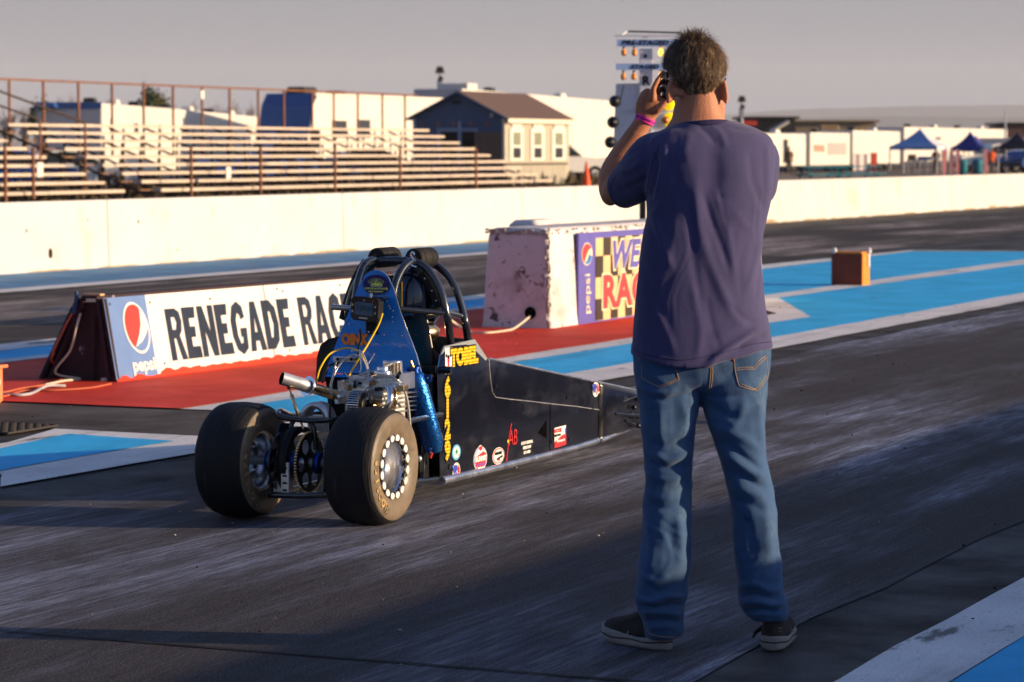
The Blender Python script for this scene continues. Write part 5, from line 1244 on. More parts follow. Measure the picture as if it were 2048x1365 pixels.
# --- body: one continuous skin (head, neck, torso, arms with hands, legs)
bd = MB()
bd.loft(rings_px([(250, 1352, 1448, .05, .0), (262, 1335, 1490, .06, 0), (285, 1315, 1510, .075, 0), (330, 1315, 1515, .09, 0), (420, 1315, 1505, .09, 0), (520, 1305, 1498, .085, 0), (620, 1302, 1495, .085, 0), (720, 1300, 1500, .085, 0), (765, 1306, 1500, .07, 0)][::-1], 24), M_SKIN)
NK = [(190, 1354, 1438, .060, .015), (215, 1348, 1442, .060, .012), (238, 1343, 1447, .060, .005), (265, 1325, 1470, .066, .0)]
bd.loft(rings_px(NK[::-1], 24, 2.1), M_SKIN)
HCx = mp_(1391, 143, .03)
HR = Matrix.Translation(HCx) @ Matrix.Rotation(math.radians(9), 4, 'Z')
bd.sphere((0, 0, 0), (.077, .096, .102), M_SKIN, M=HR, n=28, k=18)
bd.sphere((0, .035, -.055), (.058, .068, .082), M_SKIN, M=HR, n=24, k=14)      # jaw
bd.tube([(0, .10, .025), (0, .122, -.012), (0, .118, -.028)], [.009, .013, .012], M_SKIN, M=HR, n=12)     # nose
bd.sphere((0, .100, -.058), (.026, .012, .008), M_SKIN, M=HR); bd.sphere((0, .100, -.070), (.022, .012, .008), M_SKIN, M=HR); bd.sphere((0, .092, -.100), (.024, .018, .018), M_SKIN, M=HR)
bd.tube([(-.045, .085, .028), (0, .099, .030), (.045, .085, .028)], .012, M_SKIN, M=HR, n=10)
for s in (-1, 1): bd.sphere((s * .032, .082, .010), (.016, .013, .012), M_SKIN, M=HR)
# ears
def ear(px, py, dy, s, tilt):
    c = mp_(px, py, dy); M = Matrix.Translation(c) @ Matrix.Rotation(-s * tilt * .6, 4, 'Z') @ Matrix.Rotation(s * .12, 4, 'Y')
    bd.lathe([(-.006, .0), (-.006, .012), (-.004, .021), (.002, .024), (.007, .021), (.005, .012), (.001, .0)], M_SKIN, axis='x', n=20, M=M @ Matrix.Diagonal((1.2, .80, 1.42, 1)))
    bd.sphere((0, -.006, -.026), (.006, .009, .010), M_SKIN, M=M)
    bd.tube([(0, .01, .0), (s * .026, .030, .0)], .014, M_SKIN, M=M, n=10)
ear(1341, 183, -.035, 1, 1.15); ear(1448, 184, -.01, -1, .45)
# left arm
SHL = mp_(1318, 305, .02); EL = mp_(1221, 385, .17); WL = mp_(1289, 241, .20)
bd.tube(spline([mp_(1345, 300, .0), SHL, mp_(1268, 345, .1), EL + Vector((.012, -.01, .0))], 4), [.06, .06, .058, .056, .054, .052, .050, .048, .046, .045, .045, .045, .045], M_SKIN, n=16)
bd.sphere(EL, (.031, .045, .040), M_SKIN)
bd.tube(spline([EL + Vector((0, 0, -.012)), mp_(1229, 352, .19), mp_(1250, 308, .20), mp_(1272, 268, .20), WL], 4), [.032, .038, .041, .044, .046, .046, .044, .042, .040, .037, .034, .032, .030, .028, .028, .027, .027], M_SKIN, n=16, r2=[.04, .042, .044, .045, .046, .046, .044, .042, .038, .034, .031, .028, .026, .024, .023, .022, .022])
KN = mp_(1312, 186, .20)
bd.tube(spline([WL + Vector((-.001, 0, -.01)), mp_(1294, 222, .20), mp_(1304, 200, .20), KN], 4), [.026, .028, .031, .034, .037, .039, .040, .040, .040, .039, .037, .034, .030], M_SKIN, n=16, r2=[.022, .021, .020, .019, .019, .019, .019, .019, .018, .018, .017, .016, .014])
def finger(pts, r): bd.tube(spline([mp_(*p) for p in pts], 5), [r * (1 - .22 * i / (5 * (len(pts) - 1))) for i in range(5 * (len(pts) - 1) + 1)], M_SKIN, n=10); bd.sphere(mp_(*pts[-1]), r * .8, M_SKIN, n=10, k=8)
finger([(1305, 200, .185), (1307, 178, .180), (1316, 160, .185), (1326, 145, .20)], .0095)
finger([(1308, 198, .20), (1311, 177, .20), (1321, 166, .215), (1334, 160, .235)], .0098)
finger([(1313, 205, .215), (1317, 185, .222), (1327, 176, .245), (1342, 174, .262)], .0095)
finger([(1317, 214, .225), (1323, 198, .235), (1333, 190, .26), (1345, 190, .272)], .0085)
finger([(1300, 224, .195), (1313, 222, .185), (1324, 214, .185), (1332, 204, .19)], .0110)
# right arm, mostly hidden in front of the chest
SR_ = mp_(1500, 308, .02); ER = mp_(1492, 395, .22); WR = mp_(1432, 245, .30)
bd.tube(spline([mp_(1475, 306, 0), SR_, mp_(1502, 350, .13), ER], 4), [.05] * 5 + [.045] * 4 + [.042] * 4, M_SKIN, n=16); bd.sphere(ER, .042, M_SKIN)
bd.tube(spline([ER, mp_(1480, 330, .26), WR], 4), [.04, .043, .044, .043, .040, .036, .032, .028, .026], M_SKIN, n=16)
bd.tube(spline([WR, mp_(1425, 215, .30), mp_(1418, 190, .29)], 4), [.026, .03, .034, .037, .038, .037, .035, .03, .026], M_SKIN, n=14, r2=[.02] * 9)
for k in range(4): finger([(1425 - k * 2, 200 + k * 5, .28 - k * .0), (1420, 178 + k * 7, .285), (1408, 170 + k * 7, .28), (1398, 170 + k * 7, .275)], .0092)
finger([(1424, 222, .29), (1412, 216, .26), (1402, 208, .255)], .0105)
# legs
for cx_, kx, fx in ((1338, 1338, 1334), (1465, 1500, 1548)):
    bd.tube(spline([mp_(cx_, 740, 0), mp_((cx_ + kx) / 2, 860, 0), mp_(kx, 985, 0), mp_((kx + fx) / 2, 1100, -.01), mp_(fx, 1235, -.0), mp_(fx, 1275, .01)], 4), list(np.interp(range(21), [0, 4, 8, 10, 12, 16, 20], [.072, .062, .045, .042, .040, .026, .020])), M_SKIN, n=16)
bd.tube([mp_(1330, 1270, .0), mp_(1275, 1278, .06)], [.026, .020], M_SKIN, n=12); bd.tube([mp_(1540, 1272, .0), mp_(1556, 1280, .15)], [.026, .020], M_SKIN, n=12)
body = remesh('body', bd, man, .0042, 3)

# --- t-shirt
sh = MB()
TOR = [(715, 1261, 1546, .135, .0), (697, 1263, 1544, .133, .0), (654, 1267, 1539, .13, .0), (620, 1270, 1531, .125, 0), (570, 1273, 1527, .12, 0), (519, 1278, 1524, .118, 0), (468, 1285, 1529, .120, 0),
       (435, 1291, 1536, .123, 0), (411, 1292, 1542, .126, 0), (377, 1290, 1549, .128, 0), (340, 1290, 1552, .128, 0), (305, 1289, 1552, .118, 0), (285, 1293, 1549, .105, 0), (272, 1302, 1542, .094, 0), (261, 1320, 1527, .084, 0), (253, 1340, 1505, .075, 0), (246, 1352, 1484, .070, 0), (241, 1366, 1470, .062, .0)]
sh.loft(rings_px(resamp(TOR[:-1], 10) + [TOR[-1]], 64, 2.45), M_SHIRT)
sh.tube(spline([mp_(1345, 308, .02), mp_(1308, 322, .03), mp_(1276, 356, .09), mp_(1248, 376, .13), mp_(1240, 380, .142)], 4), list(np.interp(range(17), [0, 4, 8, 12, 16], [.072, .078, .070, .058, .055])), M_SHIRT, n=24)
sh.tube(spline([mp_(1500, 308, .02), mp_(1512, 322, .06), mp_(1512, 365, .15), mp_(1506, 385, .18)], 4), list(np.interp(range(13), [0, 4, 8, 12], [.07, .07, .066, .062])), M_SHIRT, n=20)
sfold = [([(1390, 350), (1392, 410), (1402, 470), (1425, 540), (1455, 605), (1484, 650)], 13, .010), ([(1405, 385), (1422, 440), (1445, 500), (1458, 545)], 8, -.008), ([(1425, 372), (1448, 430), (1462, 500), (1470, 560)], 8, .005), ([(1436, 380), (1446, 420), (1455, 455)], 6, -.005),
         ([(1379, 390), (1382, 470), (1392, 560), (1404, 640)], 10, -.006), ([(1384, 560), (1392, 600), (1400, 660), (1392, 712)], 10, .005), ([(1412, 590), (1420, 640), (1440, 700)], 8, -.004),
         ([(1396, 252), (1415, 268), (1432, 290)], 7, -.005), ([(1420, 250), (1442, 268), (1452, 300)], 8, .005), ([(1460, 254), (1500, 262), (1536, 262)], 6, -.004), ([(1380, 262), (1372, 300), (1376, 330)], 10, .004),
         ([(1326, 288), (1330, 310), (1318, 360), (1312, 400)], 7, .010), ([(1308, 300), (1314, 340), (1302, 385), (1290, 404)], 8, -.011), ([(1340, 340), (1325, 400), (1300, 440)], 9, .006), ([(1290, 415), (1300, 450), (1318, 500)], 8, -.006), ([(1305, 420), (1320, 480), (1345, 540)], 9, .006),
         ([(1350, 420), (1340, 500), (1318, 560), (1300, 600)], 11, .005), ([(1285, 520), (1300, 580), (1330, 640)], 10, -.004), ([(1300, 590), (1320, 640), (1350, 700)], 9, .0045), ([(1280, 640), (1295, 680), (1310, 720)], 8, -.004),
         ([(1528, 470), (1515, 520), (1502, 560), (1496, 580)], 7, .006), ([(1534, 500), (1520, 560), (1512, 600)], 6, -.005), ([(1490, 480), (1480, 540), (1486, 600)], 9, -.003), ([(1500, 300), (1505, 360), (1522, 400), (1538, 430)], 9, -.005), ([(1535, 280), (1540, 330), (1538, 390)], 8, .004),
         ([(1400, 722), (1440, 704), (1478, 684), (1512, 664), (1542, 664)], 8, .011), ([(1470, 698), (1500, 684), (1540, 676)], 6, -.009), ([(1420, 670), (1460, 660), (1500, 640)], 9, .003), ([(1460, 610), (1490, 640), (1520, 648)], 8, -.004), ([(1350, 260), (1320, 270), (1300, 284)], 6, .004),
         ([(1290, 322), (1262, 340), (1240, 345)], 6, .006), ([(1300, 352), (1270, 372), (1236, 384)], 6, -.006), ([(1298, 385), (1265, 395), (1235, 402)], 6, .005), ([(1285, 300), (1262, 310), (1246, 330)], 5, -.004), ([(1440, 300), (1450, 340), (1440, 390)], 14, .003), ([(1470, 420), (1490, 450), (1510, 460)], 9, .003)]
ff = folds([(a, b * .85, c * (.55 if a[0][0] > 1345 and a[0][1] < 600 else .8)) for a, b, c in sfold], .0026, 8., (1.2, 1, .55), crease=.0016, cs=(16, 16, 6))
zc = mp_(1405, 715).z
def shirt_fn(co, no):
    co = ff(co, no)
    # hang of the hem: lower in the middle, lifted on the right
    k = np.clip((mp_(1405, 640).z - co[:, 2]) / (mp_(1405, 640).z - zc), 0, 1) ** 1.5
    xl = mp_(1262, 715).x; xr = mp_(1545, 715).x; t = (co[:, 0] - xl) / (xr - xl)
    dz = np.interp(t, [0, .18, .38, .55, .72, 1.0], [.012, -.012, -.024, -.014, .004, .030])
    co[:, 2] += dz * k + k * .002 * np.sin(co[:, 0] * 60)
    flare = k * .006; co[:, 1] -= flare * np.sign(-co[:, 1] + .0)
    co[:, 1] += .17 * np.clip(co[:, 0] - mp_(1405, 400).x, -.17, .17)
    # spine hollow and shoulder blades
    cxs = mp_(1418, 400).x; zz = co[:, 2]; bk = np.clip(-no[:, 1], 0, 1)
    co[:, 1] += bk * .003 * np.exp(-((co[:, 0] - cxs) / .03) ** 2) * np.clip((zz - .75) / .3, 0, 1)
    for sx in (-.075, .075): co[:, 1] -= bk * .006 * np.exp(-((co[:, 0] - cxs - sx) / .045) ** 2 - ((zz - mp_(1400, 330).z) / .085) ** 2)
    return co
shirt = remesh('tshirt', sh, man, .0055, 3, shirt_fn)
def bvh_of(*obs):
    vs = []; fs = []
    for o in obs:
        k = len(vs); vs += [v.co.copy() for v in o.data.vertices]; fs += [[k + i for i in p.vertices] for p in o.data.polygons]
    return BVHTree.FromPolygons(vs, fs)
def on_surf(bvh, px, py, off=.001):
    r = ray(px, py).normalized(); h = bvh.ray_cast(CAM - MO, r)
    if h[0] is None: return None
    return h[0] - r * off
bsh = bvh_of(shirt)
def stitch(name, parent, bvh, lines, r, m, off=.0012, dash=None):
    mb = MB()
    for pts in lines:
        P = spline([Vector((a, b, 0)) for a, b in pts], 8); Q = [on_surf(bvh, p.x, p.y, off) for p in P]; run = []
        for q in Q + [None]:
            if q is None or (run and (q - run[-1]).length > .04):
                if len(run) > 1: mb.tube(run, r, m, n=6)
                run = [] if q is None else [q]
            else: run.append(q)
    return mb.build(name, parent)
M_SEAM = mat('shirt_seam', (.045, .036, .085), .9)
for ln in [[(1266, 700), (1300, 711), (1340, 718), (1369, 720), (1416, 713), (1466, 700), (1510, 688), (1543, 684)], [(1232, 352), (1222, 372), (1222, 392), (1232, 408)], [(1318, 290), (1304, 330), (1296, 370), (1293, 400)]]: stitch('seam', shirt, bsh, [ln], .0012, M_SEAM, .0006)
M_COLL = mat('collar_rib', (.035, .030, .08), .9, bump=.5, bscale=300)
mb = MB(); cz = mp_(1398, 250, -.06)
pts = []
for i in range(28):
    t = 2 * PI * i / 28; x = .081 * math.cos(t); y = .070 * math.sin(t)
    pts.append(Vector((mp_(1403, 250).x + x, y - .002, mp_(1403, 252).z - .003 - .009 * math.sin(t) + .006 * math.cos(t))))
mb.tube(pts, .005, M_COLL, n=8, closed=True, r2=.010); mb.build('collar', shirt)

# --- hair
def hair_r(d):
    return 1.0
hm = MB()
HCh = Matrix.Translation(mp_(1389, 138, .022)) @ Matrix.Rotation(math.radians(9), 4, 'Z')
def skull(th, ph, k=1.):     # th azimuth from back (-y) , ph elevation
    x = math.sin(th) * math.cos(ph); y = -math.cos(th) * math.cos(ph); z = math.sin(ph)
    R_ = Vector((.0875, .104, .090 if z > 0 else .112))
    bump = 1 + .02 * noise.noise(Vector((math.atan2(x, -y) * 9, z * 1.5, 2))) + .03 * noise.noise(Vector((x * 2.2, y * 2.2, z * 2.2 + 4)))
    taper = 1.0 - .38 * max(0, -z - .12)
    return Vector((x * R_.x * taper, y * R_.y * taper, z * R_.z)) * k * bump
def hline(th):     # lowest elevation of the hair by azimuth
    a = abs((th + PI) % (2 * PI) - PI)
    return float(np.interp(a, [0, .5, .85, 1.15, 1.35, 1.6, 2.0, 2.5, PI], [-.74, -.70, -.50, -.12, .0, -.02, .38, .62, .66]))
nA, nB = 72, 26; vs = []; fs = []
for i in range(nA):
    th = 2 * PI * i / nA; lo_ = hline(th)
    for j in range(nB + 1):
        ph = lo_ + (PI / 2 - lo_) * j / nB; p = skull(th, ph, 1.0 if j else .965); vs.append(p)
for i in range(nA):
    for j in range(nB):
        a = i * (nB + 1) + j; b = ((i + 1) % nA) * (nB + 1) + j; fs.append((a, b, b + 1, a + 1))
hm.add(vs, fs, M_HAIR, True, HCh)
hair = hm.build('hair', man)
st = MB(); rng = random.Random(5); SV = []; SFc = []
def strand(p, nrm, flow, L_, w, lift, curl):
    base = len(SV); d = (flow + nrm * lift).normalized(); q = p.copy(); side = d.cross(nrm).normalized(); k = 4
    for i in range(k + 1):
        t = i / k; ww = w * (1 - .75 * t); SV.append(q - side * ww); SV.append(q + side * ww)
        q = q + d * (L_ / k); d = (d + (flow - nrm * .55) * .22 + side * curl * .3).normalized()
    for i in range(k): SFc.append((base + 2 * i, base + 2 * i + 1, base + 2 * i + 3, base + 2 * i + 2))
crown = Vector((-.01, -.035, .085))
for i in range(15000):
    th = rng.uniform(-PI, PI); lo_ = hline(th); ph = math.asin(rng.uniform(math.sin(lo_), 1)); p = skull(th, ph, 1.002)
    e = .01; nrm = (skull(th + e, ph) - skull(th - e, ph)).cross(skull(th, ph + e) - skull(th, ph - e)).normalized()
    if nrm.dot(p) < 0: nrm = -nrm
    fl = (p - crown); fl = (fl - nrm * fl.dot(nrm)); fl = fl.normalized() if fl.length > 1e-4 else Vector((1, 0, 0))
    fl = (fl + Vector((0, 0, -.45))); fl = (fl - nrm * fl.dot(nrm)); fl = fl.normalized()
    fl = (fl + Vector((rng.gauss(0, .16), rng.gauss(0, .16), rng.gauss(0, .16)))).normalized()
    t = (ph - lo_); near = min(1, t / .5); L_ = rng.uniform(.020, .046) * (.28 + .72 * near); top_ = max(0, math.sin(ph))
    strand(p, nrm, fl, L_, rng.choice([.0005, .0008, .0013]), rng.uniform(.03, .20) + .16 * top_, rng.gauss(0, .5))
for i in range(420):      # untidy tuft standing up on the crown
    a = rng.gauss(0, .020); b = rng.gauss(0, .018); p = Vector((a - .004, -.018 + b, (.086 - (a * a + b * b) * 3))); fl = Vector((rng.gauss(-.35, .5), rng.gauss(0, .4), 1.)).normalized()
    strand(p, Vector((0, 0, 1)), fl, rng.uniform(.018, .042), rng.uniform(.0004, .0009), .5, rng.gauss(0, .9))
st.add(SV, SFc, M_HAIR, True, HCh); st.build('hair_strands', hair)
M_GLS = mat('black_glasses', (.01, .01, .012), .3)
mb = MB(); mb.tube(spline([mp_(1336, 158, .10), mp_(1336, 158, .04), mp_(1344, 160, -.02), mp_(1358, 163, -.045), mp_(1366, 172, -.05)], 5), .0028, M_GLS, n=8); mb.tube(spline([mp_(1450, 158, .12), mp_(1451, 158, .05), mp_(1446, 166, .0)], 5), .0026, M_GLS, n=8)
mb.tube([HR @ Vector((-.07, .10, .012)), HR @ Vector((.07, .10, .012))], .0025, M_GLS, n=8); mb.build('glasses', man)
mb = MB(); c = WL + Vector((.0, 0, .0)); d = (KN - WL).normalized(); Mb_ = frame(WL - (WL - EL).normalized() * -.002, (mp_(1306, 249, .2) - mp_(1270, 233, .2)), (0, 1, 0))
for rr_, m_, z0_, z1_ in ((1, M_PINK, -.0075, .0085),):
    V_ = []; n_ = 36
    for zz in (z0_, z1_):
        for i in range(n_): t = 2 * PI * i / n_; V_.append(Vector((.0300 * math.cos(t), .0265 * math.sin(t), zz)))
    mb.add(V_, [(i, (i + 1) % n_, n_ + (i + 1) % n_, n_ + i) for i in range(n_)], M_PINK, True, Mb_)
# printed text wrapped on the camera-facing side
tv, tf = text_mesh('ANY LOWERY RA', .007, .0004, 1., .0001, 'CENTER', 0., 1.)
def wrap(p):
    t = -PI / 2 + p.x / .0295; return Vector((.0303 * math.cos(t), .0268 * math.sin(t), p.y))
mb.add([wrap(p) for p in tv], tf, M_BTXT, False, Mb_)
mb.build('wristband', man)

# --- jeans
jn = MB()
LEG = [(1272, 1292, 1364, .058, -.012), (1254, 1290, 1368, .060, -.012), (1236, 1284, 1366, .060, -.012), (1222, 1277, 1366, .062, -.01), (1199, 1268, 1374, .068, -.01), (1170, 1272, 1376, .070, -.01), (1139, 1276, 1379, .074, -.008), (1069, 1285, 1383, .079, -.005), (1023, 1284, 1384, .078, 0), (977, 1290, 1384, .074, 0), (931, 1289, 1383, .076, 0), (862, 1283, 1390, .086, 0), (810, 1278, 1398, .095, 0), (780, 1272, 1402, .10, 0), (740, 1268, 1408, .105, 0), (700, 1266, 1414, .108, 0)]
REG = [(1240, 1500, 1576, .060, -.01), (1222, 1484, 1579, .066, -.01), (1208, 1480, 1578, .070, -.01), (1185, 1478, 1568, .068, -.01), (1139, 1474, 1565, .072, -.008), (1092, 1468, 1558, .076, -.004), (1023, 1463, 1552, .078, 0), (977, 1456, 1546, .076, 0), (940, 1446, 1538, .078, 0), (922, 1440, 1535, .080, 0), (862, 1420, 1533, .088, 0), (838, 1412, 1533, .09, 0), (800, 1402, 1535, .097, 0), (769, 1400, 1538, .102, 0), (723, 1398, 1541, .106, 0), (700, 1396, 1541, .108, 0)]
jn.loft(rings_px(resamp(LEG, 14), 36, 2.2), M_JEAN); jn.loft(rings_px(resamp(REG, 14), 36, 2.2), M_JEAN)
jn.loft(rings_px(resamp([(778, 1275, 1536, .075, .0), (764, 1271, 1538, .098, 0), (735, 1267, 1541, .112, 0), (700, 1267, 1540, .113, 0), (660, 1270, 1534, .110, 0)], 10), 56, 2.5), M_JEAN)
jf = [([(1300, 905), (1335, 922), (1368, 910), (1384, 895)], 8, .009), ([(1298, 925), (1335, 938), (1372, 930)], 7, -.008), ([(1294, 950), (1330, 962), (1372, 955)], 7, .006), ([(1300, 885), (1340, 893), (1375, 880)], 8, -.005), ([(1290, 985), (1320, 1000), (1350, 995)], 7, .005), ([(1292, 1008), (1330, 1020), (1376, 1010)], 7, -.005),
      ([(1290, 790), (1330, 800), (1370, 792), (1396, 786)], 6, -.008), ([(1320, 810), (1322, 870), (1330, 900)], 9, .006), ([(1345, 800), (1350, 850), (1346, 890)], 8, -.002), ([(1365, 800), (1372, 850), (1366, 900)], 8, .005), ([(1276, 770), (1300, 782), (1330, 784), (1360, 776)], 6, .005),
      ([(1330, 1040), (1345, 1080), (1352, 1130)], 10, -.003), ([(1356, 1030), (1362, 1090), (1358, 1140)], 8, .006), ([(1300, 1040), (1304, 1100), (1296, 1150)], 9, .005), ([(1282, 1150), (1310, 1165), (1340, 1150)], 7, .005), ([(1290, 1170), (1320, 1185), (1360, 1165)], 7, -.005),
      ([(1272, 1198), (1300, 1206), (1335, 1196), (1372, 1202)], 6, .012), ([(1274, 1212), (1310, 1218), (1350, 1214), (1368, 1218)], 5, -.012), ([(1284, 1230), (1320, 1226), (1362, 1236)], 6, .009), ([(1290, 1246), (1330, 1244), (1364, 1250)], 5, -.007), ([(1300, 1262), (1330, 1256), (1360, 1264)], 5, .004),
      ([(1404, 800), (1430, 822), (1470, 838), (1510, 838)], 9, -.006), ([(1416, 850), (1450, 862), (1490, 880), (1525, 905)], 9, .006), ([(1428, 885), (1460, 895), (1500, 925), (1530, 945)], 7, -.007), ([(1440, 905), (1475, 925), (1510, 950), (1540, 960)], 8, .008), ([(1452, 945), (1485, 955), (1520, 975), (1548, 985)], 7, -.007), ([(1462, 965), (1495, 985), (1535, 1000)], 8, .006), ([(1464, 1000), (1500, 1010), (1545, 1030)], 8, -.004),
      ([(1520, 800), (1522, 850), (1530, 900)], 8, .006), ([(1490, 800), (1480, 840), (1460, 860)], 10, .005), ([(1530, 1000), (1536, 1060), (1542, 1120)], 10, .006), ([(1495, 1030), (1505, 1090), (1510, 1140)], 12, -.004), ([(1405, 792), (1450, 796), (1500, 790), (1530, 780)], 6, -.006), ([(1476, 1090), (1484, 1130), (1486, 1170)], 7, .004),
      ([(1480, 1180), (1510, 1172), (1545, 1186), (1568, 1180)], 7, .007), ([(1482, 1196), (1515, 1192), (1550, 1200), (1574, 1196)], 5, -.010), ([(1484, 1212), (1515, 1206), (1550, 1214), (1578, 1208)], 6, .012), ([(1490, 1226), (1520, 1222), (1555, 1228)], 5, -.009), ([(1500, 1236), (1530, 1232), (1570, 1238)], 5, .006)]
def jeans_fn(co, no):
    co = jff(co, no); cx_ = mp_(1405, 700).x; k = np.clip((co[:, 2] - .55) / .25, 0, 1)
    co[:, 1] += .17 * k * np.clip(co[:, 0] - cx_, -.17, .17)
    kl = (1 - k) * .16
    for a, b in ((1330, -1), (1500, 1)):
        m = (co[:, 0] < cx_) if b < 0 else (co[:, 0] >= cx_); co[m, 1] += kl[m] * np.clip(co[m, 0] - mp_(a, 1000).x, -.07, .07)
    return co
jff = (folds([(a, b * 1.0, c * 1.15) for a, b, c in jf], .0045, 9., (1, 1, 1.1), crease=.0030, cs=(13, 13, 19)))
jeans = remesh('jeans', jn, man, .0055, 3, jeans_fn)
bj = bvh_of(jeans)
stitch('stitching', jeans, bj, [[(1468, 716), (1470, 740), (1476, 766), (1480, 773)], [(1480, 773), (1498, 778), (1515, 782)], [(1515, 782), (1526, 768), (1536, 753)], [(1536, 753), (1535, 735), (1533, 712)], [(1482, 769), (1498, 774), (1513, 777), (1532, 751)],
      [(1473, 737), (1490, 735), (1508, 735)], [(1508, 735), (1518, 722), (1531, 712)], [(1473, 741), (1492, 739), (1509, 739)], [(1509, 739), (1520, 727), (1532, 716)], [(1284, 728), (1283, 745), (1284, 757)], [(1284, 757), (1302, 767), (1321, 775)], [(1321, 775), (1340, 768), (1358, 760)], [(1322, 771), (1340, 764), (1355, 757)],
      [(1358, 760), (1352, 740), (1348, 726)], [(1421, 728), (1421, 750), (1418, 778)], [(1425, 728), (1425, 750), (1422, 776)]], .0011, M_THR, .0012)
stitch('hem_stitching', jeans, bj, [[(1294, 1258), (1300, 1268), (1325, 1274), (1362, 1275)]], .0010, M_THR, .001)
mb = MB(); q = on_surf(bj, 1467, 719, .002)
if q: mb.box(q, (.004, .003, .010), M_DRED)
mb.build('red_tab', jeans)
# --- shoes
def shoe(px_, py_, yaw, length, dy, label=None):
    o = mp_(px_, py_, dy); o.z = 0; M = Matrix.Translation(o) @ Matrix.Rotation(yaw, 4, 'Z')     # local +y = toe, origin at the heel
    L_ = length
    def outline(s, z, wid=1.):
        pts = []; n = 40
        for i in range(n):
            t = 2 * PI * i / n; y = -math.cos(t); x = math.sin(t); yy = (y + 1) / 2
            w = float(np.interp(yy, [0, .1, .3, .5, .72, .9, 1], [.036, .044, .044, .043, .050, .042, .022])) * wid
            pts.append(Vector((math.copysign(abs(x) ** .75, x) * w * s, (yy * L_ * (1 + (s - 1) * .3)) - (s - 1) * .01, z)))
        return pts
    sb = MB(); R = []
    for k, (z, s) in enumerate(((0.000, .93), (.006, 1.02), (.013, 1.06), (.019, 1.02), (.025, 1.08), (.031, 1.03), (.036, 1.0))):
        rg = outline(s, z)
        for i, p in enumerate(rg):
            yy = p.y / L_; lift = max(0, yy - .8) * .10 + (1 if z > .015 else 0) * .006 * math.cos(yy * 9) * (z / .036)
            p.z += lift; p.y += .002 * math.sin(i * 2.2) * (1 if k in (2, 4) else 0)
        rg = [M @ p for p in rg]; R.append(rg)
    sb.loft(R, M_SOLE)
    for i in range(0):
        for s in (-1, 1):
            y = L_ * (.08 + i * .1); w = float(np.interp(y / L_, [0, .1, .3, .5, .72, .9, 1], [.036, .044, .044, .043, .050, .042, .022]))
            sb.box((s * w * .99, y, .010), (.003, .004, .014), M_UPP, M=M)
    so = MB(); R = []
    for z, s, back, front in ((.030, .98, 0, 1), (.045, .98, .0, .995), (.057, .93, .01, .965), (.067, .86, .015, .90), (.076, .80, .02, .78), (.088, .76, .02, .60), (.102, .74, .02, .48)):
        rg = outline(s, 0); rg = [Vector((p.x, p.y * (front - back) + back * L_, z + max(0, (p.y / L_) - .5) * -.0)) for p in rg]; R.append([M @ p for p in rg])
    so.loft(R, M_UPP)
    so.tube([M @ Vector((x * .047, L_ * .40 + .02 * abs(x), .066 - .03 * abs(x) ** 3)) for x in (-1, -.7, -.3, 0, .3, .7, 1)], .0022, M_SOLE, n=6)
    gv = outline(1.045, .0215); sb.tube([M @ (p + Vector((0, 0, .002 * math.cos(p.y / L_ * 14)))) for p in gv], .0022, M_UPP, n=6, closed=True)
    sh_o = so.build('shoe', man); sb.build('sole', sh_o)
    return sh_o, M
s1, Ms1 = shoe(1340, 1296, math.radians(42), .275, -.045)
s2, Ms2 = shoe(1543, 1298, math.radians(-12), .285, -.055)
mb = MB(); mb.tube([Ms2 @ Vector((-.036, .12, .05)), Ms2 @ Vector((-.060, .10, .035)), Ms2 @ Vector((-.066, .09, .02))], [.008, .006, .002], M_UPP, n=8); mb.build('loose_flap', s2)
mb = MB(); 
for i in range(2): mb.box((.026, .004 - .006, .058 + i * .009), (.010, .002, .0018), M_SOLE, M=Ms2)
mb.build('heel_mark', s2)
# --- hand-held camera
cm_ = empty('camera', MO + mp_(1372, 172, .215), math.radians(9), 'black camera held up to the face of the man, mostly hidden by his head', 'camera')
mb = MB(); mb.box((0, 0, 0), (.128, .055, .085), M_SBLK); mb.box((0, -.005, .05), (.055, .05, .03), M_SBLK, taper=(.7, .8)); mb.box((-.05, .02, 0), (.03, .04, .085), M_SBLK); mb.build('camera_body', cm_, bevel=.006)
mb = MB(); mb.lathe([(.025, .0), (.025, .034), (.06, .036), (.10, .039), (.13, .039), (.13, .03), (.12, .0)], M_SBLK, axis='y', n=28); mb.build('lens', cm_)
mb = MB(); mb.lathe([(-.034, 0), (-.034, .014), (-.026, .016), (-.026, 0)], M_SBLK, axis='y', n=16, c=(0, 0, .05)); mb.build('eyepiece', cm_)
# ---------------------------------------------------------------- background: bleachers, vehicles, hut, canopies, trees
M_SEATP = mat('bleacher_plank', (.52, .43, .35), .6, var=.12, scale=1.2, spots=[((.35, .2, .1), 3, .66, .05)]); M_RUSTY = mat('rusty_post', (.20, .085, .045), .8, var=.3, scale=5); M_FOOT = mat('weathered_footboard', (.24, .13, .07), .8, var=.35, scale=2)
M_STR = mat('dark_steel_frame', (.05, .035, .03), .8, var=.3); M_WSIGN = mat('white_placard', (.66, .62, .56), .6, var=.05)
M_TRW = mat('trailer_white', (.62, .59, .54), .4, var=.04, scale=1); M_TRG = mat('trailer_roof', (.55, .52, .5), .6, var=.1); M_TRB = mat('trailer_blue', (.035, .09, .27), .35, var=.1); M_TRSH = mat('grey_and_end_shade', (.34, .36, .42), .5, var=.08)  # plain grey; on white vehicle ends it is shade put into the colour
M_WINB = mat('dark_window', (.02, .025, .03), .12, var=.2, coat=.4); M_TYRE = mat('road_tyre', (.018, .018, .018), .8); M_HUB = mat('hub_cap', (.6, .6, .6), .25, metal=.9); M_DKT = mat('dark_trim', (.03, .03, .03), .6)
def uvp(u, v, z=0): return T(u, v, z)
def at_v(px, v): p = atV(px, 300, v); return p.dot(TV)
RI = .22; RD = .60; VB = 40.0
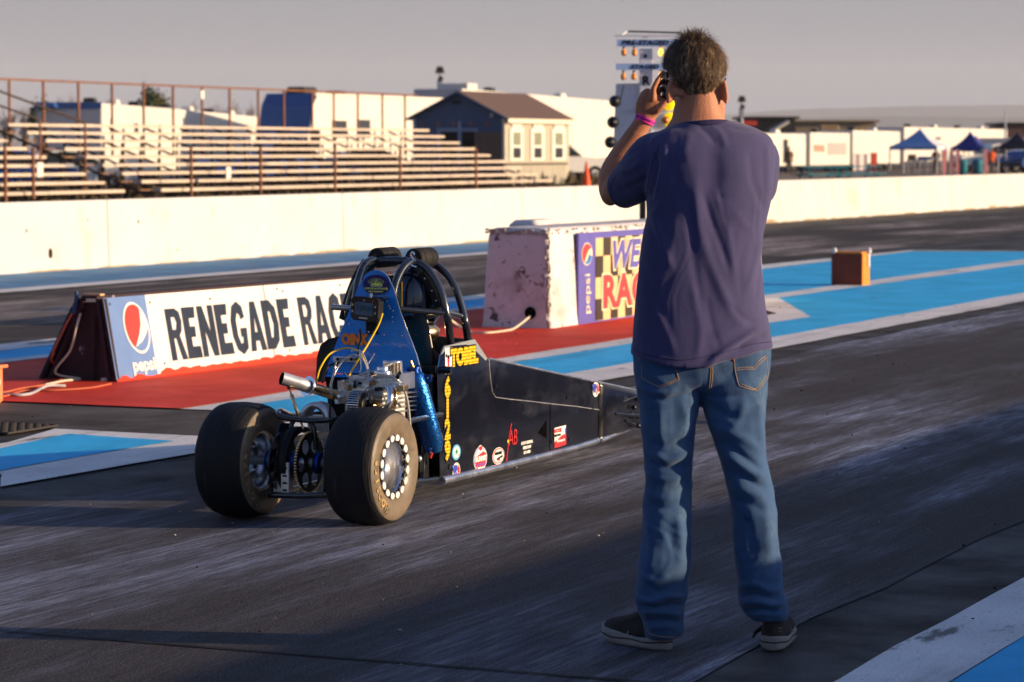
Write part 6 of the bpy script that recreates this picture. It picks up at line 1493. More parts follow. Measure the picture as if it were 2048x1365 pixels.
def bleacher(u0, u1, label, nrow=9, posts=None, fposts=()):
    e = empty('bleachers', T(u0, VB), PHI, label, 'bleachers'); L_ = u1 - u0
    for i in range(nrow):
        v = i * RD; z = .40 + i * RI; mb = MB(); rr_ = random.Random(i + int(u0))
        n = int(L_ / 4.6) + 1
        for k in range(n):
            a = L_ * k / n; b = L_ * (k + 1) / n - .02; dz = rr_.uniform(-.012, .012)
            mb.add([(a, v - .03, z - .075), (b, v - .03, z - .075), (b, v - .03, z + dz), (a, v - .03, z - dz), (a, v + .25, z - .07), (b, v + .25, z - .07), (b, v + .25, z + .01), (a, v + .25, z + .01)],
                   [(0, 1, 2, 3), (3, 2, 6, 7), (4, 7, 6, 5), (0, 4, 5, 1), (0, 3, 7, 4), (1, 5, 6, 2)], M_SEATP)
        mb.build('seat_plank', e)
        mb = MB(); mb.box((L_ / 2, v + .18, z - .26), (L_, .20, .03), M_FOOT); mb.build('footboard', e)
    mb = MB(); n = int(L_ / 1.9)
    for k in range(n + 1):
        x = L_ * k / n; mb.tube([(x, 0, .1), (x, nrow * RD, .1 + nrow * RI)], .035, M_STR, n=4)
        for i in range(0, nrow): mb.box((x, i * RD + .1, (.4 + i * RI) / 2 - .05), (.05, .05, .4 + i * RI - .1), M_STR)
    mb.build('support_frame', e)
    vb = nrow * RD - .1; zt = .4 + nrow * RI + 1.0
    mb = MB(); mb.tube([(0, vb, zt), (L_, vb, zt)], .032, M_RUSTY, n=6); mb.build('top_rail', e)
    for x in posts or []:
        if 0 <= x <= L_: mb = MB(); mb.box((x, vb, zt / 2 + .6), (.07, .05, zt - 1.2), M_RUSTY); mb.build('rail_post', e)
    for x in fposts: mb = MB(); mb.box((x, -.25, .75), (.06, .06, 1.5), M_RUSTY); mb.build('front_post', e)
    return e
uL = at_v(320, VB); uR = at_v(1105, VB); uL2 = at_v(248, VB)
vb_ = VB + 9 * RD - .1
pp = [at_v(q, vb_) - uL for q in (20, 88, 158, 225, 288, 347, 405, 460, 517, 568, 625, 668, 716, 765, 810, 850)]
bleacher(uL, uR, 'long section of rusty framed bleachers with pale plank seats behind the white wall', 9, pp, [at_v(q, VB - .25) - uL for q in (382, 521, 670, 800, 952)])
uM = at_v(-260, VB); bleacher(uM, uL2, 'left section of bleachers ending at the stair gap, behind the wall', 9, [at_v(q, vb_) - uM for q in (-340, -300)], [at_v(q, VB - .25) - uM for q in (66, 10)])
for px, py, v, h, w, lb in ((80, 340, VB - .3, .36, .26, 'white placard on the front post of the left bleachers'), (457, 346, VB - .3, .34, .24, 'white placard hung low on the long bleachers'), (405, 190, vb_ - .06, .26, .2, 'small white placard on the top rail of the bleachers')):
    p = atV(px, py, v); mb = MB(); mb.box((0, 0, 0), (w, .02, h), M_WSIGN); mb.box((0, .02, 0), (w * .9, .015, h * .9), M_STR); o = mb.build('placard', bevel=.01); o.location = p; o.rotation_euler = (0, 0, PHI); tag(o, lb, 'sign')
# stair rails rising at the far left
for (x0, y0, x1, y1), lb in (((-30, 172, 170, 246), 'dark diagonal stair rail at the upper left of the bleachers'), ((-20, 205, 80, 240), 'lower dark diagonal stair rail at the upper left of the bleachers')):
    a = atV(x0, y0, VB + 1.5); b = atV(x1, y1, VB + 1.5); mb = MB(); mb.tube([a, b], .03, M_STR, n=6); mb.tube([a, Vector((a.x, a.y, 0))], .03, M_RUSTY, n=6); mb.tube([b, Vector((b.x, b.y, 0))], .03, M_RUSTY, n=6); tag(mb.build('stair_rail'), lb, 'rail')

def wheel_bg(parent, x, y, r, w=.24):
    mb = MB(); mb.lathe([(-w / 2, r * .55), (-w / 2, r * .9), (-w / 2 + .04, r), (w / 2 - .04, r), (w / 2, r * .9), (w / 2, r * .55)], M_TYRE, axis='y', n=24, c=(x, y, r)); mb.lathe([(-w / 2 + .03, 0), (-w / 2 + .02, r * .3), (-w / 2 + .05, r * .56)], M_HUB, axis='y', n=20, c=(x, y, r)); mb.build('wheel', parent)
def trailer(nm, label, pxA, YA, pxB, YB, zt, zb=.45, wid=2.5, side=M_TRW, end=None, zt2=None, group=None, wins=(), wheels=(.68, .76), cat='trailer', vents=3, band=None, endstuff=None, round_=.06):
    A = atY(pxA, 300, YA); B_ = atY(pxB, 300, YB); A.z = B_.z = 0; d = B_ - A; L_ = d.length
    e = empty(nm, A, math.atan2(d.y, d.x), label, cat, group); zt2 = zt2 or zt
    mb = MB(); vs = [(0, 0, zb), (L_, 0, zb), (L_, wid, zb), (0, wid, zb), (0, 0, zt), (L_, 0, zt2), (L_, wid, zt2), (0, wid, zt)]
    mb.add(vs, [(3, 2, 1, 0), (0, 1, 5, 4), (1, 2, 6, 5), (2, 3, 7, 6)], side); mb.add(vs, [(4, 5, 6, 7)], M_TRG); mb.add(vs, [(3, 0, 4, 7)], end or side)
    mb.build('box_body', e, weld=True, bevel=round_)
    mb = MB(); mb.box((L_ / 2, -.004, zb + .04), (L_ - .1, .03, .10), M_DKT)
    for k in range(int(L_ / 1.2)): mb.box((.6 + k * 1.2, -.002, (zb + zt) / 2), (.02, .012, zt - zb - .3), M_TRG)
    mb.build('side_trim', e)
    for (x, z, w, h) in wins:
        mb = MB(); mb.box((x * L_, -.008, z), (w + .12, .02, h + .12), M_WSIGN); mb.box((x * L_, -.016, z), (w, .02, h), M_WINB); mb.build('window', e)
    for wx in wheels:
        for y in (.15, wid - .15): wheel_bg(e, wx * L_, y, .40)
    for k in range(vents):
        x = L_ * (k + .6) / (vents + .3); mb = MB(); mb.box((x, wid * .4, (zt + (zt2 - zt) * x / L_) + .12), (.6 + .2 * (k % 2), .5, .26), M_TRW if k % 2 else M_DKT, taper=(.8, .8)); mb.build('roof_vent', e, bevel=.03)
    if band: mb = MB(); mb.box((-.008, wid / 2, zt - band[1]), (.02, wid * .98, band[2]), band[0]); mb.build('end_band', e)
    mb = MB(); mb.box((.8, .3, zb / 2), (.08, .08, zb), M_DKT); mb.box((.8, wid - .3, zb / 2), (.08, .08, zb), M_DKT); mb.build('jack_leg', e)
    return e, L_
e, L_ = trailer('trailer', 'white box trailer with its end wall toned blue grey for shade behind the left bleachers', 205, 110, 345, 124, 3.20, .5, 2.55, end=M_TRSH, wins=((.11, 2.35, .36, .55), (.45, 2.3, .8, .4), (.80, 2.3, .5, .4)), vents=3, band=(M_TRB, .08, .24))
mb = MB(); mb.box((-.25, 2.1, 3.12), (.5, .9, .22), M_TRB, taper=(.7, .8)); mb.build('roof_pod', e, bevel=.05)
trailer('trailer', 'second white trailer standing behind, between the window trailer and the blue fronted coach', 347, 124.5, 525, 143, 3.20, .5, 2.5, zt2=3.05, vents=4, wins=((.12, 2.2, .7, .4), (.6, 2.2, .7, .4)))
# coach with blue front
A = atY(622, 300, 125); A.z = 0; B_ = atY(888, 300, 138.5); B_.z = 0; d = B_ - A; L_ = d.length
e = empty('motor_coach', A, math.atan2(d.y, d.x), 'white motor coach with dark blue raked front and two dark side windows', 'coach')
mb = MB(); zt = 3.9
prof = [(-.1, .5), (-.35, 1.2), (-.25, 2.05), (-.05, 2.35), (.25, 3.35), (.75, 3.88), (L_, 3.9), (L_, .5)]
M_ = MF.copy(); mb.prism([(x + .0, z) for x, z in prof], -2.5, M_TRW, M=M_)
mb.build('coach_body', e, bevel=.08)
mb = MB()
for (x0, z0, x1, z1, m) in ((-.36, 1.2, -.26, 2.02, M_TRSH), (-.26, 2.05, -.06, 2.35, M_TRB), (-.06, 2.36, .24, 3.35, M_TRB), (.24, 3.35, .74, 3.87, M_TRB)):
    n = Vector((-(z1 - z0), 0, x1 - x0)).normalized() * .012
    mb.add([(x0 + n.x, .04, z0 + n.z), (x0 + n.x, 2.46, z0 + n.z), (x1 + n.x, 2.46, z1 + n.z), (x1 + n.x, .04, z1 + n.z)], [(0, 3, 2, 1)], m)
mb.build('front_panels', e)
mb = MB(); mb.add([(-.315 - .02, .25, 1.55), (-.315 - .02, 2.25, 1.55), (-.10 - .02, 2.25, 2.3), (-.10 - .02, .25, 2.3)], [(0, 3, 2, 1)], M_WINB); mb.build('windscreen', e)
for (a, b, za, zb_) in ((.13, .26, 1.95, 2.72), (.31, .43, 1.95, 2.78)): mb = MB(); mb.box(((a + b) / 2 * L_, -.01, (za + zb_) / 2), ((b - a) * L_ * .8 + .1, .02, zb_ - za + .1), M_WSIGN); mb.box(((a + b) / 2 * L_, -.02, (za + zb_) / 2), ((b - a) * L_ * .8, .02, zb_ - za), M_WINB); mb.build('window', e)
mb = MB(); mb.box((.55, -.01, 1.9), (.7, .02, .8), M_WINB); mb.box((.02, -.2, 2.1), (.08, .3, .45), M_DKT); mb.build('cab_window', e)
mb = MB(); mb.box((1.6, 1.2, 4.02), (1.4, 1.0, .3), M_DKT, taper=(.9, .8)); mb.build('roof_unit', e, bevel=.05); mb = MB(); mb.box((5, 1.2, 3.97), (.8, .8, .2), M_DKT, taper=(.9, .8)); mb.build('roof_unit', e, bevel=.05)
mb = MB(); mb.box((L_ / 2, -.03, 3.83), (L_ * .95, .06, .1), M_WSIGN); mb.build('awning_roll', e)
for x in (.1, .72): wheel_bg(e, x * L_, .15, .48); wheel_bg(e, x * L_, 2.35, .48)
# long white semi trailer behind the hut
e, L_ = trailer('semi_trailer', 'tall long white semi trailer standing behind the grey hut', 925, 140, 1245, 160, 4.38, .9, 2.6, zt2=4.08, end=M_TRSH, vents=2, wheels=(.8, .87), cat='trailer')
mb = MB(); mb.box((1.2, .8, 4.5), (1.2, 1.6, .3), M_TRW); mb.build('roof_box', e)
mb = MB(); mb.box((.70 * L_, -.01, 2.1), (1.9, .02, 2.3), M_TRG); mb.box((.70 * L_, -.016, 2.1), (1.8, .02, 2.2), M_TRW); mb.build('side_door', e)
# hut
M_HG = mat('shaded_siding', (.075, .11, .19), .8, var=.1, scale=3); M_HT = mat('sunlit_siding', (.42, .36, .29), .8, var=.06, scale=3); M_ROOF = mat('brown_shingle_roof', (.13, .085, .075), .85, var=.15, scale=6); M_CRM = mat('cream_trim', (.72, .64, .5), .6)  # hut siding split by sun side: shade and sunlight put into its colour
hy = 112; A = atY(1011, 300, hy); A.z = 0; HL = 6.3; HW = 3.95; ze = 1.44 + 64 * hy / 5800; zr = ze + .98
ht = empty('hut', A, PHI, 'small grey timber hut with gabled brown roof and white framed windows behind the bleachers', 'hut')
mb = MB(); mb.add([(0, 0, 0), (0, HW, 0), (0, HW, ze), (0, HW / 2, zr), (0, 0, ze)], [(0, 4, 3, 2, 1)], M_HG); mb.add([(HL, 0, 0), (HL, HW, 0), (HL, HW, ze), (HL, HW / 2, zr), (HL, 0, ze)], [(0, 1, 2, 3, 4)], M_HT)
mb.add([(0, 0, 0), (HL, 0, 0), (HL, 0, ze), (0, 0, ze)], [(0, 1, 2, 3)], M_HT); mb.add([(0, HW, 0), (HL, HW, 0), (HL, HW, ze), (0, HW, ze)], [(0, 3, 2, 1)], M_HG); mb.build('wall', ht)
mb = MB(); o_ = .18; sl = (zr - ze) / (HW / 2)
for s in (0, 1):
    y0, y1 = (-o_, HW / 2) if s == 0 else (HW + o_, HW / 2); z0 = ze - sl * o_
    vs = [(-o_, y0, z0), (HL + o_, y0, z0), (HL + o_, y1, zr), (-o_, y1, zr), (-o_, y0, z0 + .07), (HL + o_, y0, z0 + .07), (HL + o_, y1, zr + .07), (-o_, y1, zr + .07)]
    fs_ = [(0, 3, 2, 1), (4, 5, 6, 7), (0, 1, 5, 4), (1, 2, 6, 5), (2, 3, 7, 6), (3, 0, 4, 7)]; mb.add(vs, fs_ if s == 0 else [f[::-1] for f in fs_], M_ROOF)
mb.build('roof', ht)
mb = MB(); mb.box((HL / 2, -o_ - .02, ze - .12), (HL + .4, .05, .16), M_CRM)
mb.tube([(-o_ - .03, -.2, ze - .06), (-o_ - .03, HW / 2, zr + .0), (-o_ - .03, HW + .2, ze - .06)], .05, M_HG, n=4); mb.box((-.02, .06, ze / 2), (.05, .12, ze), M_CRM); mb.box((-.02, HW - .06, ze / 2), (.05, .12, ze), M_TRSH); mb.build('trim', ht)
def hx(px): return (atV(px, 300, A.dot(LV)).dot(TV) - A.dot(TV))
for a, b in ((1018, 1045), (1060, 1087), (1102, 1129)):
    x0, x1 = hx(a), hx(b); w = x1 - x0; mb = MB(); xc = (x0 + x1) / 2; z0, z1 = 1.02, 2.28
    mb.box((xc, -.03, (z0 + z1) / 2), (w, .04, z1 - z0), M_WSIGN); mb.box((xc, -.045, z1 + .08), (w * .7, .04, .14), M_WSIGN); f_ = mb.build('window', ht)
    mb = MB(); 
    for k, (za, zb_) in enumerate(((1.12, 1.52), (1.62, 2.12))): mb.box((xc, -.056, (za + zb_) / 2), (w * .55, .02, zb_ - za), M_WINB if k == 0 else mat('greenish_pane', (.22, .23, .16), .3))
    mb.build('pane', f_)
def gz(px, py): p = atU(px, py, A.dot(TV)); return (p.dot(LV) - A.dot(LV), p.z)
def gbox(nm, x0, y0, x1, y1, m, d=.03, off=.02):
    a = gz(x0, y0); b = gz(x1, y1); mb = MB(); mb.box((-off, (a[0] + b[0]) / 2, (a[1] + b[1]) / 2), (d, abs(a[0] - b[0]), abs(a[1] - b[1])), m); return mb.build(nm, ht)
M_OPEN = mat('dark_opening', (.018, .014, .013), .9); M_PLY = mat('brown_plywood', (.16, .10, .075), .8, var=.2, scale=4); M_BFR = mat('shaded_white_frame', (.22, .28, .40), .6)  # door frame is white, coloured in the blue tone of the shaded gable
gbox('door_frame', 874, 257, 956, 330, M_BFR, .03, .02); gbox('door_opening', 882, 264, 950, 330, M_OPEN, .03, .03); gbox('shutter', 950, 265, 1005, 325, M_PLY, .03, .045); gbox('post', 924, 243, 930, 330, M_BFR, .05, .35)
gbox('gable_vent', 905, 201, 922, 209, M_DKT, .04, .02)
M_ORL = mat('orange_lamp', (.6, .16, .03), .5)
for px in (846, 879, 911, 944, 977):
    y, z = gz(px, 248); mb = MB(); mb.sphere((-.08, y, z), .06, M_ORL); mb.cyl((-.08, y, z), (0, y, z), .02, M_DKT, 6); mb.build('wall_lamp', ht)
y, z = gz(985, 231); mb = MB(); mb.sphere((-.08, y, z), (.05, .06, .09), M_WSIGN); mb.build('wall_lamp', ht)
# board fence in front of the hut
M_BRD = mat('grey_board', (.36, .33, .27), .8, var=.12, scale=4, stretch=(1, 1, .2))
p = atY(1012, 300, 104); p.z = 0; q = atY(1132, 300, 108); q.z = 0; d = q - p; e = empty('board_fence', p, math.atan2(d.y, d.x), 'low grey board fence with dark cap rail standing in front of the hut', 'fence')
mb = MB(); n = 26
for k in range(n): mb.box((d.length * (k + .5) / n, 0, .45), (d.length / n - .012, .03, .90 + .0), M_BRD)
mb.build('boards', e); mb = MB(); mb.box((d.length / 2, 0, .93), (d.length + .1, .12, .06), M_DKT); mb.build('cap_rail', e)

# vehicles
def car(nm, label, px, Y, head, body_m, kind='pickup', s=1., group=None):
    p = atY(px, 300, Y); p.z = 0; e = empty(nm, p, head, label, 'pickup' if kind == 'pickup' else 'car', group)
    if kind == 'pickup': low = [(-2.7, .5), (-2.75, .95), (-2.7, 1.12), (-.75, 1.14), (-.70, 1.12), (1.25, 1.14), (2.45, 1.02), (2.68, .85), (2.7, .5)]; cab = [(-.78, 1.12), (-.62, 1.72), (-.3, 1.80), (.55, 1.78), (1.28, 1.12)]; wx = (-1.65, 1.75); r = .39
    else: low = [(-2.15, .42), (-2.2, .75), (-2.05, .95), (-1.0, 1.0), (1.0, .98), (1.9, .86), (2.2, .66), (2.2, .40)]; cab = [(-1.6, .95), (-1.0, 1.36), (-.2, 1.45), (.45, 1.40), (1.1, .97)]; wx = (-1.3, 1.35); r = .33
    w = .93; mb = MB(); M_ = MF.copy(); M_.translation = Vector((0, -w, 0)); mb.prism([(x * s, z * s) for x, z in low], -2 * w, body_m, M=M_); mb.build('body', e, bevel=.07, seg=3)
    mb = MB(); rings = []
    M2 = MF.copy(); M2.translation = Vector((0, -w + .14, 0)); mb.prism([(x * s, z * s) for x, z in cab], -2 * w + .28, body_m, M=M2); c = mb.build('cab', e, bevel=.06)
    mb = MB(); cz = [(x * s * .93 + .02, 1.16 * s + (z - 1.12) * .80 * s) if kind == 'pickup' else (x * s * .92, .99 * s + (z - .97) * .82 * s) for x, z in cab]
    M3 = MF.copy(); M3.translation = Vector((0, -w + .125, 0)); mb.prism(cz, -2 * w + .25, M_WINB, M=M3)
    mb.build('window', c)
    for x in wx:
        for y in (-w + .1, w - .1): wheel_bg(e, x * s, y, r)
    mb = MB(); mb.box((2.66 * s if kind == 'pickup' else 2.18, 0, .62), (.08, 1.7, .2), M_DKT); mb.build('bumper', e); mb = MB(); mb.box((-2.7 * s if kind == 'pickup' else -2.18, 0, .6), (.08, 1.7, .16), M_DKT); mb.build('bumper', e)
    for y in (-.7, .7): mb = MB(); mb.box((2.62 * s if kind == 'pickup' else 2.1, y, .84 if kind == 'pickup' else .72), (.12, .3, .14), M_HUB); mb.build('headlight', e)
    return e
M_CW = mat('white_car_paint', (.75, .73, .70), .25, var=.03, coat=.6); M_CB = mat('blue_car_paint', (.01, .06, .25), .25, var=.1, coat=.6); M_CR = mat('dark_red_car_paint', (.16, .02, .02), .3, coat=.5); M_CG = mat('charcoal_car_paint', (.03, .035, .045), .3, coat=.5); M_TEAL = mat('teal_paint', (.02, .16, .22), .6, var=.15)
car('pickup', 'white pickup nose poking out beside the hut, in front of the semi trailer', 1100, 124, .25, M_CW)
car('pickup', 'deep blue pickup parked behind the middle of the long bleachers', 560, 98, .5, M_CB)
car('car', 'bright blue car seen through the left bleachers', 20, 92, .3, M_CB, 'car')
car('car', 'charcoal car parked behind the bleachers, right of the blue pickup', 735, 104, .4, M_CG, 'car')
car('car', 'white car seen between the bleacher rows under the white trailer', 140, 96, .2, M_CW, 'car')
# scrub under the stands
M_SCR = mat('dry_scrub', (.075, .055, .03), .9, var=.5, scale=3, spots=[((.22, .14, .05), 5, .6, .05), ((.02, .025, .015), 6, .6, .05)])
mb = MB(); rs = random.Random(11)
for i in range(8000):
    u = rs.uniform(uM, uR + 14); v = rs.uniform(39.0, 47.5); p = T(u, v); h = rs.uniform(.06, .26) + (v > 41) * (rs.random() < .4) * rs.uniform(.1, .45); a = rs.uniform(0, PI); dx = Vector((math.cos(a), math.sin(a), 0)) * rs.uniform(.03, .14); l = Vector((rs.gauss(0, .08), rs.gauss(0, .08), h))
    mb.add([p - dx, p + dx, p + dx * .3 + l, p - dx * .3 + l], [(0, 1, 2, 3)], M_SCR)
tag(mb.build('dry_grass'), 'dry scrub and litter growing under the bleachers', 'grass', kind='stuff')
# cone, poles
M_CONE = mat('orange_cone_plastic', (.75, .09, .02), .5)
def cone(px, Y, h, label):
    p = atY(px, 300, Y); p.z = 0; e = empty('traffic_cone', p, 0, label, 'cone'); mb = MB(); mb.lathe([(0.03, h * .17), (h * .45, h * .11), (h * .97, .035), (h, .02), (h, 0)], M_CONE, axis='z', n=20); mb.build('cone_body', e); mb = MB(); mb.box((0, 0, .02), (h * .45, h * .45, .04), M_CONE); mb.build('base', e, bevel=.01)
cone(1173, 100, 1.04, 'tall orange traffic cone beside the fence by the white semi trailer'); cone(1945, 172, .75, 'orange traffic cone in front of the teal barrels under the canopies')
def pole(px, ytop, Y, r, label, lamp=True):
    p = atY(px, 300, Y); zt_ = atY(px, ytop, Y).z; p.z = 0; e = empty('light_pole', p, 0, label, 'pole'); mb = MB(); mb.tube([(0, 0, 0), (0, 0, zt_)], [r, r * .6], M_TRSH, n=10); mb.build('mast', e)
    if lamp: mb = MB(); mb.box((0, 0, zt_ + .05), (.5, .3, .35), M_DKT, taper=(.6, .6)); mb.sphere((.05, -.1, zt_ - .4), .14, M_DKT); mb.box((0, 0, zt_ - .7), (.3, .2, .5), M_TRSH); mb.build('lamp_head', e, bevel=.03)
pole(880, 142, 150, .09, 'thin grey light pole rising above the coach and the hut'); pole(1483, 200, 170, .12, 'pale pole right of the head of the man'); pole(2010, 222, 210, .1, 'thin pole rising above the dark building at the right edge', False)

# right side: trailers, coach, canopies
trailer('trailer', 'white trailer nearest to the shoulder of the man, with a dark open door', 1500, 178, 1612, 186, 2.46, .35, 2.5, vents=2, group=None, wheels=(.7, .8), wins=((.62, 1.35, .75, 1.5),))
tr2, L2 = trailer('trailer', 'white trailer with faint red lettering panels and three wheels beside teal picnic tables', 1621, 187.5, 1700, 196, 2.56, .35, 2.5, vents=1, wheels=(.45, .62, .8))
e, L_ = trailer('trailer', 'taller white trailer behind the red banner', 1706, 197, 1800, 209, 2.76, .4, 2.5, vents=2, wheels=(.6, .72, .84))
e, L_ = trailer('motor_coach', 'long white motor coach with roof air units behind the canopies', 1809, 211, 2014, 240, 3.1, .5, 2.5, zt2=3.12, vents=4, wheels=(.15, .75), wins=((.3, 2.3, 1.6, .22), (.6, 2.3, .4, 1.2)), cat='coach')
trailer('trailer', 'white trailer under the dark canopy at the right edge', 2022, 188, 2120, 200, 2.2, .35, 2.5, vents=0, wheels=(.7,))
M_PINKP = mat('pink_print', (.6, .22, .2), .7, var=.3, scale=8); M_REDB = mat('red_banner_cloth', (.70, .07, .04), .7, var=.15, scale=4); M_WB = mat('white_banner_cloth', (.72, .62, .60), .7, var=.12, scale=5); M_PKB = mat('pink_banner_cloth', (.65, .28, .30), .7, var=.25, scale=6)
def flag(px0, py0, px1, py1, Y, m, label):
    a = atY(px0, py0, Y); b = atY(px1, py1, Y); w = b.x - a.x; h = a.z - max(0, b.z); e = empty('banner', Vector(((a.x + b.x) / 2, Y, 0)), .3, label, 'banner'); n = 8; mb = MB(); R = []
    vs = []; 
    for i in range(n + 1):
        for z in (max(0, b.z), a.z): x = -w / 2 + w * i / n; vs += [(x, .04 * math.sin(i * 1.3), z), (x, .04 * math.sin(i * 1.3) + .012, z)]
    fs_ = []
    for i in range(n): k = 4 * i; fs_ += [(k, k + 4, k + 6, k + 2), (k + 1, k + 3, k + 7, k + 5)]
    mb.add(vs, fs_, m, True); mb.build('cloth', e); mb = MB(); mb.tube([(-w / 2, 0, 0), (-w / 2, 0, a.z + .05)], .02, M_TRG, n=6); mb.build('pole', e)
flag(1741, 306, 1754, 344, 170, M_REDB, 'tall red banner standing between the white trailers'); flag(1706, 308, 1735, 346, 171, M_WB, 'wide white printed banner left of the tall red banner')
flag(1883, 300, 1894, 350, 168, M_PKB, 'pink and white feather banner at the right leg of the blue and white canopy'); flag(1901, 300, 1907, 350, 169, M_PKB, 'narrow pink banner, second from the blue canopy'); flag(1912, 300, 1919, 350, 169.5, M_PKB, 'pink banner just left of the teal barrels'); flag(1967, 300, 1976, 350, 168, M_PKB, 'pale pink banner at the left leg of the purple canopy')
mb = MB(); p = atY(1640, 318, 177.5)
def canopy(px0, pxc, px1, ype, yev, Y, mL, mR, label):
    """left face px0..pxc, right face pxc..px1"""
    c = atY(pxc, yev, Y); a = atY(px0, yev, Y); ze_ = c.z; w = (c.x - a.x) / math.cos(PI / 2 - PHI)
    zp = atY((px0 + pxc) / 2, ype, Y).z; g = Vector((c.x, c.y, 0)); e = empty('canopy_tent', g, PHI, label, 'canopy')
    D = w; vs = [(0, 0, ze_), (0, w, ze_), (D, w, ze_), (D, 0, ze_)]; pk = Vector((D / 2, w / 2, zp))
    mb = MB()
    for i, m in ((0, mL), (3, mR), (1, mR), (2, mL)):
        a_ = Vector(vs[i]); b_ = Vector(vs[(i + 1) % 4]); k = 6; rows_ = []
        for j in range(k + 1):
            t = j / k; sag = -.22 * math.sin(PI * t) * (zp - ze_) * .5; rows_.append((a_.lerp(pk, t) + Vector((0, 0, sag)), b_.lerp(pk, t) + Vector((0, 0, sag))))
        vv = [q for r in rows_ for q in r]; mb.add(vv, [(2 * j, 2 * j + 1, 2 * j + 3, 2 * j + 2) for j in range(k)], m)
        mb.add([a_, b_, b_ - Vector((0, 0, .22)), a_ - Vector((0, 0, .22))], [(0, 1, 2, 3)], m)
    mb.build('canopy_top', e)
    for x, y in ((0, 0), (0, w), (D, w), (D, 0)): mb = MB(); mb.box((x, y, ze_ / 2), (.07, .07, ze_), M_TRG); mb.build('leg', e)
    return e
M_C1 = mat('blue_canopy_cloth', (.16, .30, .56), .7, var=.08); M_C2 = mat('white_canopy_cloth', (.62, .58, .64), .7, var=.05); M_C3 = mat('navy_canopy_cloth', (.018, .03, .20), .7, var=.1); M_C4 = mat('purple_canopy_cloth', (.26, .15, .27), .7, var=.1); M_C5 = mat('black_navy_canopy_cloth', (.018, .015, .035), .7, var=.1)
canopy(1785, 1874, 1920, 257, 293, 172, M_C1, M_C2, 'canopy tent with a blue left side and a white right side'); canopy(1906, 1963, 1990, 264, 296, 178, M_C3, M_C3, 'dark navy canopy tent between the white and purple ones')
canopy(1930, 1966, 2010, 271, 297, 186, M_C3, M_C4, 'purple and mauve canopy tent right of the navy one'); canopy(2001, 2058, 2080, 265, 292, 172, M_C5, M_C5, 'near black canopy tent at the right edge')
M_GRYP = mat('faded_graphic_red', (.50, .22, .18), .6, var=.4, scale=2); M_GRYB = mat('faded_graphic_grey', (.36, .34, .33), .6, var=.2)

for a_, b_, za, zb_, m in ((.08, .34, 1.3, 1.75, M_GRYP), (.42, .9, 1.1, 1.9, M_GRYB)):
    mb = MB(); mb.box(((a_ + b_) / 2 * L2, -.02, (za + zb_) / 2), ((b_ - a_) * L2, .012, zb_ - za), m); mb.build('graphic_panel', tr2)
car('pickup', 'white pickup parked under the purple canopy', 1992, 178, .3, M_CW)
car('car', 'blue car parked under the black canopy at the right edge', 2052, 176, .9, M_CB, 'car')
# picnic tables
def picnic(px, Y, label):
    p = atY(px, 300, Y); p.z = 0; e = empty('picnic_table', p, .35, label, 'picnic table', 'teal picnic tables behind the wall'); mb = MB(); mb.box((0, 0, .74), (1.8, .75, .05), M_TEAL); mb.build('table_top', e)
    for y in (-.7, .7): mb = MB(); mb.box((0, y, .44), (1.8, .26, .05), M_TEAL); mb.build('bench', e)
    for x in (-.65, .65): mb = MB(); mb.tube([(x, -.72, 0), (x, -.2, .72)], .045, M_TEAL, n=4); mb.tube([(x, .72, 0), (x, .2, .72)], .045, M_TEAL, n=4); mb.box((x, 0, .42), (.05, 1.6, .08), M_TEAL); mb.build('leg_frame', e)
picnic(1640, 118, 'teal picnic table, left of the two behind the right hand wall'); picnic(1715, 122, 'teal picnic table, right of the two behind the right hand wall')
# barrels, ball-like tanks
for px, Y, lb in ((1925, 170, 'teal barrel left of the orange cone'), (1955, 171, 'teal barrel right of the orange cone')):
    p = atY(px, 300, Y); p.z = 0; mb = MB(); mb.lathe([(0, 0), (0, .29), (.28, .30), (.30, .31), (.58, .30), (.60, .31), (.88, .29), (.9, 0)], M_TEAL, axis='z', n=20); o = mb.build('barrel'); o.location = p; tag(o, lb, 'barrel')
p = atY(1835, 300, 170); p.z = 0; e = empty('work_table', p, PHI, 'grey work table with boxes under the blue and white canopy', 'table'); mb = MB(); mb.box((0, 0, .8), (1.8, .8, .05), M_TRSH); mb.build('table_top', e)
for x in (-.8, .8):
    for y in (-.35, .35): mb = MB(); mb.box((x, y, .4), (.05, .05, .78), M_TRSH); mb.build('leg', e)
for px, py, Y, sz, m, lb, c in ((1824, 318, 170, (.5, .4, .35), M_PLY, 'brown carton on the work table under the canopy', 'box'), (1850, 314, 170, (.9, .5, .22), M_TRB, 'flat blue tarp bundle on the work table', 'bundle')):
    p = atY(px, 300, Y); mb = MB(); mb.box((0, 0, sz[2] / 2), sz, m, taper=(.9, .9)); o = mb.build('carton' if c == 'box' else 'tarp_bundle', bevel=.04); o.location = (p.x, p.y, .826); tag(o, lb, c)
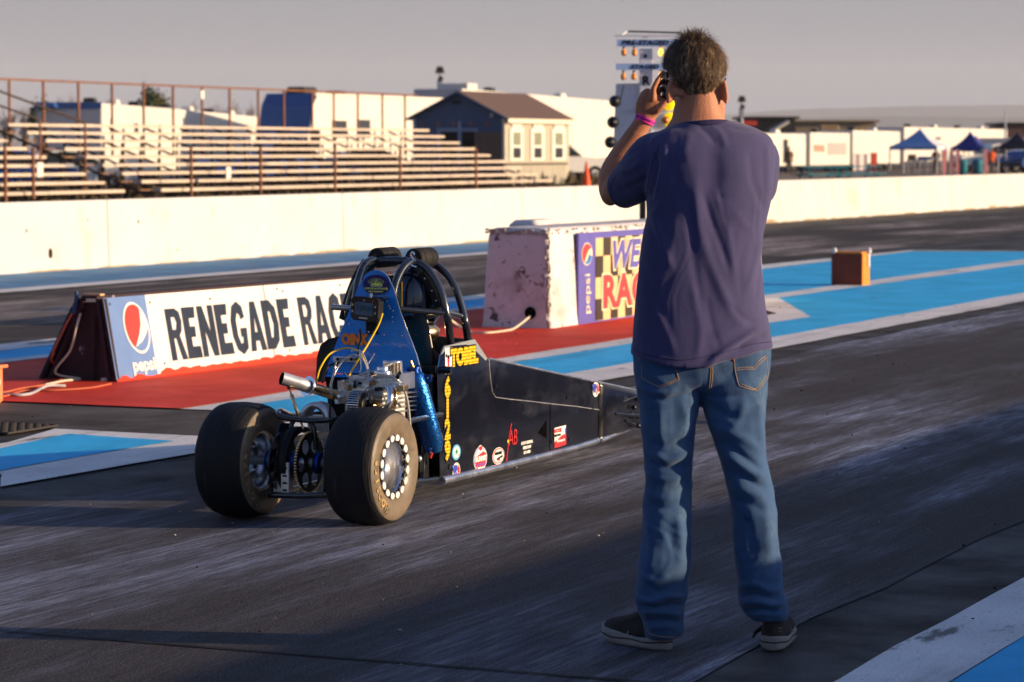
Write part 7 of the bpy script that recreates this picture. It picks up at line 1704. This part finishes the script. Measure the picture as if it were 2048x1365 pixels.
# small figures by the canopies
def figure(px, Y, h, mt, ml, label, head=0.):
    p = atY(px, 300, Y); p.z = 0; e = empty('person', p, head, label, 'person'); k = h / 1.75; mb = MB()
    for s in (-1, 1):
        mb.tube([Vector((s * .09, 0, .04)) * k, Vector((s * .1, .0, .45)) * k, Vector((s * .09, 0, .9)) * k], [.05 * k, .06 * k, .09 * k], M_SKIN, n=10); mb.tube([Vector((s * .19, 0, 1.42)) * k, Vector((s * .25, .02, 1.12)) * k, Vector((s * .24, .08, .86)) * k, Vector((s * .24, .1, .78)) * k], [.055 * k, .045 * k, .035 * k, .03 * k], M_SKIN, n=10); mb.box(Vector((s * .1, .06, .03)) * k, (.1 * k, .26 * k, .07 * k), M_SKIN)
    mb.loft([[Vector((w * math.cos(t), d * math.sin(t), z)) * k for t in [2 * PI * i / 18 for i in range(18)]] for z, w, d in ((.85, .16, .11), (1.0, .15, .11), (1.25, .18, .12), (1.42, .19, .10), (1.48, .08, .07), (1.55, .055, .055))], M_SKIN)
    mb.sphere(Vector((0, .01, 1.64)) * k, (.075 * k, .09 * k, .115 * k), M_SKIN); mb.sphere(Vector((0, .1, 1.63)) * k, .02 * k, M_SKIN); remesh('body', mb, e, .02, 2)
    mb = MB(); mb.loft([[Vector((w * math.cos(t), d * math.sin(t), z)) * k for t in [2 * PI * i / 18 for i in range(18)]] for z, w, d in ((.82, .19, .14), (1.0, .175, .13), (1.25, .20, .14), (1.44, .21, .12), (1.50, .09, .08))], mt)
    for s in (-1, 1): mb.tube([Vector((s * .19, 0, 1.43)) * k, Vector((s * .25, .02, 1.15)) * k], [.07 * k, .065 * k], mt, n=12)
    mb.build('shirt', e); mb = MB()
    for s in (-1, 1): mb.tube([Vector((s * .09, 0, .08)) * k, Vector((s * .1, 0, .5)) * k, Vector((s * .085, 0, .92)) * k], [.07 * k, .08 * k, .105 * k], ml, n=12)
    mb.build('trousers', e); mb = MB(); mb.sphere(Vector((0, -.01, 1.68)) * k, (.082 * k, .095 * k, .09 * k), M_HAIR); mb.build('hair', e)
figure(1983, 172, 1.55, mat('orange_shirt_cloth', (.75, .12, .02), .8), M_CG, 'small distant person in an orange shirt under the purple canopy')
figure(1578, 168, 1.6, mat('olive_shirt_cloth', (.12, .09, .05), .8), M_CG, 'small distant person in dark clothes beside the door of the first white trailer'); figure(1872, 174, 1.55, mat('dark_red_shirt_cloth', (.25, .04, .04), .8), M_CG, 'small distant person in dark red at the edge of the blue canopy')
# far sheds and stacks over the trailer roofs
M_DSH = mat('dark_shed_wall', (.045, .038, .035), .8, var=.2); M_HAY = mat('straw_stack', (.42, .28, .13), .9, var=.25, scale=1.5, bump=.5); M_TNR = mat('tan_roof', (.32, .24, .15), .8, var=.15)
def shed(px0, px1, ytop, Y, depth, mw, mr_, label, zr_=.0, nm='shed'):
    a = atY(px0, ytop, Y); b = atY(px1, ytop, Y); w = b.x - a.x; h = a.z; e = empty(nm, Vector((a.x, Y, 0)), 0, label, nm.replace('_', ' ')); mb = MB(); mb.box((w / 2, depth / 2, h / 2 - .1), (w, depth, h - .2), mw); mb.build('wall', e); mb = MB(); mb.box((w / 2, depth / 2, h - .06), (w + .6, depth + .6, .18), mr_); mb.build('roof', e, bevel=.03); return e, w, h
e, w, h = shed(1488, 1591, 234, 230, 8, M_DSH, M_DSH, 'dark shed with a pale slanted beam above the first white trailer')
mb = MB(); mb.tube([(w * .52, -.3, h - 1.15), (w * .86, -.3, h - .35)], .16, M_TRW, n=4); mb.build('slanted_beam', e); mb = MB(); mb.box((w * .1, -.3, h - .5), (w * .3, .1, .35), M_REDB); mb.build('red_sign', e)
e, w, h = shed(1592, 1752, 241, 240, 9, M_TNR, M_TNR, 'long low tan roofed shed with straw stacks beside the dark shed')
for px0, px1, y0, lb in ((1640, 1676, 250, 'pale straw stack, left of the two before the tan shed'), (1692, 1748, 254, 'wide pale straw stack, right of the two before the tan shed')):
    a = atY(px0, y0, 225); b = atY(px1, y0, 225); mb = MB(); w_ = b.x - a.x
    for k in range(4):
        for j in range(5): mb.box((w_ * (j + .5) / 5, 0, a.z * (k + .5) / 4), (w_ / 5 - .02, 1.5, a.z / 4 - .03), M_HAY)
    o = mb.build('straw_stack', bevel=.05); o.location = (a.x, 225, 0); tag(o, lb, 'straw stack')
shed(2008, 2120, 246, 250, 8, mat('maroon_wall', (.12, .07, .07), .8, var=.2), M_DSH, 'dark maroon building at the right edge behind the black canopy', nm='shed')

# trees
M_LEAF = mat('olive_leaves', (.085, .075, .022), .7, var=.4, scale=1.5); M_LEAFG = mat('dark_green_leaves', (.02, .045, .02), .7, var=.4, scale=1.5); M_BARK = mat('grey_bark', (.16, .11, .09), .9, var=.2)
def tree(px, ytop, Y, wpx, mleaf, label, seed, leaves=1500, bare=False, nm='tree', group=None):
    rs = random.Random(seed); p = atY(px, 300, Y); H = atY(px, ytop, Y).z; W_ = wpx / 2 * Y / F; p.z = 0; e = empty(nm, p, 0, label, 'tree', group)
    mb = MB(); tips = []
    mb.tube([(0, 0, 0), (.02 * H, 0, H * .3), (0, 0, H * .62)], [.035 * H, .026 * H, .012 * H], M_BARK, n=8)
    for k in range(12 if not bare else 26):
        a = rs.uniform(0, 2 * PI); r = W_ * rs.uniform(.4, .95); z0 = H * rs.uniform(.18, .5); z1 = H * rs.uniform(.55, .98); m_ = Vector((r * .45 * math.cos(a), r * .45 * math.sin(a), (z0 + z1) / 2 + H * .03)); t = Vector((r * math.cos(a), r * math.sin(a), z1 if r < W_ * .7 else z1 * .85)); mb.tube(spline([(0, 0, z0), m_, t], 4), [.012 * H * (1 - .09 * i) for i in range(9)], M_BARK, n=5); tips.append(t)
        if bare:
            br_ = MB() if k == 0 else br_
            for j in range(7): q = m_.lerp(t, rs.random()); d = Vector((rs.gauss(0, .3), rs.gauss(0, .3), rs.uniform(.3, 1))) * H * .16; br_.tube([q, q + d], [.004 * H, .0015 * H], M_BARK, n=4)
    mb.build('trunk', e)
    if bare: br_.build('crown', e)
    if not bare:
        mb = MB()
        for i in range(leaves):
            t = rs.choice(tips); c = t + Vector((rs.gauss(0, W_ * .22), rs.gauss(0, W_ * .22), rs.gauss(0, H * .08))); c.z = max(.3, c.z); s = rs.uniform(.05, .13) * (H / 5) ** .5; n = Vector((rs.gauss(0, 1), rs.gauss(0, 1), rs.gauss(0, 1))).normalized(); a = n.orthogonal().normalized() * s; b = n.cross(a) * rs.uniform(.5, 1)
            mb.add([c - a, c + b, c + a, c - b], [(0, 1, 2, 3)], mleaf)
        mb.build('crown', e)
tree(322, 186, 175, 62, M_LEAF, 'olive green tree showing above the white trailer roofs', 3, 2600); tree(288, 188, 172, 44, M_LEAFG, 'dark green tree left of the olive one above the trailer', 4, 2000); tree(80, 212, 150, 38, M_LEAFG, 'dark green bush left of the grey trailer end', 5, 1500)
for i, (px, yt, w, lb) in enumerate(((18, 214, 46, 'bare brown tree at the far left edge'), (52, 210, 40, 'bare brown tree, second from the left edge'), (130, 193, 60, 'bare brown tree over the trailer with the blue band'), (395, 206, 34, 'bare tree right of the olive tree'), (432, 208, 34, 'thin bare tree over the middle of the second trailer'), (470, 205, 40, 'bare tree just left of the blue coach front'), (500, 210, 30, 'smallest bare tree touching the blue coach front'))):
    tree(px, yt, 260, w, None, lb, 20 + i, bare=True, group='bare trees on the skyline')

# hills on the horizon
def hill(name, pts, Y, m, dz=0):
    vs = []; n = len(pts)
    for px, py in pts: p = atY(px, py, Y); vs.append((p.x, Y, p.z))
    for px, py in pts: p = atY(px, py, Y); vs.append((p.x, Y - 900, -8))
    for px, py in pts: p = atY(px, py, Y); vs.append((p.x, Y + 1500, -8))
    fs_ = []
    for i in range(n - 1): fs_ += [(n + i, n + i + 1, i + 1, i), (i, i + 1, 2 * n + i + 1, 2 * n + i)]
    me = bpy.data.meshes.new(name); me.from_pydata(vs, [], fs_); me.materials.append(m); o = bpy.data.objects.new(name, me); COL.objects.link(o); o['kind'] = 'structure'
M_HILL = mat('dry_hill_grass', (.13, .12, .10), .95, var=.15, scale=.002)
def ridge(x0, x1, tab, amp, seed):
    out = []; x = x0
    while x <= x1:
        y = float(np.interp(x, [t[0] for t in tab], [t[1] for t in tab])); out.append((x, y + amp * noise.noise(Vector((x * .006, seed, 0))) + amp * .3 * noise.noise(Vector((x * .03, seed, 5))))); x += 12
    return out
hill('hills', ridge(-800, 3400, [(-800, 270), (300, 262), (900, 252), (1300, 240), (1500, 226), (1640, 218), (1800, 213), (2048, 210), (2600, 200), (3400, 215)], 3, 1.), 9000, M_HILL)
hill('hills', ridge(-800, 3400, [(-800, 285), (900, 280), (1400, 262), (1600, 238), (1750, 232), (2048, 236), (2600, 240), (3400, 250)], 3, 7.), 6500, M_HILL)
# ---------------------------------------------------------------- dusty evening air
hz = MB(); hz.box((0, 3500, 170), (26000, 17600, 360), None)
mh = bpy.data.materials.new('evening_haze'); mh.use_nodes = True; nt = mh.node_tree; nt.nodes.remove(nt.nodes['Principled BSDF'])
pv = nt.nodes.new('ShaderNodeVolumePrincipled'); pv.inputs['Color'].default_value = (.80, .84, .95, 1); pv.inputs['Density'].default_value = .00010; pv.inputs['Anisotropy'].default_value = .0
nt.links.new(pv.outputs[0], nt.nodes['Material Output'].inputs['Volume']); hz.mats = [mh]; ho = hz.build('haze'); ho['kind'] = 'stuff'; ho['label'] = 'thin even haze over the track and the far hills'; ho['category'] = 'haze'
SC.cycles.volume_bounces = 0
